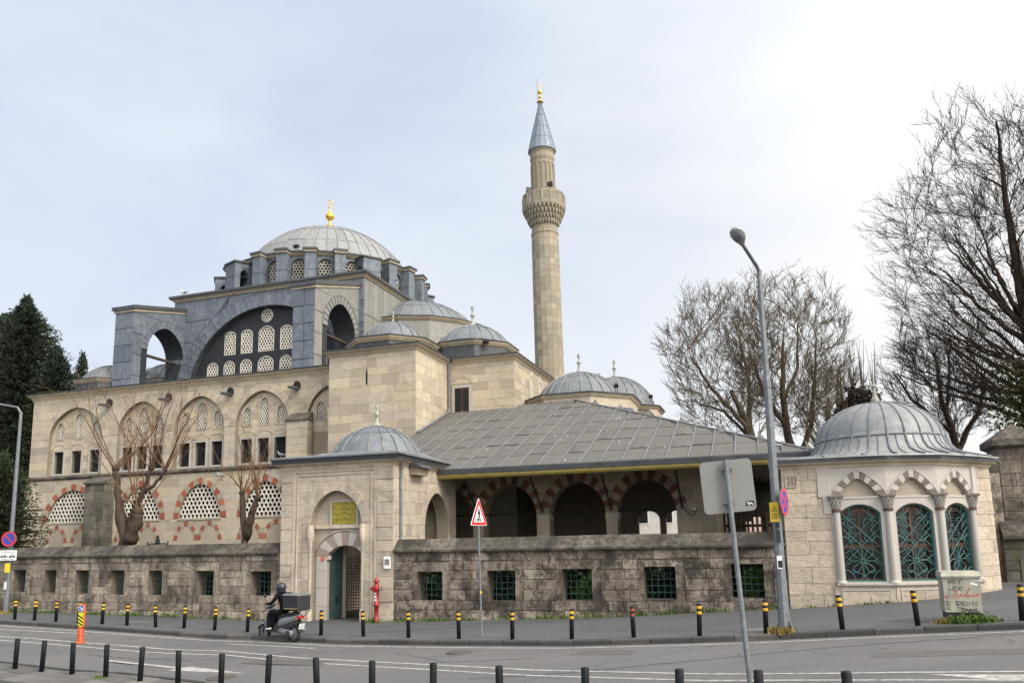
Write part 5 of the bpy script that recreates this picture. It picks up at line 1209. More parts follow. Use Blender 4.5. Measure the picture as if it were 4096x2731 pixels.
    obj('sash', MB().plate(fr, [(c-win.w, 1.25), (c+win.w, 1.25), (c+win.w, 3.5), (c-win.w, 3.5)], [[(c-win.w+.09, z0), (c-.03, z0), (c-.03, z1), (c-win.w+.09, z1)] for z0, z1 in ((1.35, 2.2), (2.3, 3.2))]+[[(c+.03, z0), (c+win.w-.09, z0), (c+win.w-.09, z1), (c+.03, z1)] for z0, z1 in ((1.35, 2.2), (2.3, 3.2))], -.24, -.28), 'wood', by)
    pn = pane(by, fr, win, -.285, 'glass')
    sl = MB()
    for q in range(9): sl.box(0, 0, 0, 0, 0, 0) if False else sl.hexa([fr.P(x, z, dd) for z in (2.42+q*.085, 2.455+q*.085) for x, dd in ((c-win.w+.1, -.284), (c+win.w-.1, -.284), (c+win.w-.1, -.276), (c-win.w+.1, -.276))])
    obj('blind', sl, 'boxgrey', pn)
    # base below the sill
    bs = obj('base_panel', MB().plate(fr, [(-.06 if i == 1 else 0, kz0-.3), (L, kz0-.3), (L, 1.16), (-.06 if i == 1 else 0, 1.16)], [], .05, -.3), 'sebilstone', k)
    ashlar(bs, Fr(fr.P(0, 0, .05)[:2], fr.s, fr.n), .1, L-.1, kz0-.05, 1.0, [], .4, .7, 'sebilstone', .012, .004)
    obj('base_frame', ringband(Fr(fr.P(0, 0, .05)[:2], fr.s, fr.n), Op(c, L/2-.16, kz0-.2, 1.03), .035, -.01, .025), 'marble', bs)
fr = face(0)
for s0_, z0_, z1_ in ((.32, 3.68, KT), (.2, 3.2, 3.675)): obj('marble_panel', slab4(fr, [(fr.L-s0_, z0_), (fr.L+.02, z0_), (fr.L+.02, z1_), (fr.L-s0_, z1_)], -.02, .04, .01), 'marble', k)
fr = face(4)
for s0_, z0_, z1_ in ((.22, 3.68, KT), (.14, 3.2, 3.675)): obj('marble_panel', slab4(fr, [(-.02, z0_), (s0_, z0_), (s0_, z1_), (-.02, z1_)], -.02, .04, .01), 'marble', k)
moulding('sill_moulding', [kv[1], kv[2], kv[3], kv[4]], [(-.3, 1.14), (.07, 1.14), (.12, 1.18), (.12, 1.23), (-.3, 1.235)], 'marble', k)
for i in (1, 2, 3, 4):                                          # columns with stalactite capitals at the corners
    x, y = kv[i]; dx, dy = KC[0]-x, KC[1]-y; l = math.hypot(dx, dy); nx, ny = -dx/l, -dy/l
    cx_, cy_ = x+nx*.0, y+ny*.0
    if i == 1: cx_ += .14
    if i == 4: cx_ -= .09; cy_ -= .11
    cl_ = obj('column', MB().lathe((cx_, cy_, 0), [(.14, 1.23), (.14, 1.29), (.105, 1.31), (.11, 1.33), (.1, 3.26)], 14), 'marble', k, True)
    obj('collar', MB().lathe((cx_, cy_, 0), [(.115, 3.25), (.14, 3.26), (.14, 3.31), (.12, 3.32)], 12), 'wood', cl_)
    for j, (z, r_) in enumerate(((3.32, .1), (3.41, .125), (3.5, .15), (3.58, .17))):
        cp_ = MB().lathe((cx_, cy_, 0), [(r_-.03, z), (r_, z+.07), (r_, z+.09)], 12, cap=True)
        for q in range(10):
            f = 2*math.pi*q/10+j*.3; cp_.loft([[(cx_+(r_*.9+o_)*math.cos(f+s_), cy_+(r_*.9+o_)*math.sin(f+s_), zz) for s_, o_ in ((-.16*u, 0), (.16*u, 0), (.12*u, .05*u), (-.12*u, .05*u))] for zz, u in ((z-.02, .4), (z+.06, 1))], True, True, True)
        obj('capital', cp_, 'marble', cl_)
    obj('abacus', MB().cbox((cx_, cy_, 3.69), .42, .42, .07, .01), 'greystone', cl_)
moulding('cornice', kv, [(-.1, KT-.06), (.04, KT-.06), (.06, KT), (.2, KT+.06), (.22, KT+.1), (-.1, KT+.1)], 'cornice', k, True)
moulding('eave_fascia', kv, [(-.1, KT+.1), (.26, KT+.1), (.28, KT+.2), (-.1, KT+.22)], 'lead_cap', k, True)
# bell shaped lead roof
def kring(t, r, z, n=48):
    out_ = []
    per = [(kv[i], kv[(i+1) % 8]) for i in range(8)]
    for q in range(n):
        f = 2*math.pi*q/n; dx, dy = math.cos(f), math.sin(f); best = 9
        for p, q2 in per:
            ex, ey = q2[0]-p[0], q2[1]-p[1]; den = dx*ey-dy*ex
            if abs(den) < 1e-9: continue
            tt = ((p[0]-KC[0])*ey-(p[1]-KC[1])*ex)/den; uu = ((p[0]-KC[0])*dy-(p[1]-KC[1])*dx)/den
            if tt > 0 and -1e-6 <= uu <= 1+1e-6: best = min(best, tt)
        rr_ = lerp(best+.34, r, t); out_.append((KC[0]+rr_*dx, KC[1]+rr_*dy, z))
    return out_
prof = [(0, 0, KT+.2), (0, 0, KT+.24), (.5, 2.6, KT+.28), (.85, 2.4, KT+.36), (1, 2.16, KT+.5), (1, 1.99, KT+.72), (1, 1.89, KT+1.0)]
prof = [(t, r, z) for t, r, z in prof]
rings = [kring(t, r, z) for t, r, z in prof]
def trim(rgs): return rgs
kr = obj('dome', MB().loft(rings, True), 'lead_dome', k, True)
zb0 = KT+1.0; rho = 1.88; zc0 = zb0-.22
tt0 = math.asin((zb0-zc0)/rho)
random.seed(5)
zc0 = zb0-.1; tt0 = math.asin(.1/rho); KZ = .7
dprof = [(rho*math.cos(lerp(tt0, math.pi/2-.01, i/12)), zc0+KZ*rho*math.sin(lerp(tt0, math.pi/2-.01, i/12))) for i in range(13)]
obj('dome_cap', MB().lathe((KC[0], KC[1], 0), [(dprof[0][0]+.03, zb0-.03)]+[(r+.02, z) for r, z in dprof], 48), 'lead_dome', kr, True)
for q in range(24):
    f = 2*math.pi*q/24
    path = [(KC[0]+(r+.03)*math.cos(f), KC[1]+(r+.03)*math.sin(f), z) for r, z in dprof[:-1]]
    piece('seam_roll', MB().tube(path, .024, 6), 'lead_pale', kr)
    path = [tuple(rings[i][2*q][:2])+(rings[i][2*q][2]+.02,) for i in range(1, 7)]
    piece('seam_roll', MB().tube(path, .035, 6), 'lead_pale', kr)
    mid = [tuple(lerp(rings[i][2*q][j_], rings[i][(2*q+1) % 48][j_], .9) for j_ in range(3)) for i in range(2, 7)]
    piece('seam_roll', MB().tube([(x, y, z+.008) for x, y, z in mid], .02, 5), 'lead_blue', kr)
for z_, r_ in ((zb0-.02, 1.91), (zc0+KZ*rho*math.sin(1.25), rho*math.cos(1.25)+.03)): obj('lap_seam', MB().lathe((KC[0], KC[1], z_), [(r_, -.025), (r_+.025, -.02), (r_+.02, .02), (r_-.01, .03)], 48), 'lead_pale', kr, True)
fk = obj('finial', MB().lathe((KC[0], KC[1], zc0+KZ*rho-.03), [(.0, 0), (.13, 0), (.13, .16), (.1, .2), (.07, .3), (.045, .5), (.045, .54), (.085, .58), (.085, .62), (.04, .66), (.03, .95), (.015, 1.1), (0.001, 1.25)], 8), 'finial', k)
tb = obj('carved_tablet', MB().plate(face(0), [(.1, 4.0), (.42, 4.0), (.42, 4.34), (.1, 4.34)], [], .02, .05), 'sebilstone', k)
tbm = MB(); fr = face(0)
for q in range(3): stroke(tbm, fr, [(.17+q*.09, 4.29), (.2+q*.09, 4.3), (.22+q*.09, 4.26), (.2+q*.09, 4.05)], .045, .05, .012)
obj('carving', tbm, 'greystone', tb)

# ------------------------------------------------------------------ walls beyond the kiosk
bw_ = thing('boundary_wall', 'dark low stone wall with sloped coping running back beside the kiosk', 'wall', (8.5, 30, .8))
obj('recess_wall', MB().box(6.55, 7.6, 30.3, 30.8, .3, 4.6), 'wallstone_l', bw_)
bc = obj('wall', MB().box(7.4, 16, 30.05, 30.6, .2, 2.35), 'core_d', bw_)
ashlar(bc, front(30.05), 7.42, 14, .6, 2.3, [Op(c, .32, .7, 1.8) for c in (8.15, 9.2, 10.3)], .36, .6, 'pierstone', .03)
for c in (8.15, 9.2, 10.3): obj('blind_niche', MB().box(c-.3, c+.3, 30.0, 30.04, .7, 1.78), 'core_d', bc)
for q in range(8): piece('coping_stone', MB().loft([[(7.4+q*1.02+x, 30.05-d, z) for d, z in ((.16, 2.3), (.2, 2.36), (.2, 2.45), (-.28, 2.95), (-.6, 2.95), (-.6, 2.3))] for x in (0, 1.01)], True, True, True), 'coping', bw_)
pr = thing('stone_pier', 'tall square stone pier with pyramid cap at the right edge', 'pier', (8.4, 31.2, .8))
pc_ = obj('pier_shaft', MB().box(7.72, 9.05, 30.7, 32.0, .2, 5.5), 'core', pr)
ashlar(pc_, front(30.7), 7.72, 9.05, 2.4, 5.5, [], .42, .6, 'wallstone_l', .03); ashlar(pc_, Fr((7.72, 0), (0, 1), (-1, 0)), 30.7, 32, 2.4, 5.5, [], .42, .6, 'wallstone_l', .03)
obj('pier_cap', MB().loft([[(8.385+x*s_, 31.35+y*s_, z) for x, y in ((-1, -1), (1, -1), (1, 1), (-1, 1))] for s_, z in ((.7, 5.45), (.85, 5.55), (.85, 5.75), (.8, 5.8), (.02, 6.35))], True, True, True), 'coping', pr)

cw2 = thing('stone_wall', 'dark stone wall running back between the portico and the kiosk', 'wall', (1.0, 36, .4))
cwb = obj('wall', MB().box(.75, 1.15, 30.3, 47, .1, 3.0), 'pierstone', cw2)
for q in range(12): piece('coping_stone', MB().loft([[(.95+x, 30.3+q*1.39+y, z) for x, z in ((-.3, 3.0), (.3, 3.0), (.3, 3.08), (0, 3.3), (-.3, 3.08))] for y in (0, 1.38)], True, True, True), 'coping', cw2)
# ------------------------------------------------------------------ bollards
random.seed(81)
def bollard_mesh(bands, red=False):
    t = thing('bollard', 'x', 'bollard', (0, 0, 0))
    obj('post', MB().lathe((0, 0, 0), [(.0001, -.1), (.058, -.1), (.058, .735), (.05, .748), (.0001, .75)], 14), 'blackpaint', t, True)
    if bands:
        for i, (z0, z1) in enumerate(((.50, .565), (.625, .69))):
            obj('band', MB().lathe((0, 0, 0), [(.0595, z0), (.0605, z0+.002), (.0605, z1-.002), (.0595, z1)], 14), 'redband' if red else 'yellowband', t, True)
    return t
far = [(-27.24, 22.35), (-26.22, 22.32), (-25.08, 22.24), (-23.94, 22.17), (-22.74, 22.07), (-21.56, 22.0), (-20.28, 21.97), (-19.11, 22.0), (-17.78, 21.91), (-16.39, 21.78), (-13.27, 21.2), (-11.69, 20.99), (-10.0, 20.56), (-8.28, 20.16), (-6.64, 19.87), (-4.98, 19.7), (-3.35, 19.47), (-1.74, 19.23), (-.23, 19.15), (1.4, 18.98), (2.92, 19.07), (4.89, 19.03)]
far = [(a, max(b, kb(a)+.3)) for a, b in far]
proto = bollard_mesh(True); protor = bollard_mesh(True, True); proton = bollard_mesh(False)
used = set()
def place(pr, a, b, lab, grp):
    o = pr if pr.name not in used else copytree(pr); used.add(pr.name)
    o.location = W(a, b, zg(a, b)); o.rotation_euler = (R(random.gauss(0, 1.5)), R(random.gauss(0, 1.5)), random.uniform(0, 6)); o['label'] = lab; o['group'] = grp
for i, (a, b) in enumerate(far):
    lab = ORD[i]+' black bollard with yellow bands from the left along the far kerb'
    if i == 16: lab = 'black bollard with worn red band by the right courtyard wall'
    place(protor if i == 16 else proto, a, b, lab, 'yellow banded bollards along the far kerb')
near = [(-18.46, 15.26), (-17.5, 15.2), (-16.35, 15.05), (-15.1, 14.85), (-13.75, 14.5), (-12.37, 14.13), (-10.83, 13.6), (-9.47, 13.25), (-8.06, 12.79), (-6.67, 12.3), (-5.36, 11.93), (-4.03, 11.41), (-2.59, 10.92), (-1.25, 10.5), (-.25, 10.15), (.74, 9.83)]
for i, (a, b) in enumerate(near):
    place(proton, a, b, ORD[i]+' plain black bollard from the left along the near median', 'plain black bollards along the near median')

# ------------------------------------------------------------------ street lamps
def lamp_right():
    a, b = .18, 19.23; z = zg(a, b)
    t = thing('street_lamp', 'tall galvanised street lamp in front of the kiosk corner', 'street lamp', (a, b, z))
    lean = -.015                                                  # the column leans a little to the left
    def px(h): return a+lean*h/9
    hs = [0, 1.2, 1.25, 5.9, 5.95, 8.65]; rs = [.135, .115, .11, .085, .07, .055]
    obj('pole', MB().tube([(px(h), b, z+h) for h in hs], rs, 8), 'steel', t)
    bp = obj('base_plate', MB().cbox((a, b, z+.02), .42, .42, .04, .008), 'steel', t)
    for sx, sy in ((-1, -1), (1, -1), (1, 1), (-1, 1)): obj('gusset', MB().prism([(a+sx*.1, b+sy*.1, z+.04), (a+sx*.2, b+sy*.2, z+.04), (a+sx*.1, b+sy*.1, z+.26)], (.012, .012, 0)), 'steel', bp)
    ar_ = obj('arm', MB().tube([(px(8.6), b, z+8.6), (px(8.7)-.04, b-.08, z+8.72), (px(9)-.34, b-.95, z+9.02)], [.05, .045, .04], 8), 'steel', t)
    hx, hy, hz_ = px(9)-.355, b-1.0, z+9.04
    dv = Vector((-.24, -.85, .36)).normalized(); sv = dv.cross(Vector((0, 0, 1))).normalized(); uv = sv.cross(dv)
    def hp_(t_, x_, y_): return tuple(Vector((hx, hy, hz_))+dv*t_+sv*x_+uv*y_)
    prof_ = ((-.08, .05, .05, .04), (.0, .08, .07, .05), (.12, .14, .1, .06), (.28, .175, .115, .06), (.43, .15, .09, .05), (.52, .07, .05, .03))
    top_ = [[hp_(t_, w_*math.cos(q), h_*math.sin(q)) for q in [math.pi*j/10 for j in range(11)]]+[hp_(t_, w_*math.cos(q), l_*math.sin(q)) for q in [math.pi+math.pi*j/10 for j in range(1, 10)]] for t_, w_, h_, l_ in prof_]
    hd = obj('lamp_head', MB().loft(top_, True, True, True), 'lampgrey', t, True)
    ln_ = [[hp_(t_, w_*math.cos(q), -.035+l_*math.sin(q)) for q in [math.pi+math.pi*j/8 for j in range(9)]] for t_, w_, l_ in ((.06, .06, .02), (.13, .115, .06), (.27, .145, .085), (.4, .12, .07), (.46, .06, .02))]
    obj('lens', MB().loft(ln_, False), 'lens', hd, True)
    # stickers, clamp
    obj('clamp', MB().tube([(px(5.7), b, z+5.7), (px(5.7), b, z+5.76)], .1, 8), 'steel', t)
    f = front(b-.112)
    for q, (h, hh, mm) in enumerate(((2.35, .14, 'black'), (2.02, .3, 'plasticblack'), (1.42, .3, 'white'), (1.45, .16, 'black'))):
        obj('sticker', MB().box(px(h)-.045-.02*(q == 2), px(h)+.05, b-.118-.002*q, b-.112-.002*q, z+h, z+h+hh), mm, t)
    return t, px, z
lr, lpx, lz = lamp_right()
ns = thing('no_stopping_sign', 'round blue no stopping sign with red cross on the right street lamp', 'sign', (.3, 19.05, lz+3.0))
def disc(par, name, c, nrm, r, mat, off=0, th=.006, n=28, r0=0.):
    nx, ny = nrm; l = math.hypot(nx, ny); nx /= l; ny /= l; sx, sy = -ny, nx
    fr = Fr((c[0]+nx*off, c[1]+ny*off), (sx, sy), (nx, ny)); cv = Circ(0, c[2], r).outline(n)
    return obj(name, MB().plate(fr, cv, [Circ(0, c[2], r0).outline(n)] if r0 else [], th, 0), mat, par), fr
nn = (.955, -.3); cS = (.36, 19.03, lz+2.95)
disc(ns, 'plate', cS, nn, .31, 'blue'); disc(ns, 'rim', cS, nn, .31, 'red', .007, .004, 28, .25)
_, frS = disc(ns, 'plate_back', cS, nn, .32, 'steel', -.012, .01)
for sg in (-1, 1):
    m_ = MB(); stroke(m_, frS, [(-.18, cS[2]-sg*.18), (.18, cS[2]+sg*.18)], .055, .02, .004); obj('cross_bar', m_, 'red', ns)
wp = thing('warning_plate', 'small yellow electric warning plate on the right street lamp', 'sign', (.08, 19.1, lz+2.55))
FW = front(19.115)
obj('plate', MB().box(.03, .23, 19.10, 19.112, lz+2.5, lz+2.95), 'yellow', wp)
m_ = MB(); stroke(m_, front(19.10), [(.07, lz+2.75), (.13, lz+2.88), (.19, lz+2.75), (.07, lz+2.75)], .014, 0); stroke(m_, front(19.10), [(.14, lz+2.84), (.12, lz+2.8), (.14, lz+2.8), (.125, lz+2.76)], .012, 0)
for q in range(3): stroke(m_, front(19.10), [(.06, lz+2.68-q*.05), (.2, lz+2.68-q*.05)], .016, 0)
obj('print', m_, 'black', wp)
# left lamp with its signs at the edge of the picture
def lamp_left():
    a, b = -29.5, 24.0; z = zg(a, b)
    t = thing('street_lamp', 'slim grey street lamp at the left picture edge', 'street lamp', (a, b, z))
    obj('pole', MB().tube([(a+.1, b-.3, z), (a+.1, b-.3, z+1), (a+.1, b-.3, z+8.2)], [.1, .09, .06], 8), 'steel', t)
    obj('arm', MB().tube([(a+.1, b-.3, z+8.15), (a-.05, b-.35, z+8.4), (a-1.8, b-.6, z+8.75)], .045, 8), 'steel', t)
    obj('lamp_head', MB().loft([[(a-1.8-u, b-.6+wv*math.cos(q), z+8.78+.09*wv/.15*math.sin(q)+.1*u) for q in [2*math.pi*j/10 for j in range(10)]] for u, wv in ((0, .05), (.15, .15), (.5, .16), (.65, .05))], True, True, True), 'lampgrey', t)
    return z
zl = lamp_left()
cS = (-29.28, 23.5, zl+2.95)
np_ = thing('no_parking_sign', 'round blue no parking sign with red diagonal on the left lamp', 'sign', cS)
disc(np_, 'plate', cS, (.3, -.95), .3, 'blue'); disc(np_, 'rim', cS, (.3, -.95), .3, 'red', .007, .004, 28, .235)
_, frS = disc(np_, 'plate_back', cS, (.3, -.95), .31, 'steel', -.012, .01)
m_ = MB(); stroke(m_, frS, [(-.17, cS[2]+.17), (.17, cS[2]-.17)], .06, .02, .004); obj('diagonal_bar', m_, 'red', np_)
tp = thing('tow_away_plate', 'white tow away plate with car pictogram below the no parking sign', 'sign', (-29.26, 23.5, zl+2.25))
fT = Fr((-29.26, 23.49), (.95, .3), (.3, -.95))
obj('plate', MB().plate(fT, [(-.36, zl+2.1), (.36, zl+2.1), (.36, zl+2.5), (-.36, zl+2.5)], [], .012, 0), 'white', tp)
obj('lettering', text_mb('Yol Boyunca', .11, fT, 0, zl+2.4, .013, 'CENTER'), 'black', tp); obj('lettering', text_mb('Aracınız Çekilir', .075, fT, 0, zl+2.125, .013, 'CENTER'), 'black', tp)
m_ = MB()
for x0 in (-.3, .06):
    stroke(m_, fT, [(x0, zl+2.25), (x0+.26, zl+2.25)], .05, .013); stroke(m_, fT, [(x0+.05, zl+2.3), (x0+.1, zl+2.33), (x0+.18, zl+2.33), (x0+.22, zl+2.29)], .02, .013)
    for dx in (.06, .2): stroke(m_, fT, [(x0+dx-.02, zl+2.22), (x0+dx+.02, zl+2.22)], .04, .014)
stroke(m_, fT, [(-.12, zl+2.32), (.04, zl+2.22)], .02, .014); obj('pictogram', m_, 'black', tp)
yp = thing('yellow_warning_plate', 'small yellow plate on the left lamp below the signs', 'sign', (-29.33, 23.6, zl+1.6)); obj('plate', MB().plate(fT, [(-.09, zl+1.62), (.12, zl+1.62), (.12, zl+1.98), (-.09, zl+1.98)], [], .0, -.012), 'yellow', yp)
stl = thing('sticker_patch', 'torn white sticker low on the left street lamp', 'sticker', (-29.4, 23.6, zl+1.0)); obj('paper', MB().box(-29.46, -29.34, 23.585, 23.6, zl+.95, zl+1.25), 'white', stl)

# ------------------------------------------------------------------ pedestrian warning sign
a, b = -7.78, 20.6; z = zg(a, b)
t = thing('pedestrian_crossing_sign', 'red and white triangular pedestrian crossing sign on a thin pole', 'sign', (a, b, z))
obj('pole', MB().tube([(a, b, z-.05), (a-.06, b, z+3.55)], .03, 8), 'steel', t)
fs_ = Fr((a-.02, b-.045), (.36, .933), (.933, -.36)); zc = z+3.05
def tri(s_, cz): return [(-.31*s_, cz-.0*s_), (.31*s_, cz), (0, cz+.70*s_)]
def rtri(s_, z0, rr=.05):
    P = [(-.33*s_, z0), (.33*s_, z0), (0, z0+.74*s_)]; o_ = []
    for i in range(3):
        p = P[i]; p0 = P[i-1]; p1 = P[(i+1) % 3]
        def toward(q): l = math.hypot(q[0]-p[0], q[1]-p[1]); return (p[0]+(q[0]-p[0])/l*rr, p[1]+(q[1]-p[1])/l*rr)
        o_ += [toward(p0), ((toward(p0)[0]+toward(p1)[0]+p[0])/3, (toward(p0)[1]+toward(p1)[1]+p[1])/3), toward(p1)]
    return o_
obj('plate', MB().plate(fs_, rtri(1.06, zc-.015), [], .0, -.02), 'white', t)
obj('border', MB().plate(fs_, rtri(1, zc+.0), [rtri(.68, zc+.075, .02)], .006, .001), 'red', t)
obj('panel', MB().plate(fs_, rtri(.67, zc+.078, .02), [], .004, .001), 'white', t)
m_ = MB(); zz = zc+.09
stroke(m_, fs_, [(0, zz+.2), (.005, zz+.31)], .06, .006); stroke(m_, fs_, [(0, zz+.2), (-.05, zz+.03)], .028, .006); stroke(m_, fs_, [(0.01, zz+.2), (.05, zz+.04)], .028, .006); stroke(m_, fs_, [(-.02, zz+.3), (-.06, zz+.19)], .02, .006); stroke(m_, fs_, [(.02, zz+.3), (.06, zz+.19)], .02, .006)
m_.add([fs_.P(.0+.028*math.cos(q), zz+.345+.03*math.sin(q), .01) for q in [2*math.pi*i/10 for i in range(10)]], [tuple(range(10))])
for q in range(5): stroke(m_, fs_, [(-.15+q*.07, zz+.0), (-.12+q*.06, zz+.09)], .026, .005)
obj('pictogram', m_, 'black', t)
obj('sticker', MB().tube([(a-.01, b, z+1.15), (a-.01, b, z+1.22)], .033, 8), 'yellow', t)

# ------------------------------------------------------------------ big sign seen from behind, close to the camera
a, b = -.36, 10.4; z = zg(a, b)
t = thing('road_sign', 'large grey square road sign seen from behind on a leaning pole', 'sign', (a, b, z))
top = (-.49, 10.36, 3.62)
obj('pole', MB().tube([(a+.03, b, z-.05), top], .032, 10), 'steel', t)
fB = Fr((-.475, 10.4), (.955, .22), (.22, -.955)); ang = R(4.5)
def rot(x, y): return (x*math.cos(ang)-y*math.sin(ang), 3.28+x*math.sin(ang)*0.7+y*math.cos(ang)+0*x)
cs_ = []
for sx, sy, a0 in ((1, -1, -90), (1, 1, 0), (-1, 1, 90), (-1, -1, 180)):
    for q in range(5): f = R(a0+22.5*q); cs_.append((sx*.28+.06*math.cos(f), sy*.28+.06*math.sin(f)))
obj('plate', MB().plate(fB, [(x+.065*y*-1*.9, 3.28+y+.075*x) for x, y in cs_], [], -.03, -.045), 'signback', t)
for h in (3.50, 3.06): obj('clamp', MB().box(-.475-.07, -.475+.07, 10.36, 10.42, h-.012, h+.012), 'steel', t)
stk = obj('sticker', MB().plate(fB, [(.22, 3.02), (.33, 3.025), (.325, 3.09), (.22, 3.085)], [], -.028, -.0295), 'black', t); m_ = MB(); stroke(m_, fB, [(.235, 3.07), (.26, 3.06), (.25, 3.035), (.29, 3.06), (.31, 3.035)], .014, -.027); obj('sticker_print', m_, 'white', stk)

# ------------------------------------------------------------------ hydrant, lane marker, cabinet
a, b = -12.85, 23.95; z = zg(a, b)
t = thing('fire_hydrant', 'red pillar fire hydrant right of the gatehouse door', 'hydrant', (a, b, z))
obj('barrel', MB().lathe((a, b, z), [(.1, -.05), (.1, .02), (.075, .03), (.075, .55), (.11, .56), (.11, .61), (.08, .62), (.08, 1.02), (.1, 1.05), (.1, 1.2), (.085, 1.23), (.06, 1.3), (.06, 1.33), (.1, 1.34), (.1, 1.38), (.06, 1.45), (.025, 1.5), (.025, 1.53), (.0001, 1.53)], 16), 'hydrant', t, True)
for sx in (-1, 1):
    n_ = obj('nozzle', MB().tube([(a, b, z+1.13), (a+sx*.14, b-.02, z+1.13)], .055, 10), 'hydrant', t); obj('nozzle_cap', MB().tube([(a+sx*.14, b-.02, z+1.13), (a+sx*.2, b-.025, z+1.13)], .066, 10), 'chrome' if sx > 0 else 'hydrant', n_)
obj('hose_outlet', MB().tube([(a, b, z+1.12), (a, b-.15, z+1.1)], .07, 10), 'hydrant', t)
m_ = MB(); f_ = front(b-.081)
for q, (z0, h_) in enumerate(((.72, .08), (.82, .1), (.95, .06))): m_.add([f_.P(x, z+zz, 0) for x, zz in ((a-.04, z0), (a+.03, z0+.01), (a+.035, z0+h_), (a-.035, z0+h_-.02))], [(0, 1, 2, 3)])
obj('paper_remains', m_, 'white', t)
a, b = -20.7, 19.28; z = zg(a, b)-.12
t = thing('lane_marker', 'orange flexible lane marker with blue arrow and yellow black chevrons', 'lane marker', (a, b, z))
obj('base', MB().lathe((a, b, z), [(.0001, 0), (.14, .0), (.14, .03), (.11, .06), (.095, .08), (.0001, .08)], 16), 'orange', t)
stem = MB(); prof_ = [(.095, .07)]
for q in range(12): prof_ += [(.1 if q % 2 else .085, .08+q*.035)]
obj('stem', MB().lathe((a, b, z), prof_+[(.0001, .5)], 14), 'orange', t)
bd = obj('board', MB().cbox((a, b, z+.83), .27, .06, .74, .025), 'orange', t); fm = front(b-.031)
disc(bd, 'arrow_disc', (a, b-.031, z+1.06), (0, -1), .105, 'blue'); disc(bd, 'disc_rim', (a, b-.031, z+1.06), (0, -1), .112, 'white', .003, .005, 28, .1)
m_ = MB(); stroke(m_, fm, [(a-.045, z+1.105), (a+.035, z+1.03)], .028, .007); stroke(m_, fm, [(a-.01, z+1.015), (a+.05, z+1.015), (a+.05, z+1.075)], .024, .007); obj('arrow', m_, 'white', bd)
obj('chevron_panel', MB().box(a-.105, a+.105, b-.036, b-.031, z+.5, z+.93), 'lime', bd)
for q in range(4):
    z0 = z+.51+q*.105; obj('chevron', MB().plate(fm, [(a-.105, z0+.0), (a-.105, z0+.045), (a+.105, max(z0-.06, z+.5)+.0), (a+.105, max(z0-.105, z+.5))][::-1] if q else [(a-.105, z+.5), (a-.03, z+.5), (a-.105, z+.56)], [], .009, .0055), 'black', bd)

a, b = 3.88, 19.5; z = zg(a, b)
t = thing('electrical_cabinet', 'beige electrical cabinet covered in red and black graffiti', 'cabinet', (a, b, z))
obj('plinth', MB().box(a-.33, a+.33, b-.18, b+.28, z-.1, z+.22), 'kerb', t)
bd = obj('box', MB().box(a-.36, a+.36, b-.22, b+.3, z+.2, z+.98), 'cabinet', t)
obj('lid', MB().hexa([(a-.39, b-.26, z+.97), (a+.39, b-.26, z+.97), (a+.39, b+.34, z+.97), (a-.39, b+.34, z+.97), (a-.37, b-.18, z+1.06), (a+.37, b-.18, z+1.06), (a+.37, b+.3, z+1.07), (a-.37, b+.3, z+1.07)]), 'cabinet', t)
obj('lid_lip', MB().box(a-.385, a+.385, b-.255, b+.335, z+.94, z+.969), 'cabinet', t)
fc_ = front(b-.2205); s_ = MB(); r_ = MB()
def st(m, L, wd=.013): stroke(m, fc_, [(a+x, z+zz) for x, zz in L], wd, .0, .003)
for L in ([(-.24, .88), (-.25, .8)], [(-.19, .89), (-.2, .81)], [(-.245, .84), (-.195, .85)], [(-.1, .89), (-.16, .87), (-.16, .8), (-.09, .82)], [(-.16, .845), (-.11, .85)], [(-.06, .89), (-.04, .84), (-.0, .9)], [(-.04, .84), (-.05, .79)],
          [(-.16, .76), (-.17, .68), (-.23, .67), (-.25, .71)], [(-.13, .75), (-.14, .68), (-.08, .67), (-.07, .74), (-.13, .75)], [(.02, .75), (-.04, .74), (-.05, .67), (.02, .67)], [(-.05, .71), (.0, .715)]): st(s_, L)
obj('graffiti', s_, 'graf_black', bd)
for L in ([(-.17, .64), (-.1, .65), (-.13, .59), (-.19, .53), (-.1, .5)], [(-.06, .58), (-.1, .57), (-.09, .53), (-.05, .54), (-.04, .59), (-.03, .53)], [(0, .53), (.01, .58), (.03, .54), (.05, .59), (.07, .53)], [(.15, .73), (.1, .62), (.07, .54), (.1, .51), (.14, .54), (.11, .58)], [(.19, .58), (.16, .56), (.18, .53), (.21, .56), (.22, .58), (.23, .53)], [(.29, .59), (.26, .57), (.28, .53), (.31, .55), (.3, .59), (.27, .59)]): st(r_, L, .016)
for L in ([(-.34, .56), (-.33, .48), (-.32, .56)], [(-.3, .56), (-.3, .47), (-.28, .55)]): st(r_, L, .012)
obj('graffiti', r_, 'graf_red', bd)
b_2 = MB(); random.seed(3)
for L in ([(-.14, .44), (-.12, .32)], [(-.15, .43), (-.05, .42), (-.05, .37), (-.12, .37)], [(-.03, .43), (-.01, .33)], [(-.03, .42), (.04, .43), (.03, .38), (-.02, .38), (.05, .33)], [(.08, .42), (.06, .36), (.1, .34), (.13, .4), (.08, .42)], [(.2, .42), (.15, .41), (.2, .37), (.15, .34)], [(.28, .43), (.22, .4), (.27, .36), (.22, .33)],
          [(-.1, .3), (.02, .29)], [(-.04, .29), (-.03, .2)], [(.02, .2), (.05, .29), (.09, .2)], [(.12, .29), (.12, .2), (.18, .21)], [(.26, .29), (.2, .26), (.27, .22), (.2, .2)], [(-.04, .26), (.0, .27), (.1, .25), (.25, .27)], [(-.02, .23), (.07, .24), (.29, .23)]): st(b_2, L, .014)
obj('graffiti', b_2, 'graf_black', bd)
obj('sticker', text_mb('doha', .075, fc_, a+.21, z+.86, .001), 'white', bd)
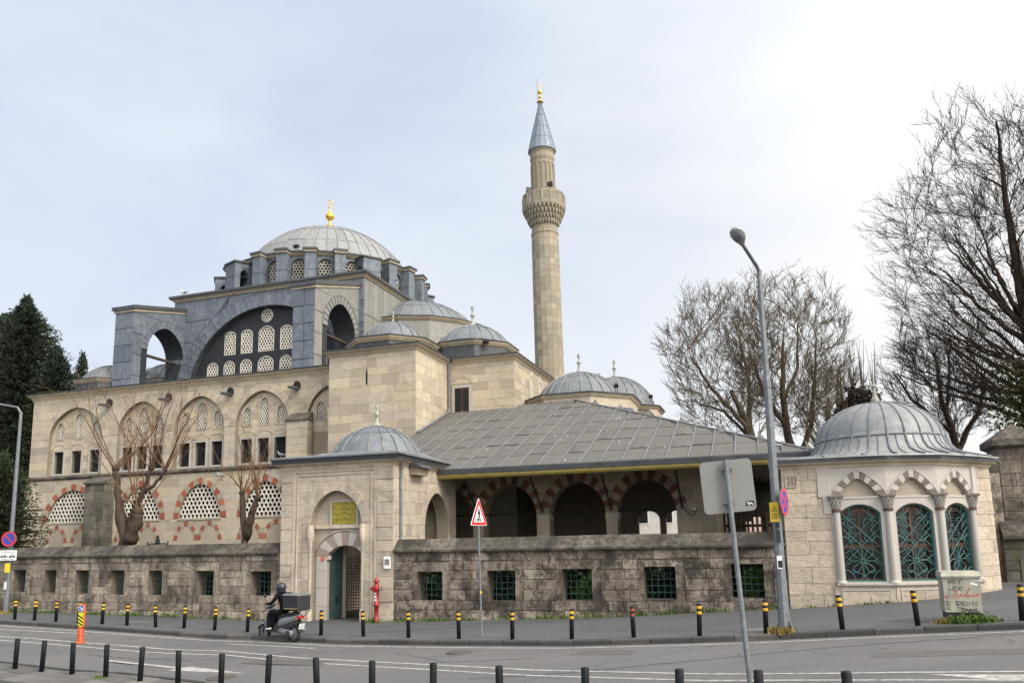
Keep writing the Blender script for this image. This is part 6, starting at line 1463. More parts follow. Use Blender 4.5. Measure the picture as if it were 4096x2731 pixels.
obj('sticker', MB().hexa([fc_.P(x, zz, d) for d in (0, .002) for x, zz in ((a+.17, z+.80), (a+.31, z+.76), (a+.31, z+.80), (a+.175, z+.84))]), 'white', bd)
for q in range(7): obj('vent_slot', MB().box(a-.34, a-.27, b-.224, b-.2205, z+.25+q*.03, z+.262+q*.03), 'iron', bd)
obj('door_seam', MB().box(a-.252, a-.248, b-.2225, b-.2205, z+.22, z+.94), 'iron', bd)

# ------------------------------------------------------------------ small fittings on the buildings
def floodlight(a, b, z, lab, s=1., rzv=0):
    t = thing('floodlight', lab, 'floodlight', (a, b, z), 'floodlights on the roofs', rzv)
    obj('stand', MB().tube([(a-.08*s, b, z), (a-.06*s, b, z+.35*s), (a+.06*s, b, z+.35*s), (a+.08*s, b, z)], .022*s, 5), 'iron', t)
    obj('head', MB().hexa([(a-.14*s, b-.1*s, z+.3*s), (a+.14*s, b-.1*s, z+.3*s), (a+.14*s, b+.1*s, z+.42*s), (a-.14*s, b+.1*s, z+.42*s), (a-.14*s, b-.18*s, z+.5*s), (a+.14*s, b-.18*s, z+.5*s), (a+.14*s, b+.02*s, z+.62*s), (a-.14*s, b+.02*s, z+.62*s)]), 'iron', t)
floodlight(-35.2, 43.4, 21.66, 'floodlight on the left drum turret of the main dome', 1.2, .5)
floodlight(-29.2, 42.8, 22.05, 'floodlight in front of the main dome left of centre', 1.1)
floodlight(-24.9, 45.0, 21.55, 'floodlight on the right drum turret of the main dome', .9)
floodlight(-14.2, 38.9, 13.0, 'floodlight beside the small dome above the barred window', 1.0)
floodlight(-7.3, 40.2, 10.3, 'floodlight at the right of the nearest portico dome', .8)
floodlight(-6.9, 50.5, 11.4, 'floodlight beside the far portico dome', .9)
bl_ = thing('garden_lantern', 'black two armed garden lantern peeping over the left courtyard wall', 'lamp', (-25.5, 27.5, .0))
obj('post', MB().lathe((-25.5, 27.5, 0), [(.07, 0), (.05, 2.2), (.06, 2.75), (.09, 2.8), (.09, 2.95), (.04, 3.0), (.06, 3.08), (.0001, 3.15)], 8), 'iron', bl_); obj('arms', MB().tube([(-26.05, 27.5, 2.85), (-26.05, 27.5, 2.72), (-25.9, 27.5, 2.76), (-25.1, 27.5, 2.76), (-24.95, 27.5, 2.72), (-24.95, 27.5, 2.85)], .03, 6), 'iron', bl_)
sp2 = thing('wall_loudspeaker', 'small horn loudspeaker on the mosque front under the string course', 'loudspeaker', (-28.6, 35.4, 6.5)); obj('horn', MB().tube([(-28.55, 35.45, 6.5), (-28.6, 35.3, 6.5), (-28.7, 35.0, 6.47)], [.05, .06, .15], 10), 'lampgrey', sp2)
def bird(name, lab, cat, a, b, z, s, body, wing, hd):
    t = thing(name, lab, cat, (a, b, z)); d = hd
    bmb = MB(); path = [(-.30, .20), (-.18, .22), (0, .24), (.14, .28), (.2, .36), (.235, .43), (.27, .46), (.31, .455), (.36, .44)]; rr = [.02, .06, .1, .085, .055, .045, .05, .035, .006]
    bmb.tube([(a+d*x*s, b, z+zz*s) for x, zz in path], [r*s for r in rr], 10); obj('body', bmb, body, t, True)
    for sy in (-1, 1): obj('wing', MB().loft([[(a+d*x*s, b+sy*y*s, z+zz*s) for x, y, zz in L] for L in (((.1, .075, .3), (.1, .1, .24), (.08, .08, .2)), ((-.12, .09, .29), (-.12, .105, .24), (-.1, .07, .2)), ((-.4, .03, .22), (-.4, .035, .2), (-.38, .02, .19)))], True, True, True), wing, t)
    for sy in (-1, 1): obj('leg', MB().tube([(a, b+sy*.04*s, z), (a+d*.01*s, b+sy*.04*s, z+.18*s)], .012*s, 5), 'orange', t)
bird('seagull', 'white and grey seagull standing on the left cornice below the main dome', 'bird', -37.55, 41.8, 19.78, 1.0, 'gull', 'gullwing', -1)
bird('pigeon', 'pigeon perched on the left end of the gatehouse eave', 'bird', -16.9, 24.1, 5.76, .55, 'pigeon', 'pigeon', -1)
# ------------------------------------------------------------------ vegetation
def rvec(): 
    while True:
        v = Vector((random.uniform(-1, 1), random.uniform(-1, 1), random.uniform(-1, 1)))
        if .1 < v.length < 1: return v.normalized()
def grow(mbs, p, d, L, r, lev, P, env=None):
    n = 4 if lev < 3 else 3; pts = [p.copy()]; rad = [r]; q = p.copy(); dd = d.copy()
    for i in range(n):
        dd = (dd+rvec()*P['wob'][lev]+Vector((0, 0, P['up'][lev]))).normalized(); q = q+dd*L/n
        pts.append(q.copy()); rad.append(max(r*(1-(1-P['tap'])*(i+1)/n), P['rmin']))
    if env and lev > 1 and not env(pts[-1]):
        if not env(pts[len(pts)//2]): return
        pts = pts[:len(pts)//2+1]; rad = rad[:len(pts)]
    mbs[0 if lev < P['lim'] else 1].tube(pts, rad, (9, 7, 5, 4, 3, 3, 3)[lev], False)
    if lev >= P['max']:
        if P.get('bud') and random.random() < P['bud']:
            for _ in range(2):
                c = pts[-1]+rvec()*.08; u = rvec()*P['bs']; v = rvec()*P['bs']; mbs[2].add([c-u, c+v, c+u, c-v], [(0, 1, 2, 3)])
        return
    k = P['n'][lev]
    for i in range(k):
        t = lerp(P['t0'][lev], 1.0, (i+random.uniform(.2, .9))/k); x = t*n; j = min(int(x), len(pts)-2)
        if j < 0: continue
        pp = pts[j].lerp(pts[j+1], min(x-int(x), 1)); base = (pts[j+1]-pts[j]).normalized()
        o = rvec(); o = (o-base*o.dot(base)).normalized(); an = R(random.uniform(*P['ang'][lev]))
        nd_ = (base*math.cos(an)+o*math.sin(an)).normalized()
        grow(mbs, pp, nd_, L*random.uniform(*P['lf'][lev]), rad[min(j, len(rad)-1)]*P['rf'][lev], lev+1, P, env)
def crownfill(mb, nodes, env_c, env_r, N, rmax, rmin, bow, zmin, shell=.45, buds=None, bs=.05, sub=3, main=.1):
    """twigs grown towards points spread through the crown, each from the nearest wood already there"""
    tips = []
    while len(tips) < N:
        d = rvec(); f = random.uniform(shell**3, 1)**(1/3); f *= 1+.09*math.sin(d.x*7+d.z*5)+.05*math.sin(d.z*17+d.y*9)
        p = Vector((env_c[0]+d.x*env_r[0]*f, env_c[1]+d.y*env_r[1]*f, env_c[2]+d.z*env_r[2]*f))
        if p.z > zmin: tips.append((f, p))
    root = Vector((env_c[0], env_c[1], env_c[2]-env_r[2]))
    tips.sort(key=lambda q: (q[1]-root).length)
    P = np.zeros((len(nodes)+N*5+8, 3)); D = np.zeros_like(P); Rr = np.zeros(len(P)); n = len(nodes)
    for i, (p, r, d) in enumerate(nodes): P[i] = p; Rr[i] = r; D[i] = d
    cen = Vector(env_c)
    M1 = int(N*main)
    order = sorted(random.sample(range(N), M1), key=lambda q: (tips[q][1]-root).length); rest = [q for q in range(N) if q not in set(order)]
    for k, (f, tip) in [(0, tips[q]) for q in order]+[(1, tips[q]) for q in rest]:
        t = np.array(tip); dl = t-P[:n]; dist = np.sqrt((dl**2).sum(1))+1e-6; cosv = (dl*D[:n]).sum(1)/dist
        cost = dist*(1+1.7*(1-cosv))+np.maximum(0, -dl[:, 2])*1.2+np.maximum(0, .9-dist)*1.2
        j = int(cost.argmin()); st_ = Vector(P[j]); d0 = Vector(D[j]); L = (tip-st_).length
        if L < .25: continue
        r0 = max(min(Rr[j]*.75, rmax*(1.5 if k == 0 else 1)*(L/3)**.6), rmin*(2.4 if k == 0 else 1.4))
        d0 = (d0*.75+(tip-st_).normalized()*.55).normalized(); out_ = (tip-cen); out_.z += bow*8; out_ = (out_.normalized()+Vector((0, 0, bow*3))).normalized()
        T0 = d0*L*.8; T1 = (out_*.5+(tip-st_).normalized()*.7).normalized()*L*.7; pts = []
        for q in range(6):
            u = q/5; h00 = 2*u**3-3*u*u+1; h10 = u**3-2*u*u+u; h01 = -2*u**3+3*u*u; h11 = u**3-u*u
            pts.append(st_*h00+T0*h10+tip*h01+T1*h11+rvec()*min(L*.01, .03)*(0 < q))
        rad = [max(r0*(1-.7*q/5), rmin) for q in range(6)]
        mb.tube(pts, rad, 4 if r0 > .03 else 3, False)
        for q in range(1, 6): P[n] = pts[q]; Rr[n] = rad[q]*.92; D[n] = (pts[q]-pts[q-1]).normalized(); n += 1
        ns_ = sub if k else sub+1
        for q in range(ns_):
            u = 1.5+3.4*(q+random.random())/ns_; i0 = int(u); b0 = pts[i0].lerp(pts[min(i0+1, 5)], u-i0); dt = (pts[min(i0+1, 5)]-pts[i0]).normalized()
            o_ = rvec(); o_ = (o_-dt*o_.dot(dt)).normalized(); dd = (dt+o_*random.uniform(.35, .7)).normalized(); l2 = random.uniform(.35, 1.0)*min(1.2, .5+L*.35); e1 = b0+dd*l2*.5; e2 = e1+(dd+dt*.25+Vector((0, 0, .12+bow))).normalized()*l2*.5
            mb.tube([b0, e1, e2], [rmin, rmin*.8, rmin*.55], 3, False)
            for q2 in range(2):
                b1_ = b0.lerp(e1, random.uniform(.4, 1)) if q2 else e1.lerp(e2, .4); o2 = (dd+rvec()*.5).normalized(); mb.tube([b1_, b1_+o2*l2*.34], [rmin*.65, rmin*.45], 3, False)
            if buds is not None:
                for c in (e1, e2, b0.lerp(e1, .5)):
                    if random.random() < .75:
                        c = c+rvec()*.03; u_ = rvec()*bs; v = rvec()*bs*.6; buds.add([c-u_, c+v, c+u_, c-v], [(0, 1, 2, 3)])
def baretree(name, label, org, limbs, env_c, env_r, N, rmax, rmin, bow, zmin, mats=('bark', 'twig', 'twig'), group=None, buds=True, shell=.45, bs=.05, sub=3):
    t = thing(name, label, 'tree', org, group); m = MB(); nodes = []; tw = MB(); bd = MB()
    for pts, rad in limbs:
        Q = [Vector(pts[0])]; Rr = [rad[0]]
        for i in range(len(pts)-1):
            for k in range(1, 6):
                Q.append(Vector(pts[i]).lerp(Vector(pts[i+1]), k/5)+rvec()*.06*(k < 5)); Rr.append(lerp(rad[i], rad[i+1], k/5))
        m.tube(Q, Rr, 8, False)
        nodes += [(tuple(Q[i]), Rr[i], tuple((Q[i]-Q[i-1]).normalized())) for i in range(3, len(Q))]
    crownfill(tw, nodes, env_c, env_r, N, rmax, rmin, bow, zmin, shell, bd if buds else None, bs, sub)
    obj('trunk', m, mats[0], t, True); obj('crown', tw, mats[1], t)
    if buds: obj('buds', bd, mats[2], t)
    return t
def ell(c, rx, ry, rz_): return lambda p: ((p[0]-c[0])/rx)**2+((p[1]-c[1])/ry)**2+((p[2]-c[2])/rz_)**2 < 1
random.seed(101)
baretree('bare_tree', 'bare budding tree with round crown behind the portico, left of the lamp', (.1, 57, .4),
    [([(.1, 57, .3), (-.3, 57, 6), (-.9, 57, 10.2), (-2.0, 57, 13)], [.42, .34, .26, .14]), ([(-.5, 57, 8), (-1.2, 56.6, 10.4), (-3.4, 56, 13.2), (-4.6, 56, 15.5)], [.2, .17, .12, .06]), ([(-.9, 57, 10), (-.7, 57.5, 13.2), (-1.2, 58, 17)], [.18, .14, .06]), ([(-.6, 57, 9), (-2.6, 57.6, 11.6), (-5, 57.6, 12.6)], [.13, .1, .04])],
    (-2.7, 57, 15.2), (4.5, 4.3, 6.2), 1500, .075, .011, .1, 9.2, group='bare trees behind the portico')
random.seed(104)
baretree('bare_tree', 'bare budding tree with forked trunk behind the portico, right of the lamp', (2.3, 60, .4),
    [([(2.3, 60, .3), (2.2, 60, 7), (1.7, 60, 10), (1.6, 60, 13.5), (1.9, 60, 17)], [.42, .36, .28, .2, .08]), ([(2.2, 60, 7.5), (3.4, 60, 10.5), (3.9, 60, 14), (4.2, 60, 17)], [.24, .18, .12, .05]), ([(1.7, 60, 10.4), (.2, 59.6, 13), (-.6, 59.6, 16.4)], [.2, .14, .06]), ([(1.6, 60, 12.4), (2.8, 60.6, 15), (3.0, 60.6, 18.4)], [.15, .11, .05])],
    (1.9, 60, 16.2), (4.7, 4.4, 6.4), 1700, .075, .011, .1, 9.4, group='bare trees behind the portico')
random.seed(108)
baretree('bare_tree', 'small bare tree between the round crowns and the kiosk dome', (4.6, 57, .4),
    [([(4.6, 57, .3), (4.7, 57, 6), (4.3, 57, 9), (4.5, 57, 12)], [.26, .22, .15, .06]), ([(4.7, 57, 6.5), (5.6, 57, 9), (5.8, 57, 11.5)], [.15, .1, .05]), ([(4.5, 57, 7.5), (3.2, 57, 9.2), (2.6, 57, 11)], [.12, .09, .04])],
    (4.6, 57, 11.3), (2.6, 2.6, 4.0), 700, .06, .011, .08, 7, group='bare trees behind the portico')
# big spreading tree on the right
random.seed(113)
lim = [([(11.5, 38, .6), (11.4, 38, 6), (11.3, 38, 9.0), (11.15, 38, 13), (11.0, 38, 17), (11.0, 38, 21)], [.55, .44, .34, .22, .13, .05])]
for i in range(34):
    an = random.uniform(0, 6.28) if i % 3 else math.pi+random.uniform(-.7, .7); h = random.uniform(7.0, 11.5); el = random.uniform(.0, .55)+(h-7)*.16; L = random.uniform(4.4, 6.2); r0 = random.uniform(.07, .14)
    p = Vector((11.35, 38, h)); pts = [tuple(p)]; dd = Vector((math.cos(an)*math.cos(el), math.sin(an)*math.cos(el)*.8, math.sin(el))).normalized()
    for q in range(4):
        dd = (dd+rvec()*.07+Vector((0, 0, .08))).normalized(); p = p+dd*L/4; pts.append(tuple(p))
    lim.append((pts, [r0, r0*.8, r0*.6, r0*.42, r0*.22]))
baretree('large_bare_tree', 'huge dark bare tree spreading in from the right edge', (11.5, 38, .9), lim,
    (11.1, 38, 14.3), (5.8, 4.6, 8.3), 3000, .045, .008, .05, 7.0, ('darkbark', 'darkbark', 'twig'), None, False, .3, sub=4)
random.seed(117)
baretree('bare_tree', 'thin bare tree rising right behind the kiosk dome', (9.6, 45, .8),
    [([(9.6, 45, .6), (9.6, 45, 6.5), (9.1, 45, 9), (8.9, 45, 12)], [.24, .2, .13, .05]), ([(9.6, 45, 6.8), (10.8, 45, 9), (11.2, 45, 11)], [.14, .1, .04]), ([(9.4, 45, 7.6), (7.6, 45, 9.6), (6.8, 45, 11.2)], [.12, .08, .03]), ([(9.2, 45, 8.6), (9.6, 45.3, 11), (9.8, 45.3, 13)], [.1, .07, .03])],
    (9.0, 45, 10.6), (3.0, 3.0, 3.8), 1000, .05, .0095, .04, 6.6, ('darkbark', 'darkbark', 'twig'), None, False, .3)
# ivy covered trunk at the right edge
random.seed(119)
t = thing('ivy_trunk', 'trunk wrapped in olive green ivy behind the stone pier', 'tree', (10.3, 36, .8))
obj('trunk', MB().tube([(10.3, 36, .5), (10.35, 36, 5), (10.5, 36, 9.5)], [.5, .4, .3], 9), 'darkbark', t)
iv = MB()
for _ in range(5200):
    z = random.uniform(4.5, 9.6); an = random.uniform(0, 6.28); rr = random.uniform(.3, 1.5)*(1.15-abs(z-7.4)/4.2)*random.uniform(.5, 1.1)
    c = Vector((10.35+rr*math.cos(an)*1.15, 36+rr*math.sin(an), z)); u = rvec()*.07; v = rvec()*.07; iv.add([c-u, c+v, c+u, c-v], [(0, 1, 2, 3)])
obj('ivy', iv, 'ivy', t)
# lopped trees with ivy stubs and thin shoots
def lopped(a, b, z0, zs, lab, seed, n):
    random.seed(seed); t = thing('lopped_tree', lab, 'tree', (a, b, z0), 'lopped trees behind the kiosk'); m = MB(); s = MB(); lf = MB()
    m.tube([(a, b, z0), (a, b, zs-2.6)], [.35, .3], 8)
    for i in range(n):
        x = a+(i-(n-1)/2)*.62; top = zs+random.uniform(-.6, .5)
        m.tube([(a, b, zs-2.8), (lerp(a, x, .7), b, zs-1.8), (x, b+random.uniform(-.3, .3), top)], [.34, .28, .26], 7)
        for _ in range(800):
            zz = random.uniform(zs-2.2, top+.1); c = Vector((lerp(a, x, min(1, (zz-zs+2.6)/2)), b, zz))+rvec()*random.uniform(.15, .48); u = rvec()*.1; v = rvec()*.1; lf.add([c-u, c+v, c+u, c-v], [(0, 1, 2, 3)])
        for _ in range(11):
            dx = random.uniform(-.35, .35); h = random.uniform(1.6, 3.4); s.tube([(x, b, top-.1), (x+dx*.6, b+random.uniform(-.2, .2), top+h*.5), (x+dx*1.1, b+random.uniform(-.3, .3), top+h)], [.025, .018, .012], 3)
    obj('trunk', m, 'darkbark', t); obj('ivy', lf, 'darkbark', t); obj('shoots', s, 'twig', t)
lopped(4.3, 52, .4, 9.8, 'dark lopped tree with ivy stubs left behind the kiosk dome', 121, 2)
lopped(5.9, 52.6, .4, 11.2, 'dark lopped tree with upright shoots just behind the kiosk finial', 123, 4)
# pollarded trees in the courtyard
def pollard(name, lab, org, limbs, nshoot, hs, seed, spread):
    random.seed(seed); t = thing(name, lab, 'tree', org, 'pollarded trees behind the left courtyard wall'); m = MB(); s = MB()
    for pts, rad in limbs:
        P_ = [Vector(p) for p in pts]; Q = []; Rr = []
        for i in range(len(P_)-1):
            for k in range(4): Q.append(P_[i].lerp(P_[i+1], k/4)+rvec()*.05); Rr.append(lerp(rad[i], rad[i+1], k/4)*random.uniform(.82, 1.2))
        Q.append(P_[-1]); Rr.append(rad[-1]); m.tube(Q, Rr, 9)
        for k in range(16):                                     # burrs
            j = random.randrange(len(Q)); c = Q[j]+rvec()*Rr[j]*.8; m.sphere(c, Rr[j]*random.uniform(.25, .5), n=7, m=5)
        tip = Q[-1]; m.sphere(tip, rad[-1]*1.35, n=8, m=6)
        for k in range(nshoot):
            an = random.uniform(0, 6.28); sp = spread*random.uniform(.05, 1)**.8; d = Vector((math.cos(an)*sp, math.sin(an)*sp, 1)).normalized(); L = random.uniform(.55, 1)*hs
            c = tip+rvec()*rad[-1]*.8; p = [c]; dd = d
            for q in range(6): dd = (dd+rvec()*.15+Vector((0, 0, .10))).normalized(); p.append(p[-1]+dd*L/6)
            r0 = random.uniform(.02, .038); s.tube(p, [r0*(1-.72*i/6) for i in range(7)], 4, False)
            for q in range(6):
                j = random.randrange(1, 6); dd2 = ((p[j+1]-p[j]).normalized()+rvec()*.65).normalized(); l2 = L*random.uniform(.2, .42); e1 = p[j]+dd2*l2*.5; e2 = e1+(dd2+rvec()*.25+Vector((0, 0, .2))).normalized()*l2*.5
                s.tube([p[j], e1, e2], [.010, .007, .005], 3, False)
                for w_ in range(2):
                    e3 = e1.lerp(e2, random.random()); s.tube([e3, e3+(dd2+rvec()*.8).normalized()*l2*.35], [.005, .004], 3, False)
    obj('trunk', m, 'knotbark', t, True); obj('shoots', s, 'redtwig', t)
pollard('pollarded_tree', 'stout pollarded tree with knobbly trunk and long reddish shoots', (-28.1, 28.5, 0), [
    ([(-28.2, 28.5, -.1), (-28.35, 28.5, 3.0), (-28.75, 28.5, 4.5), (-28.95, 28.5, 5.4), (-29.1, 28.5, 6.3)], [.4, .31, .19, .14, .13]),
    ([(-28.1, 28.5, 2.8), (-27.95, 28.5, 4.0), (-27.5, 28.5, 5.0), (-27.0, 28.5, 6.25)], [.25, .15, .11, .11]), ([(-28.0, 28.5, 2.9), (-27.6, 28.4, 3.8), (-27.55, 28.4, 4.25)], [.3, .25, .18]), ([(-27.6, 28.5, 5.0), (-26.6, 28.5, 5.6), (-26.2, 28.5, 6.1)], [.11, .08, .07])], 8, 4.9, 131, 1.5)
pollard('pollarded_tree', 'smaller pollarded tree with two dark stems close to the gatehouse', (-21.6, 28.5, 0), [
    ([(-21.7, 28.5, -.1), (-21.75, 28.5, 3.1), (-21.95, 28.5, 4.9)], [.18, .15, .1]), ([(-21.7, 28.5, 2.9), (-21.35, 28.4, 3.9), (-21.05, 28.4, 4.65)], [.17, .15, .11])], 7, 2.9, 133, 1.0)
# conifers at the left
def conifer(name, lab, org, h, rb, n, seed, droop=.25, grp=None, size=.16, mat='conifer'):
    random.seed(seed); t = thing(name, lab, 'tree', org, grp); m = MB(); lf = MB(); o = Vector(org)
    m.tube([o, o+Vector((0, 0, h*.5)), o+Vector((0, 0, h*.98))], [rb*.085, rb*.06, .03], 8)
    nb_r = int(n/22)
    for i in range(nb_r):
        u = (i+random.random())/nb_r; z = h*(.08+.92*u**.9); lob = 1+.22*math.sin(i*1.7)+random.uniform(-.25, .3)
        r_ = rb*(1-u)**.5*lob*(.25+.75*min(1, (1-u)*8)) ; an = i*2.399+random.uniform(-.4, .4)
        tip = o+Vector((math.cos(an)*r_, math.sin(an)*r_, z-droop*r_*.4+random.uniform(0, .6))); base = o+Vector((0, 0, z))
        m.tube([base, base.lerp(tip, .6)+Vector((0, 0, .15)), tip], [.05, .03, .012], 3, False)
        for k in range(22):
            f = random.random()**.55; c = base.lerp(tip, f)+rvec()*random.uniform(.05, .34)*(1.2-f*.5)+Vector((0, 0, .12*math.sin(f*3)))
            d = ((tip-base).normalized()*.8+rvec()*.55+Vector((0, 0, .55))).normalized()*size*random.uniform(1.0, 2.1); sd = rvec(); sd = (sd-d.normalized()*sd.dot(d.normalized())).normalized()*size*.38
            lf.add([c-sd*.3, c+d*.5-sd, c+d, c+d*.5+sd], [(0, 1, 2, 3)])
    obj('trunk', m, 'darkbark', t); obj('crown', lf, mat, t); return t
conifer('conifer', 'tall dark conifer rising behind the left corner of the mosque', (-59.2, 47.5, .3), 23.2, 5.0, 44000, 141, grp='conifers at the left edge')
conifer('conifer', 'dark conifer cut off by the left picture edge', (-63.0, 48.5, .3), 22.2, 5.0, 34000, 143, grp='conifers at the left edge')
conifer('conifer', 'slim dark conifer beside the tall one, close to the mosque roof', (-56.0, 48, .3), 18.6, 3.3, 24000, 145, grp='conifers at the left edge')
conifer('conifer', 'small pointed conifer top standing alone above the mosque cornice', (-52.6, 47.5, .3), 17.6, 1.5, 9000, 147, grp='conifers at the left edge', size=.13)
conifer('evergreen_shrub', 'feathery evergreen in front of the left corner of the mosque', (-37.6, 29.5, 0), 7.0, 2.4, 12000, 149, .1, None, .1, 'bush')
def shrub(lab, a, b, z, rx, ry, h, n, seed, mat='bush', s=.08, grp='shrubs behind the courtyard walls'):
    random.seed(seed); t = thing('shrub', lab, 'shrub', (a, b, z), grp); m = MB(); lf = MB()
    for i in range(9):
        an = random.uniform(0, 6.28); m.tube([(a, b, z), (a+rx*.3*math.cos(an), b+ry*.3*math.sin(an), z+h*.5), (a+rx*.6*math.cos(an), b+ry*.6*math.sin(an), z+h*.85)], [.03, .02, .01], 4, False)
    for _ in range(n):
        d = rvec(); f = random.uniform(.35, 1)**.5; c = Vector((a+d.x*rx*f, b+d.y*ry*f, z+h*.55+d.z*h*.5*f))+rvec()*.06; u = rvec()*s; v = rvec()*s; lf.add([c-u, c+v, c+u, c-v], [(0, 1, 2, 3)])
    obj('stems', m, 'darkbark', t); obj('crown', lf, mat, t)
for i, (a, b, h, lab) in enumerate(((-5.8, 25.5, 1.15, 'green shrub showing through the middle window of the right wall'), (-.5, 25.5, 1.1, 'green shrub showing through the last window before the kiosk'))):
    shrub(lab, a, b, zg(a, b), .5, .4, h, 1500, 160+i, 'grass', s=.07)
# clipped greenery added behind the right wall to darken its windows
random.seed(169)
hg_ = thing('added_hedge', 'dark clipped greenery added behind the right courtyard wall to darken its windows', 'added_hedge', (-6, 26.2, .1)); hl_ = MB(); hs_ = MB()
for _ in range(15000):
    a = random.uniform(-11.9, .3); d = rvec(); c = Vector((a, 26.1+d.y*.55, lerp(zg(a, 26), 2.25, min(1, .5+d.z*.55+random.uniform(0, .1))))); u = rvec()*.09; v = rvec()*.09; hl_.add([c-u, c+v, c+u, c-v], [(0, 1, 2, 3)])
for i in range(30):
    a = -11.8+i*.41; hs_.tube([(a, 26.1, zg(a, 26)-.1), (a+random.uniform(-.1, .1), 26.1, 1.9)], [.04, .015], 5)
obj('stems', hs_, 'darkbark', hg_); obj('leaves', hl_, 'bush', hg_)  # stems and leaves of the added greenery
random.seed(168)  # dense greenery added so the left wall's windows look dark
hg_ = thing('added_hedge', 'dark greenery added behind the left courtyard wall to darken its windows', 'added_hedge', (-27, 26.2, .1)); hl_ = MB(); hs_ = MB()
for _ in range(24000):
    a = random.uniform(-38, -17.4); d = rvec(); c = Vector((a, 25.9+d.y*.5, lerp(zg(a, 26), 2.2, min(1, .5+d.z*.55+random.uniform(0, .1))))); u = rvec()*.1; v = rvec()*.1; hl_.add([c-u, c+v, c+u, c-v], [(0, 1, 2, 3)])
for i in range(50):
    a = -37.8+i*.41; hs_.tube([(a, 25.9, zg(a, 26)-.1), (a+random.uniform(-.1, .1), 25.9, 1.9)], [.04, .015], 5)
obj('stems', hs_, 'darkbark', hg_); obj('leaves', hl_, 'bush', hg_)  # stems and leaves of the added greenery
# weeds
random.seed(171)
wd = MB()
def tuft(mb, a, b, z, h, n, sp):
    for _ in range(n):
        x, y = a+random.gauss(0, sp), b+random.gauss(0, sp*.6); an = random.uniform(0, 6.28); l = h*random.uniform(.4, 1.1); wv = .012+.012*random.random()
        dx, dy = math.cos(an)*l*.5, math.sin(an)*l*.5; sx, sy = -math.sin(an)*wv, math.cos(an)*wv
        mb.add([(x-sx, y-sy, z-.02), (x+sx, y+sy, z-.02), (x+dx*.4+sx, y+dy*.4+sy, z+l*.7), (x+dx, y+dy, z+l)], [(0, 1, 2, 3)])
a = -30
while a < .4:
    if not -17.1 < a < -12.6 and random.random() < .62: tuft(wd, a, BW-.09-random.random()*.05, zg(a, BW), random.choice([.06, .08, .1, .16]), 14, .07)
    a += .11
for a_ in (1.0, 1.6, 2.4, 3.0): tuft(wd, a_, 24.1, zg(a_, 24.1), .09, 20, .12)
setp(obj('weeds', wd, 'grass'), 'low green weeds growing along the foot of the courtyard walls', 'weeds', None, 'stuff')
def weedclump(lab, a, b, n, sp, h, mat, seed, leafy=0):
    random.seed(seed); t = thing('weed_clump', lab, 'plant', (a, b, zg(a, b))); m = MB()
    tuft(m, a, b, zg(a, b), h, n, sp)
    for _ in range(leafy):
        c = Vector((a+random.gauss(0, sp), b+random.gauss(0, sp*.45), zg(a, b)+abs(random.gauss(0, h*.5)))); u = rvec()*.035; v = rvec()*.03; m.add([c-u, c+v, c+u, c-v], [(0, 1, 2, 3)])
    obj('leaves', m, mat, t)
weedclump('bright green weeds at the foot of the electrical cabinet', 4.0, 19.14, 300, .2, .13, 'grass', 181, 900)
weedclump('dry yellow grass at the foot of the right street lamp', .1, 19.0, 260, .14, .16, 'dryweed', 183)
weedclump('orange dry grass tuft left of the electrical cabinet', 3.48, 19.2, 120, .07, .12, 'dryweed', 185)
weedclump('green weeds at the foot of the fire hydrant', -12.95, 23.95, 160, .12, .12, 'grass', 187, 120)
weedclump('grass at the foot of the left street lamp', -29.4, 23.6, 120, .12, .12, 'dryweed', 189)
weedclump('small weed patch at the foot of a near median bollard', -15.15, 14.75, 80, .09, .05, 'grass', 191)
# houses seen far behind
def house(lab, a0, a1, b, z1, mat, roofh, nx, nz, z0=0):
    t = thing('house', lab, 'house', ((a0+a1)/2, b, z0)); w_ = obj('wall', MB().box(a0, a1, b, b+9, z0, z1), mat, t)
    obj('roof', MB().hexa([(a0-.4, b-.4, z1), (a1+.4, b-.4, z1), (a1+.4, b+9.4, z1), (a0-.4, b+9.4, z1), (a0+1, b+3, z1+roofh), (a1-1, b+3, z1+roofh), (a1-1, b+6, z1+roofh), (a0+1, b+6, z1+roofh)]), 'rooftile', t)
    for i in range(nx):
        for j in range(nz):
            c = lerp(a0, a1, (i+.5)/nx); z = z0+1.1+j*3.0
            wn = obj('window', ringband(front(b), Op(c, .5, z, z+1.5), .09, -.02, .05), 'white', t); obj('pane', MB().box(c-.5, c+.5, b-.012, b+.01, z, z+1.5), 'glass', wn)
house('pale pink house far behind between the portico and the kiosk', -6, 4, 92, 6.6, 'pinkwall', 1.3, 4, 2)
house('low white house behind the thin tree at the right', 14, 26, 70, 6.2, 'whitewall', 1.2, 4, 2)
house('white house glimpsed behind the portico arches', -22, -9, 84, 6.2, 'whitewall', 1.2, 5, 2)
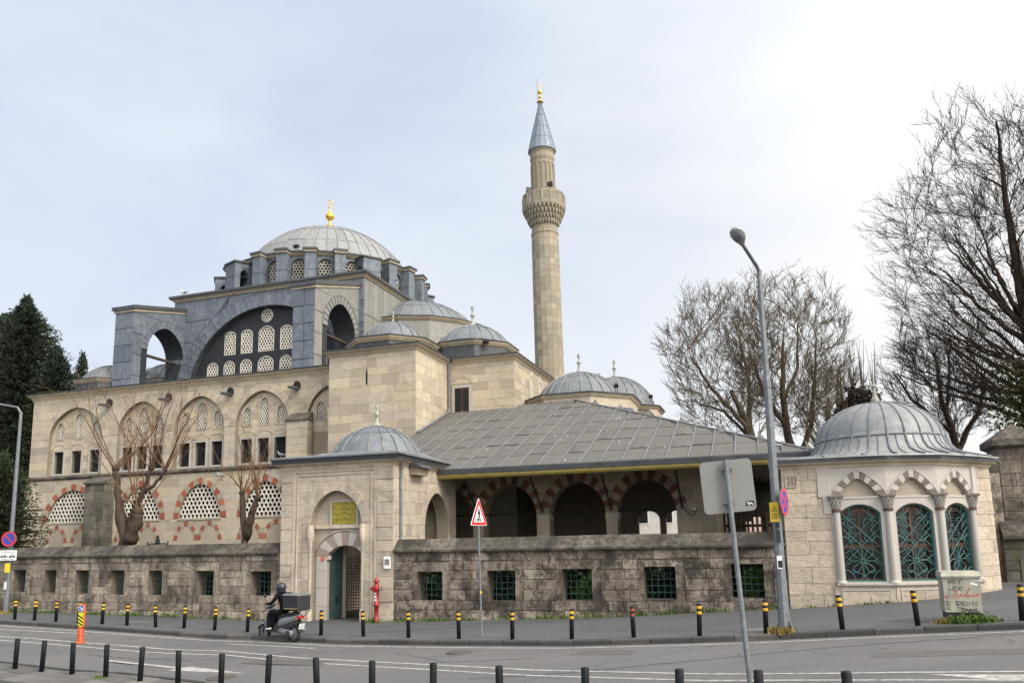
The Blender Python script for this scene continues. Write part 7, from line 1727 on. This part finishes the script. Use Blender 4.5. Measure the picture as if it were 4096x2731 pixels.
# ------------------------------------------------------------------ scooter and rider
random.seed(201)
fx, fy = -.966, .256; mx_, my_ = (-15.17-13.85)/2, (21.0+20.65)/2; mz = zg(mx_, my_)-.12
def T(x, y, z): return (mx_+fx*x-fy*y, my_+fy*x+fx*y, mz+z)
def TT(mb):                                                     # local mesh (x forward, y left, z up) to scene
    o = MB(); o.v = [T(*p) for p in mb.v]; o.f = mb.f; return o
s = thing('scooter', 'silver scooter with charcoal delivery box riding along the far kerb', 'scooter', T(0, 0, 0))
def sp(name, mb, mat, par=s, smooth=False): return obj(name, TT(mb), mat, par, smooth)
def yl(prof, cx, cz, n=28): # lathe about the y axis
    m = MB(); rings = [[(cx+r*math.cos(2*math.pi*j/n), y, cz+r*math.sin(2*math.pi*j/n)) for j in range(n)] for r, y in prof]; return m.loft(rings+[rings[0]], True)
for cx in (.665, -.665):
    w_ = sp('wheel', yl([(.06, -.05), (.17, -.03), (.17, .03), (.06, .05)], cx, .255), 'steel', s)
    sp('tyre', yl([(.185, -.045), (.225, -.055), (.25, -.035), (.257, 0), (.25, .035), (.225, .055), (.185, .045), (.172, .03), (.172, -.03)], cx, .255), 'rubber', w_, True)
    m = MB()
    for q in range(5): an = 2*math.pi*q/5; m.tube([(cx, 0, .255), (cx+.175*math.cos(an), 0, .255+.175*math.sin(an))], .022, 5)
    sp('spokes', m, 'steel', w_)
m = MB()
for sy in (-1, 1): m.tube([(.665, sy*.07, .255), (.60, sy*.075, .5), (.52, sy*.05, .72)], .024, 7)
m.tube([(.54, 0, .66), (.40, 0, 1.02)], .03, 8); sp('fork', m, 'plasticblack')
def shell(rows, cap=True): return MB().loft(rows, True, cap, cap)
def oval(x, z, w_, h_, n=12, tilt=0): return [(x+tilt*h_*math.sin(2*math.pi*j/n), w_*math.cos(2*math.pi*j/n), z+h_*math.sin(2*math.pi*j/n)) for j in range(n)]
fen = MB(); rows = []
for q in range(9):
    an = R(10+q*17); rows.append([(.665+(.285)*math.cos(an), y, .255+.285*math.sin(an)+dz) for y, dz in ((-.075, -.05), (-.06, .0), (0, .015), (.06, 0), (.075, -.05))])
sp('front_fender', fen.loft(rows, False), 'silver', s, True)
rows = [[(x+dx, y*w_, z) for y, dx in ((-1, -.09), (-.75, -.02), (0, .03), (.75, -.02), (1, -.09), (.7, -.12), (0, -.07), (-.7, -.12))] for x, z, w_ in ((.50, .30, .15), (.53, .45, .19), (.51, .65, .22), (.46, .84, .2), (.44, .96, .14))]
sp('leg_shield', shell(rows), 'silver', s, True)
sp('inner_shield', shell([[(x, y, z) for x, y in ((x0-.02, -w_), (x0-.02, w_), (x0-.06, w_*.9), (x0-.06, -w_*.9))] for x0, z, w_ in ((.42, .36, .17), (.40, .6, .19), (.36, .92, .15))]), 'plasticblack', s)
sp('floorboard', MB().cbox((.14, 0, .30), .62, .30, .07, .02), 'plasticblack', s)
rows = [oval(x, z, w_, h_, 14) for x, z, w_, h_ in ((.0, .50, .10, .12), (-.12, .56, .15, .17), (-.4, .63, .17, .15), (-.7, .70, .15, .11), (-.93, .78, .08, .06))]
sp('rear_body', shell(rows), 'silver', s, True)
sp('underbody', shell([oval(x, z, w_, h_, 12) for x, z, w_, h_ in ((.0, .38, .13, .08), (-.3, .40, .15, .12), (-.6, .48, .12, .12), (-.86, .6, .07, .06))]), 'plasticblack', s, True)
rows = [oval(x, z, w_, h_, 12) for x, z, w_, h_ in ((.06, .72, .08, .04), (-.05, .755, .14, .055), (-.35, .79, .16, .055), (-.7, .85, .14, .06), (-.85, .87, .08, .03))]
sp('seat', shell(rows), 'plasticblack', s, True)
eng = sp('engine', shell([[(x, y, z) for y, z in ((.04, z0-h_), (.17, z0-h_), (.19, z0), (.17, z0+h_), (.04, z0+h_))] for x, z0, h_ in ((-.12, .33, .05), (-.25, .32, .09), (-.55, .27, .1), (-.75, .26, .08))]), 'steel', s, True)
sp('engine_cover', yl([(.02, .19), (.085, .195), (.095, .18), (.02, .17)], -.6, .265, 18), 'plasticblack', eng)
sp('exhaust', MB().tube([(-.15, -.13, .25), (-.4, -.17, .26), (-.8, -.18, .34), (-.95, -.18, .37)], [.03, .06, .07, .05], 10), 'steel', s, True)
rf_ = MB(); rows = []
for q in range(7): an = R(60+q*18); rows.append([(-.665+.29*math.cos(an), y, .255+.29*math.sin(an)) for y in (-.07, 0, .07)])
sp('rear_fender', rf_.loft(rows, False), 'plasticblack', s)
sp('tail_light', shell([[(x, y*w_, z+dz) for y, dz in ((-1, -.03), (1, -.03), (.85, .04), (-.85, .04))] for x, z, w_ in ((-.88, .74, .13), (-.98, .75, .11), (-1.0, .755, .08))]), 'taillight', s)
for sy in (-1, 1): sp('indicator', MB().sphere((-.93, sy*.15, .70), .04, .03, .025, 8, 6), 'orange', s)
pl_ = sp('number_plate', MB().hexa([(-.985, -.1, .40), (-.985, .1, .40), (-.975, .1, .40), (-.975, -.1, .40), (-1.03, -.1, .56), (-1.03, .1, .56), (-1.02, .1, .56), (-1.02, -.1, .56)]), 'white', s)
tm = text_mb('34', .075, Fr((0, 0), (1, 0), (0, 1)), 0, 0, 0, 'CENTER'); tm2 = text_mb('MPY 01', .05, Fr((0, 0), (1, 0), (0, 1)), 0, 0, 0, 'CENTER')
for mm_, zz in ((tm, .485), (tm2, .43)):
    q = MB(); q.v = [(-1.0-.28*(z_+zz-.43)-.002-yv*.5+.012-.0+(-.008), -x_*1.0, zz+z_) for x_, yv, z_ in mm_.v]; q.f = mm_.f; sp('plate_lettering', q, 'black', pl_)
sp('plate_bracket', MB().hexa([(-.9, -.03, .55), (-1.0, -.03, .55), (-1.0, .03, .55), (-.9, .03, .55), (-.88, -.03, .7), (-.95, -.03, .7), (-.95, .03, .7), (-.88, .03, .7)]), 'plasticblack', s)
m = MB().tube([(.22, .36, 1.12), (.27, .2, 1.10), (.38, .06, 1.06), (.38, -.06, 1.06), (.27, -.2, 1.10), (.22, -.36, 1.12)], .014, 7); hb_ = sp('handlebar', m, 'iron')
for sy in (-1, 1):
    sp('grip', MB().tube([(.22, sy*.37, 1.12), (.245, sy*.26, 1.11)], .022, 8), 'rubber', hb_); sp('brake_lever', MB().tube([(.28, sy*.24, 1.11), (.31, sy*.3, 1.10), (.29, sy*.37, 1.10)], .008, 5), 'chrome', hb_)
    mr = sp('mirror', MB().tube([(.3, sy*.2, 1.1), (.34, sy*.27, 1.25), (.33, sy*.3, 1.34)], .008, 5), 'iron'); sp('mirror_head', MB().sphere((.33, sy*.31, 1.37), .02, .075, .05, 10, 6), 'plasticblack', mr)
sp('headset', shell([oval(x, z, w_, h_, 12) for x, z, w_, h_ in ((.30, 1.07, .10, .05), (.38, 1.06, .16, .075), (.47, 1.02, .15, .08), (.53, .98, .09, .05))]), 'silver', s, True)
sp('headlight', MB().sphere((.515, 0, .99), .03, .09, .05, 12, 8), 'lens', s, True)
rk = MB()
for sy in (-1, 1): rk.tube([(-.45, sy*.16, .80), (-.6, sy*.2, .94), (-1.12, sy*.2, .95), (-.95, sy*.12, .76)], .013, 6)
for x in (-.6, -.8, -1.0): rk.tube([(x, -.2, .945), (x, .2, .945)], .012, 6)
sp('rack', rk, 'iron')
bx_ = sp('delivery_box', shell([[(x, y, z) for x, y in ((-.46, -.25), (-.44, -.2), (-.44, .2), (-.46, .25), (-1.08, .26), (-1.12, .22), (-1.12, -.22), (-1.08, -.26))] for z in (.97, 1.0, 1.36, 1.385)]), 'boxgrey', s)
sp('box_lid', shell([[(x, y*w_, z) for x, y in ((-.44, -.27), (-.42, -.2), (-.42, .2), (-.44, .27), (-1.1, .275), (-1.14, .22), (-1.14, -.22), (-1.1, -.275))] for z, w_ in ((1.386, 1), (1.41, 1), (1.435, .9))]), 'boxlid', bx_)
sp('back_pad', shell([[(-.40, y, z) for y, z in ((-.22, .98), (.22, .98), (.24, 1.3), (.18, 1.44), (0, 1.48), (-.18, 1.44), (-.24, 1.3))], [(-.45, y, z) for y, z in ((-.22, .98), (.22, .98), (.24, 1.3), (.18, 1.44), (0, 1.48), (-.18, 1.44), (-.24, 1.3))]]), 'boxgrey', bx_)
sp('side_stripe', MB().box(-1.06, -.5, .262, .264, 1.0, 1.02), 'yellowwood', bx_)
# rider
rd = thing('person', 'scooter rider in black jacket, black trousers and dark helmet, gripping the handlebar', 'person', T(-.32, 0, .85))
V = []; E = []; RR = []
def jn(p, r, par=None):
    V.append(T(*p)); RR.append(r)
    if par is not None: E.append((par, len(V)-1))
    return len(V)-1
pel = jn((-.20, 0, .90), (.165, .13))
sp1 = jn((-.21, 0, 1.08), (.15, .12), pel); sp2_ = jn((-.17, 0, 1.26), (.175, .125), sp1); ch = jn((-.12, 0, 1.38), (.155, .11), sp2_); nk = jn((-.08, 0, 1.48), (.065, .065), ch); hd_ = jn((-.05, 0, 1.60), (.09, .09), nk)
for sy in (-1, 1):
    sh = jn((-.10, sy*.18, 1.385), (.085, .085), ch); e0 = jn((-.05, sy*.24, 1.27), (.07, .07), sh); el = jn((.03, sy*.28, 1.155), (.062, .06), e0); fa_ = jn((.12, sy*.29, 1.13), (.055, .052), el); wr_ = jn((.19, sy*.295, 1.13), (.038, .034), fa_); pm = jn((.235, sy*.30, 1.145), (.042, .026), wr_)
    for k_, (dy, L) in enumerate(((-.03, .9), (-.01, 1.0), (.012, .97), (.032, .8))):
        f1_ = jn((.262, sy*.30+dy, 1.15), (.010, .010), pm); f2_ = jn((.285, sy*.30+dy, 1.132-.01*(1-L)), (.0095, .0095), f1_); jn((.272, sy*.30+dy, 1.098), (.008, .008), f2_)
    th_ = jn((.225, sy*.30-sy*.04, 1.125), (.012, .012), pm); jn((.25, sy*.30-sy*.045, 1.095), (.010, .010), th_)
    hp = jn((-.16, sy*.10, .87), (.11, .105), pel); t1 = jn((.06, sy*.15, .86), (.095, .09), hp); kn = jn((.27, sy*.175, .82), (.072, .075), t1); cf = jn((.27, sy*.16, .62), (.066, .06), kn); an_ = jn((.24, sy*.14, .41), (.047, .045), cf); ft_ = jn((.29, sy*.15, .365), (.045, .035), an_); jn((.38, sy*.155, .355), (.038, .028), ft_)
me = bpy.data.meshes.new('body'); og = rd['org']; me.from_pydata([(v[0]-og[0], v[1]-og[1], v[2]-og[2]) for v in V], E, []); me.materials.append(M['cloth'])
bo = bpy.data.objects.new('body', me); col.objects.link(bo); bo.parent = rd
mdf = bo.modifiers.new('skin', 'SKIN')
for i, r in enumerate(RR): me.skin_vertices[0].data[i].radius = r
me.skin_vertices[0].data[0].use_root = True
sb = bo.modifiers.new('sub', 'SUBSURF'); sb.levels = 1; sb.render_levels = 1
def rp(name, mb, mat, par=rd, smooth=True): return obj(name, TT(mb), mat, par, smooth)
hl = MB(); hc_ = (-.045, 0, 1.615); rows = []
for q in range(13):
    ph = math.pi*q/12; z = hc_[2]+.155*math.cos(ph); r = .155*math.sin(ph)
    if z < hc_[2]-.13: break
    row = []
    for j in range(22):
        an = 2*math.pi*j/22; k_ = 1.0
        row.append((hc_[0]+.005+r*1.1*math.cos(an), hc_[1]+r*.95*math.sin(an), z))
    rows.append(row)
he = rp('helmet', hl.loft(rows, True, True, False), 'helmet')
rows = []
for q in range(6):
    z = hc_[2]+.06-.155*q/5; rr = math.sqrt(max(0, .162**2-(z-hc_[2])**2))
    rows.append([(hc_[0]+.012+rr*1.12*math.cos(R(a_)), rr*.97*math.sin(R(a_)), z) for a_ in range(-78, 79, 13)])
rp('visor', MB().loft(rows, False), 'visor', he)
rp('helmet_rim', MB().tube([(hc_[0]+.165*math.cos(R(a_)), .145*math.sin(R(a_)), hc_[2]-.115) for a_ in range(0, 361, 20)], .012, 6), 'plasticblack', he)
rp('collar', MB().tube([(-.085+.085*math.cos(R(a_)), .085*math.sin(R(a_)), 1.465) for a_ in range(0, 361, 24)], .034, 7), 'cloth')
for sy in (-1, 1):
    sh_ = rp('shoe', MB().loft([oval(x, z, w_, h_, 10) for x, z, w_, h_ in ((.2, .375, .03, .03), (.23, .375, .042, .042), (.32, .365, .045, .034), (.41, .355, .042, .026), (.45, .352, .02, .015))], True, True, True), 'shoe')
    for v in sh_.data.vertices: pass
    dx, dy, _ = (T(0, sy*.15, 0)[0]-T(0, 0, 0)[0], T(0, sy*.15, 0)[1]-T(0, 0, 0)[1], 0)
    sh_.location = (dx, dy, 0)
flush()
for o in bpy.data.objects:
    if 'org' in o.keys(): del o['org']
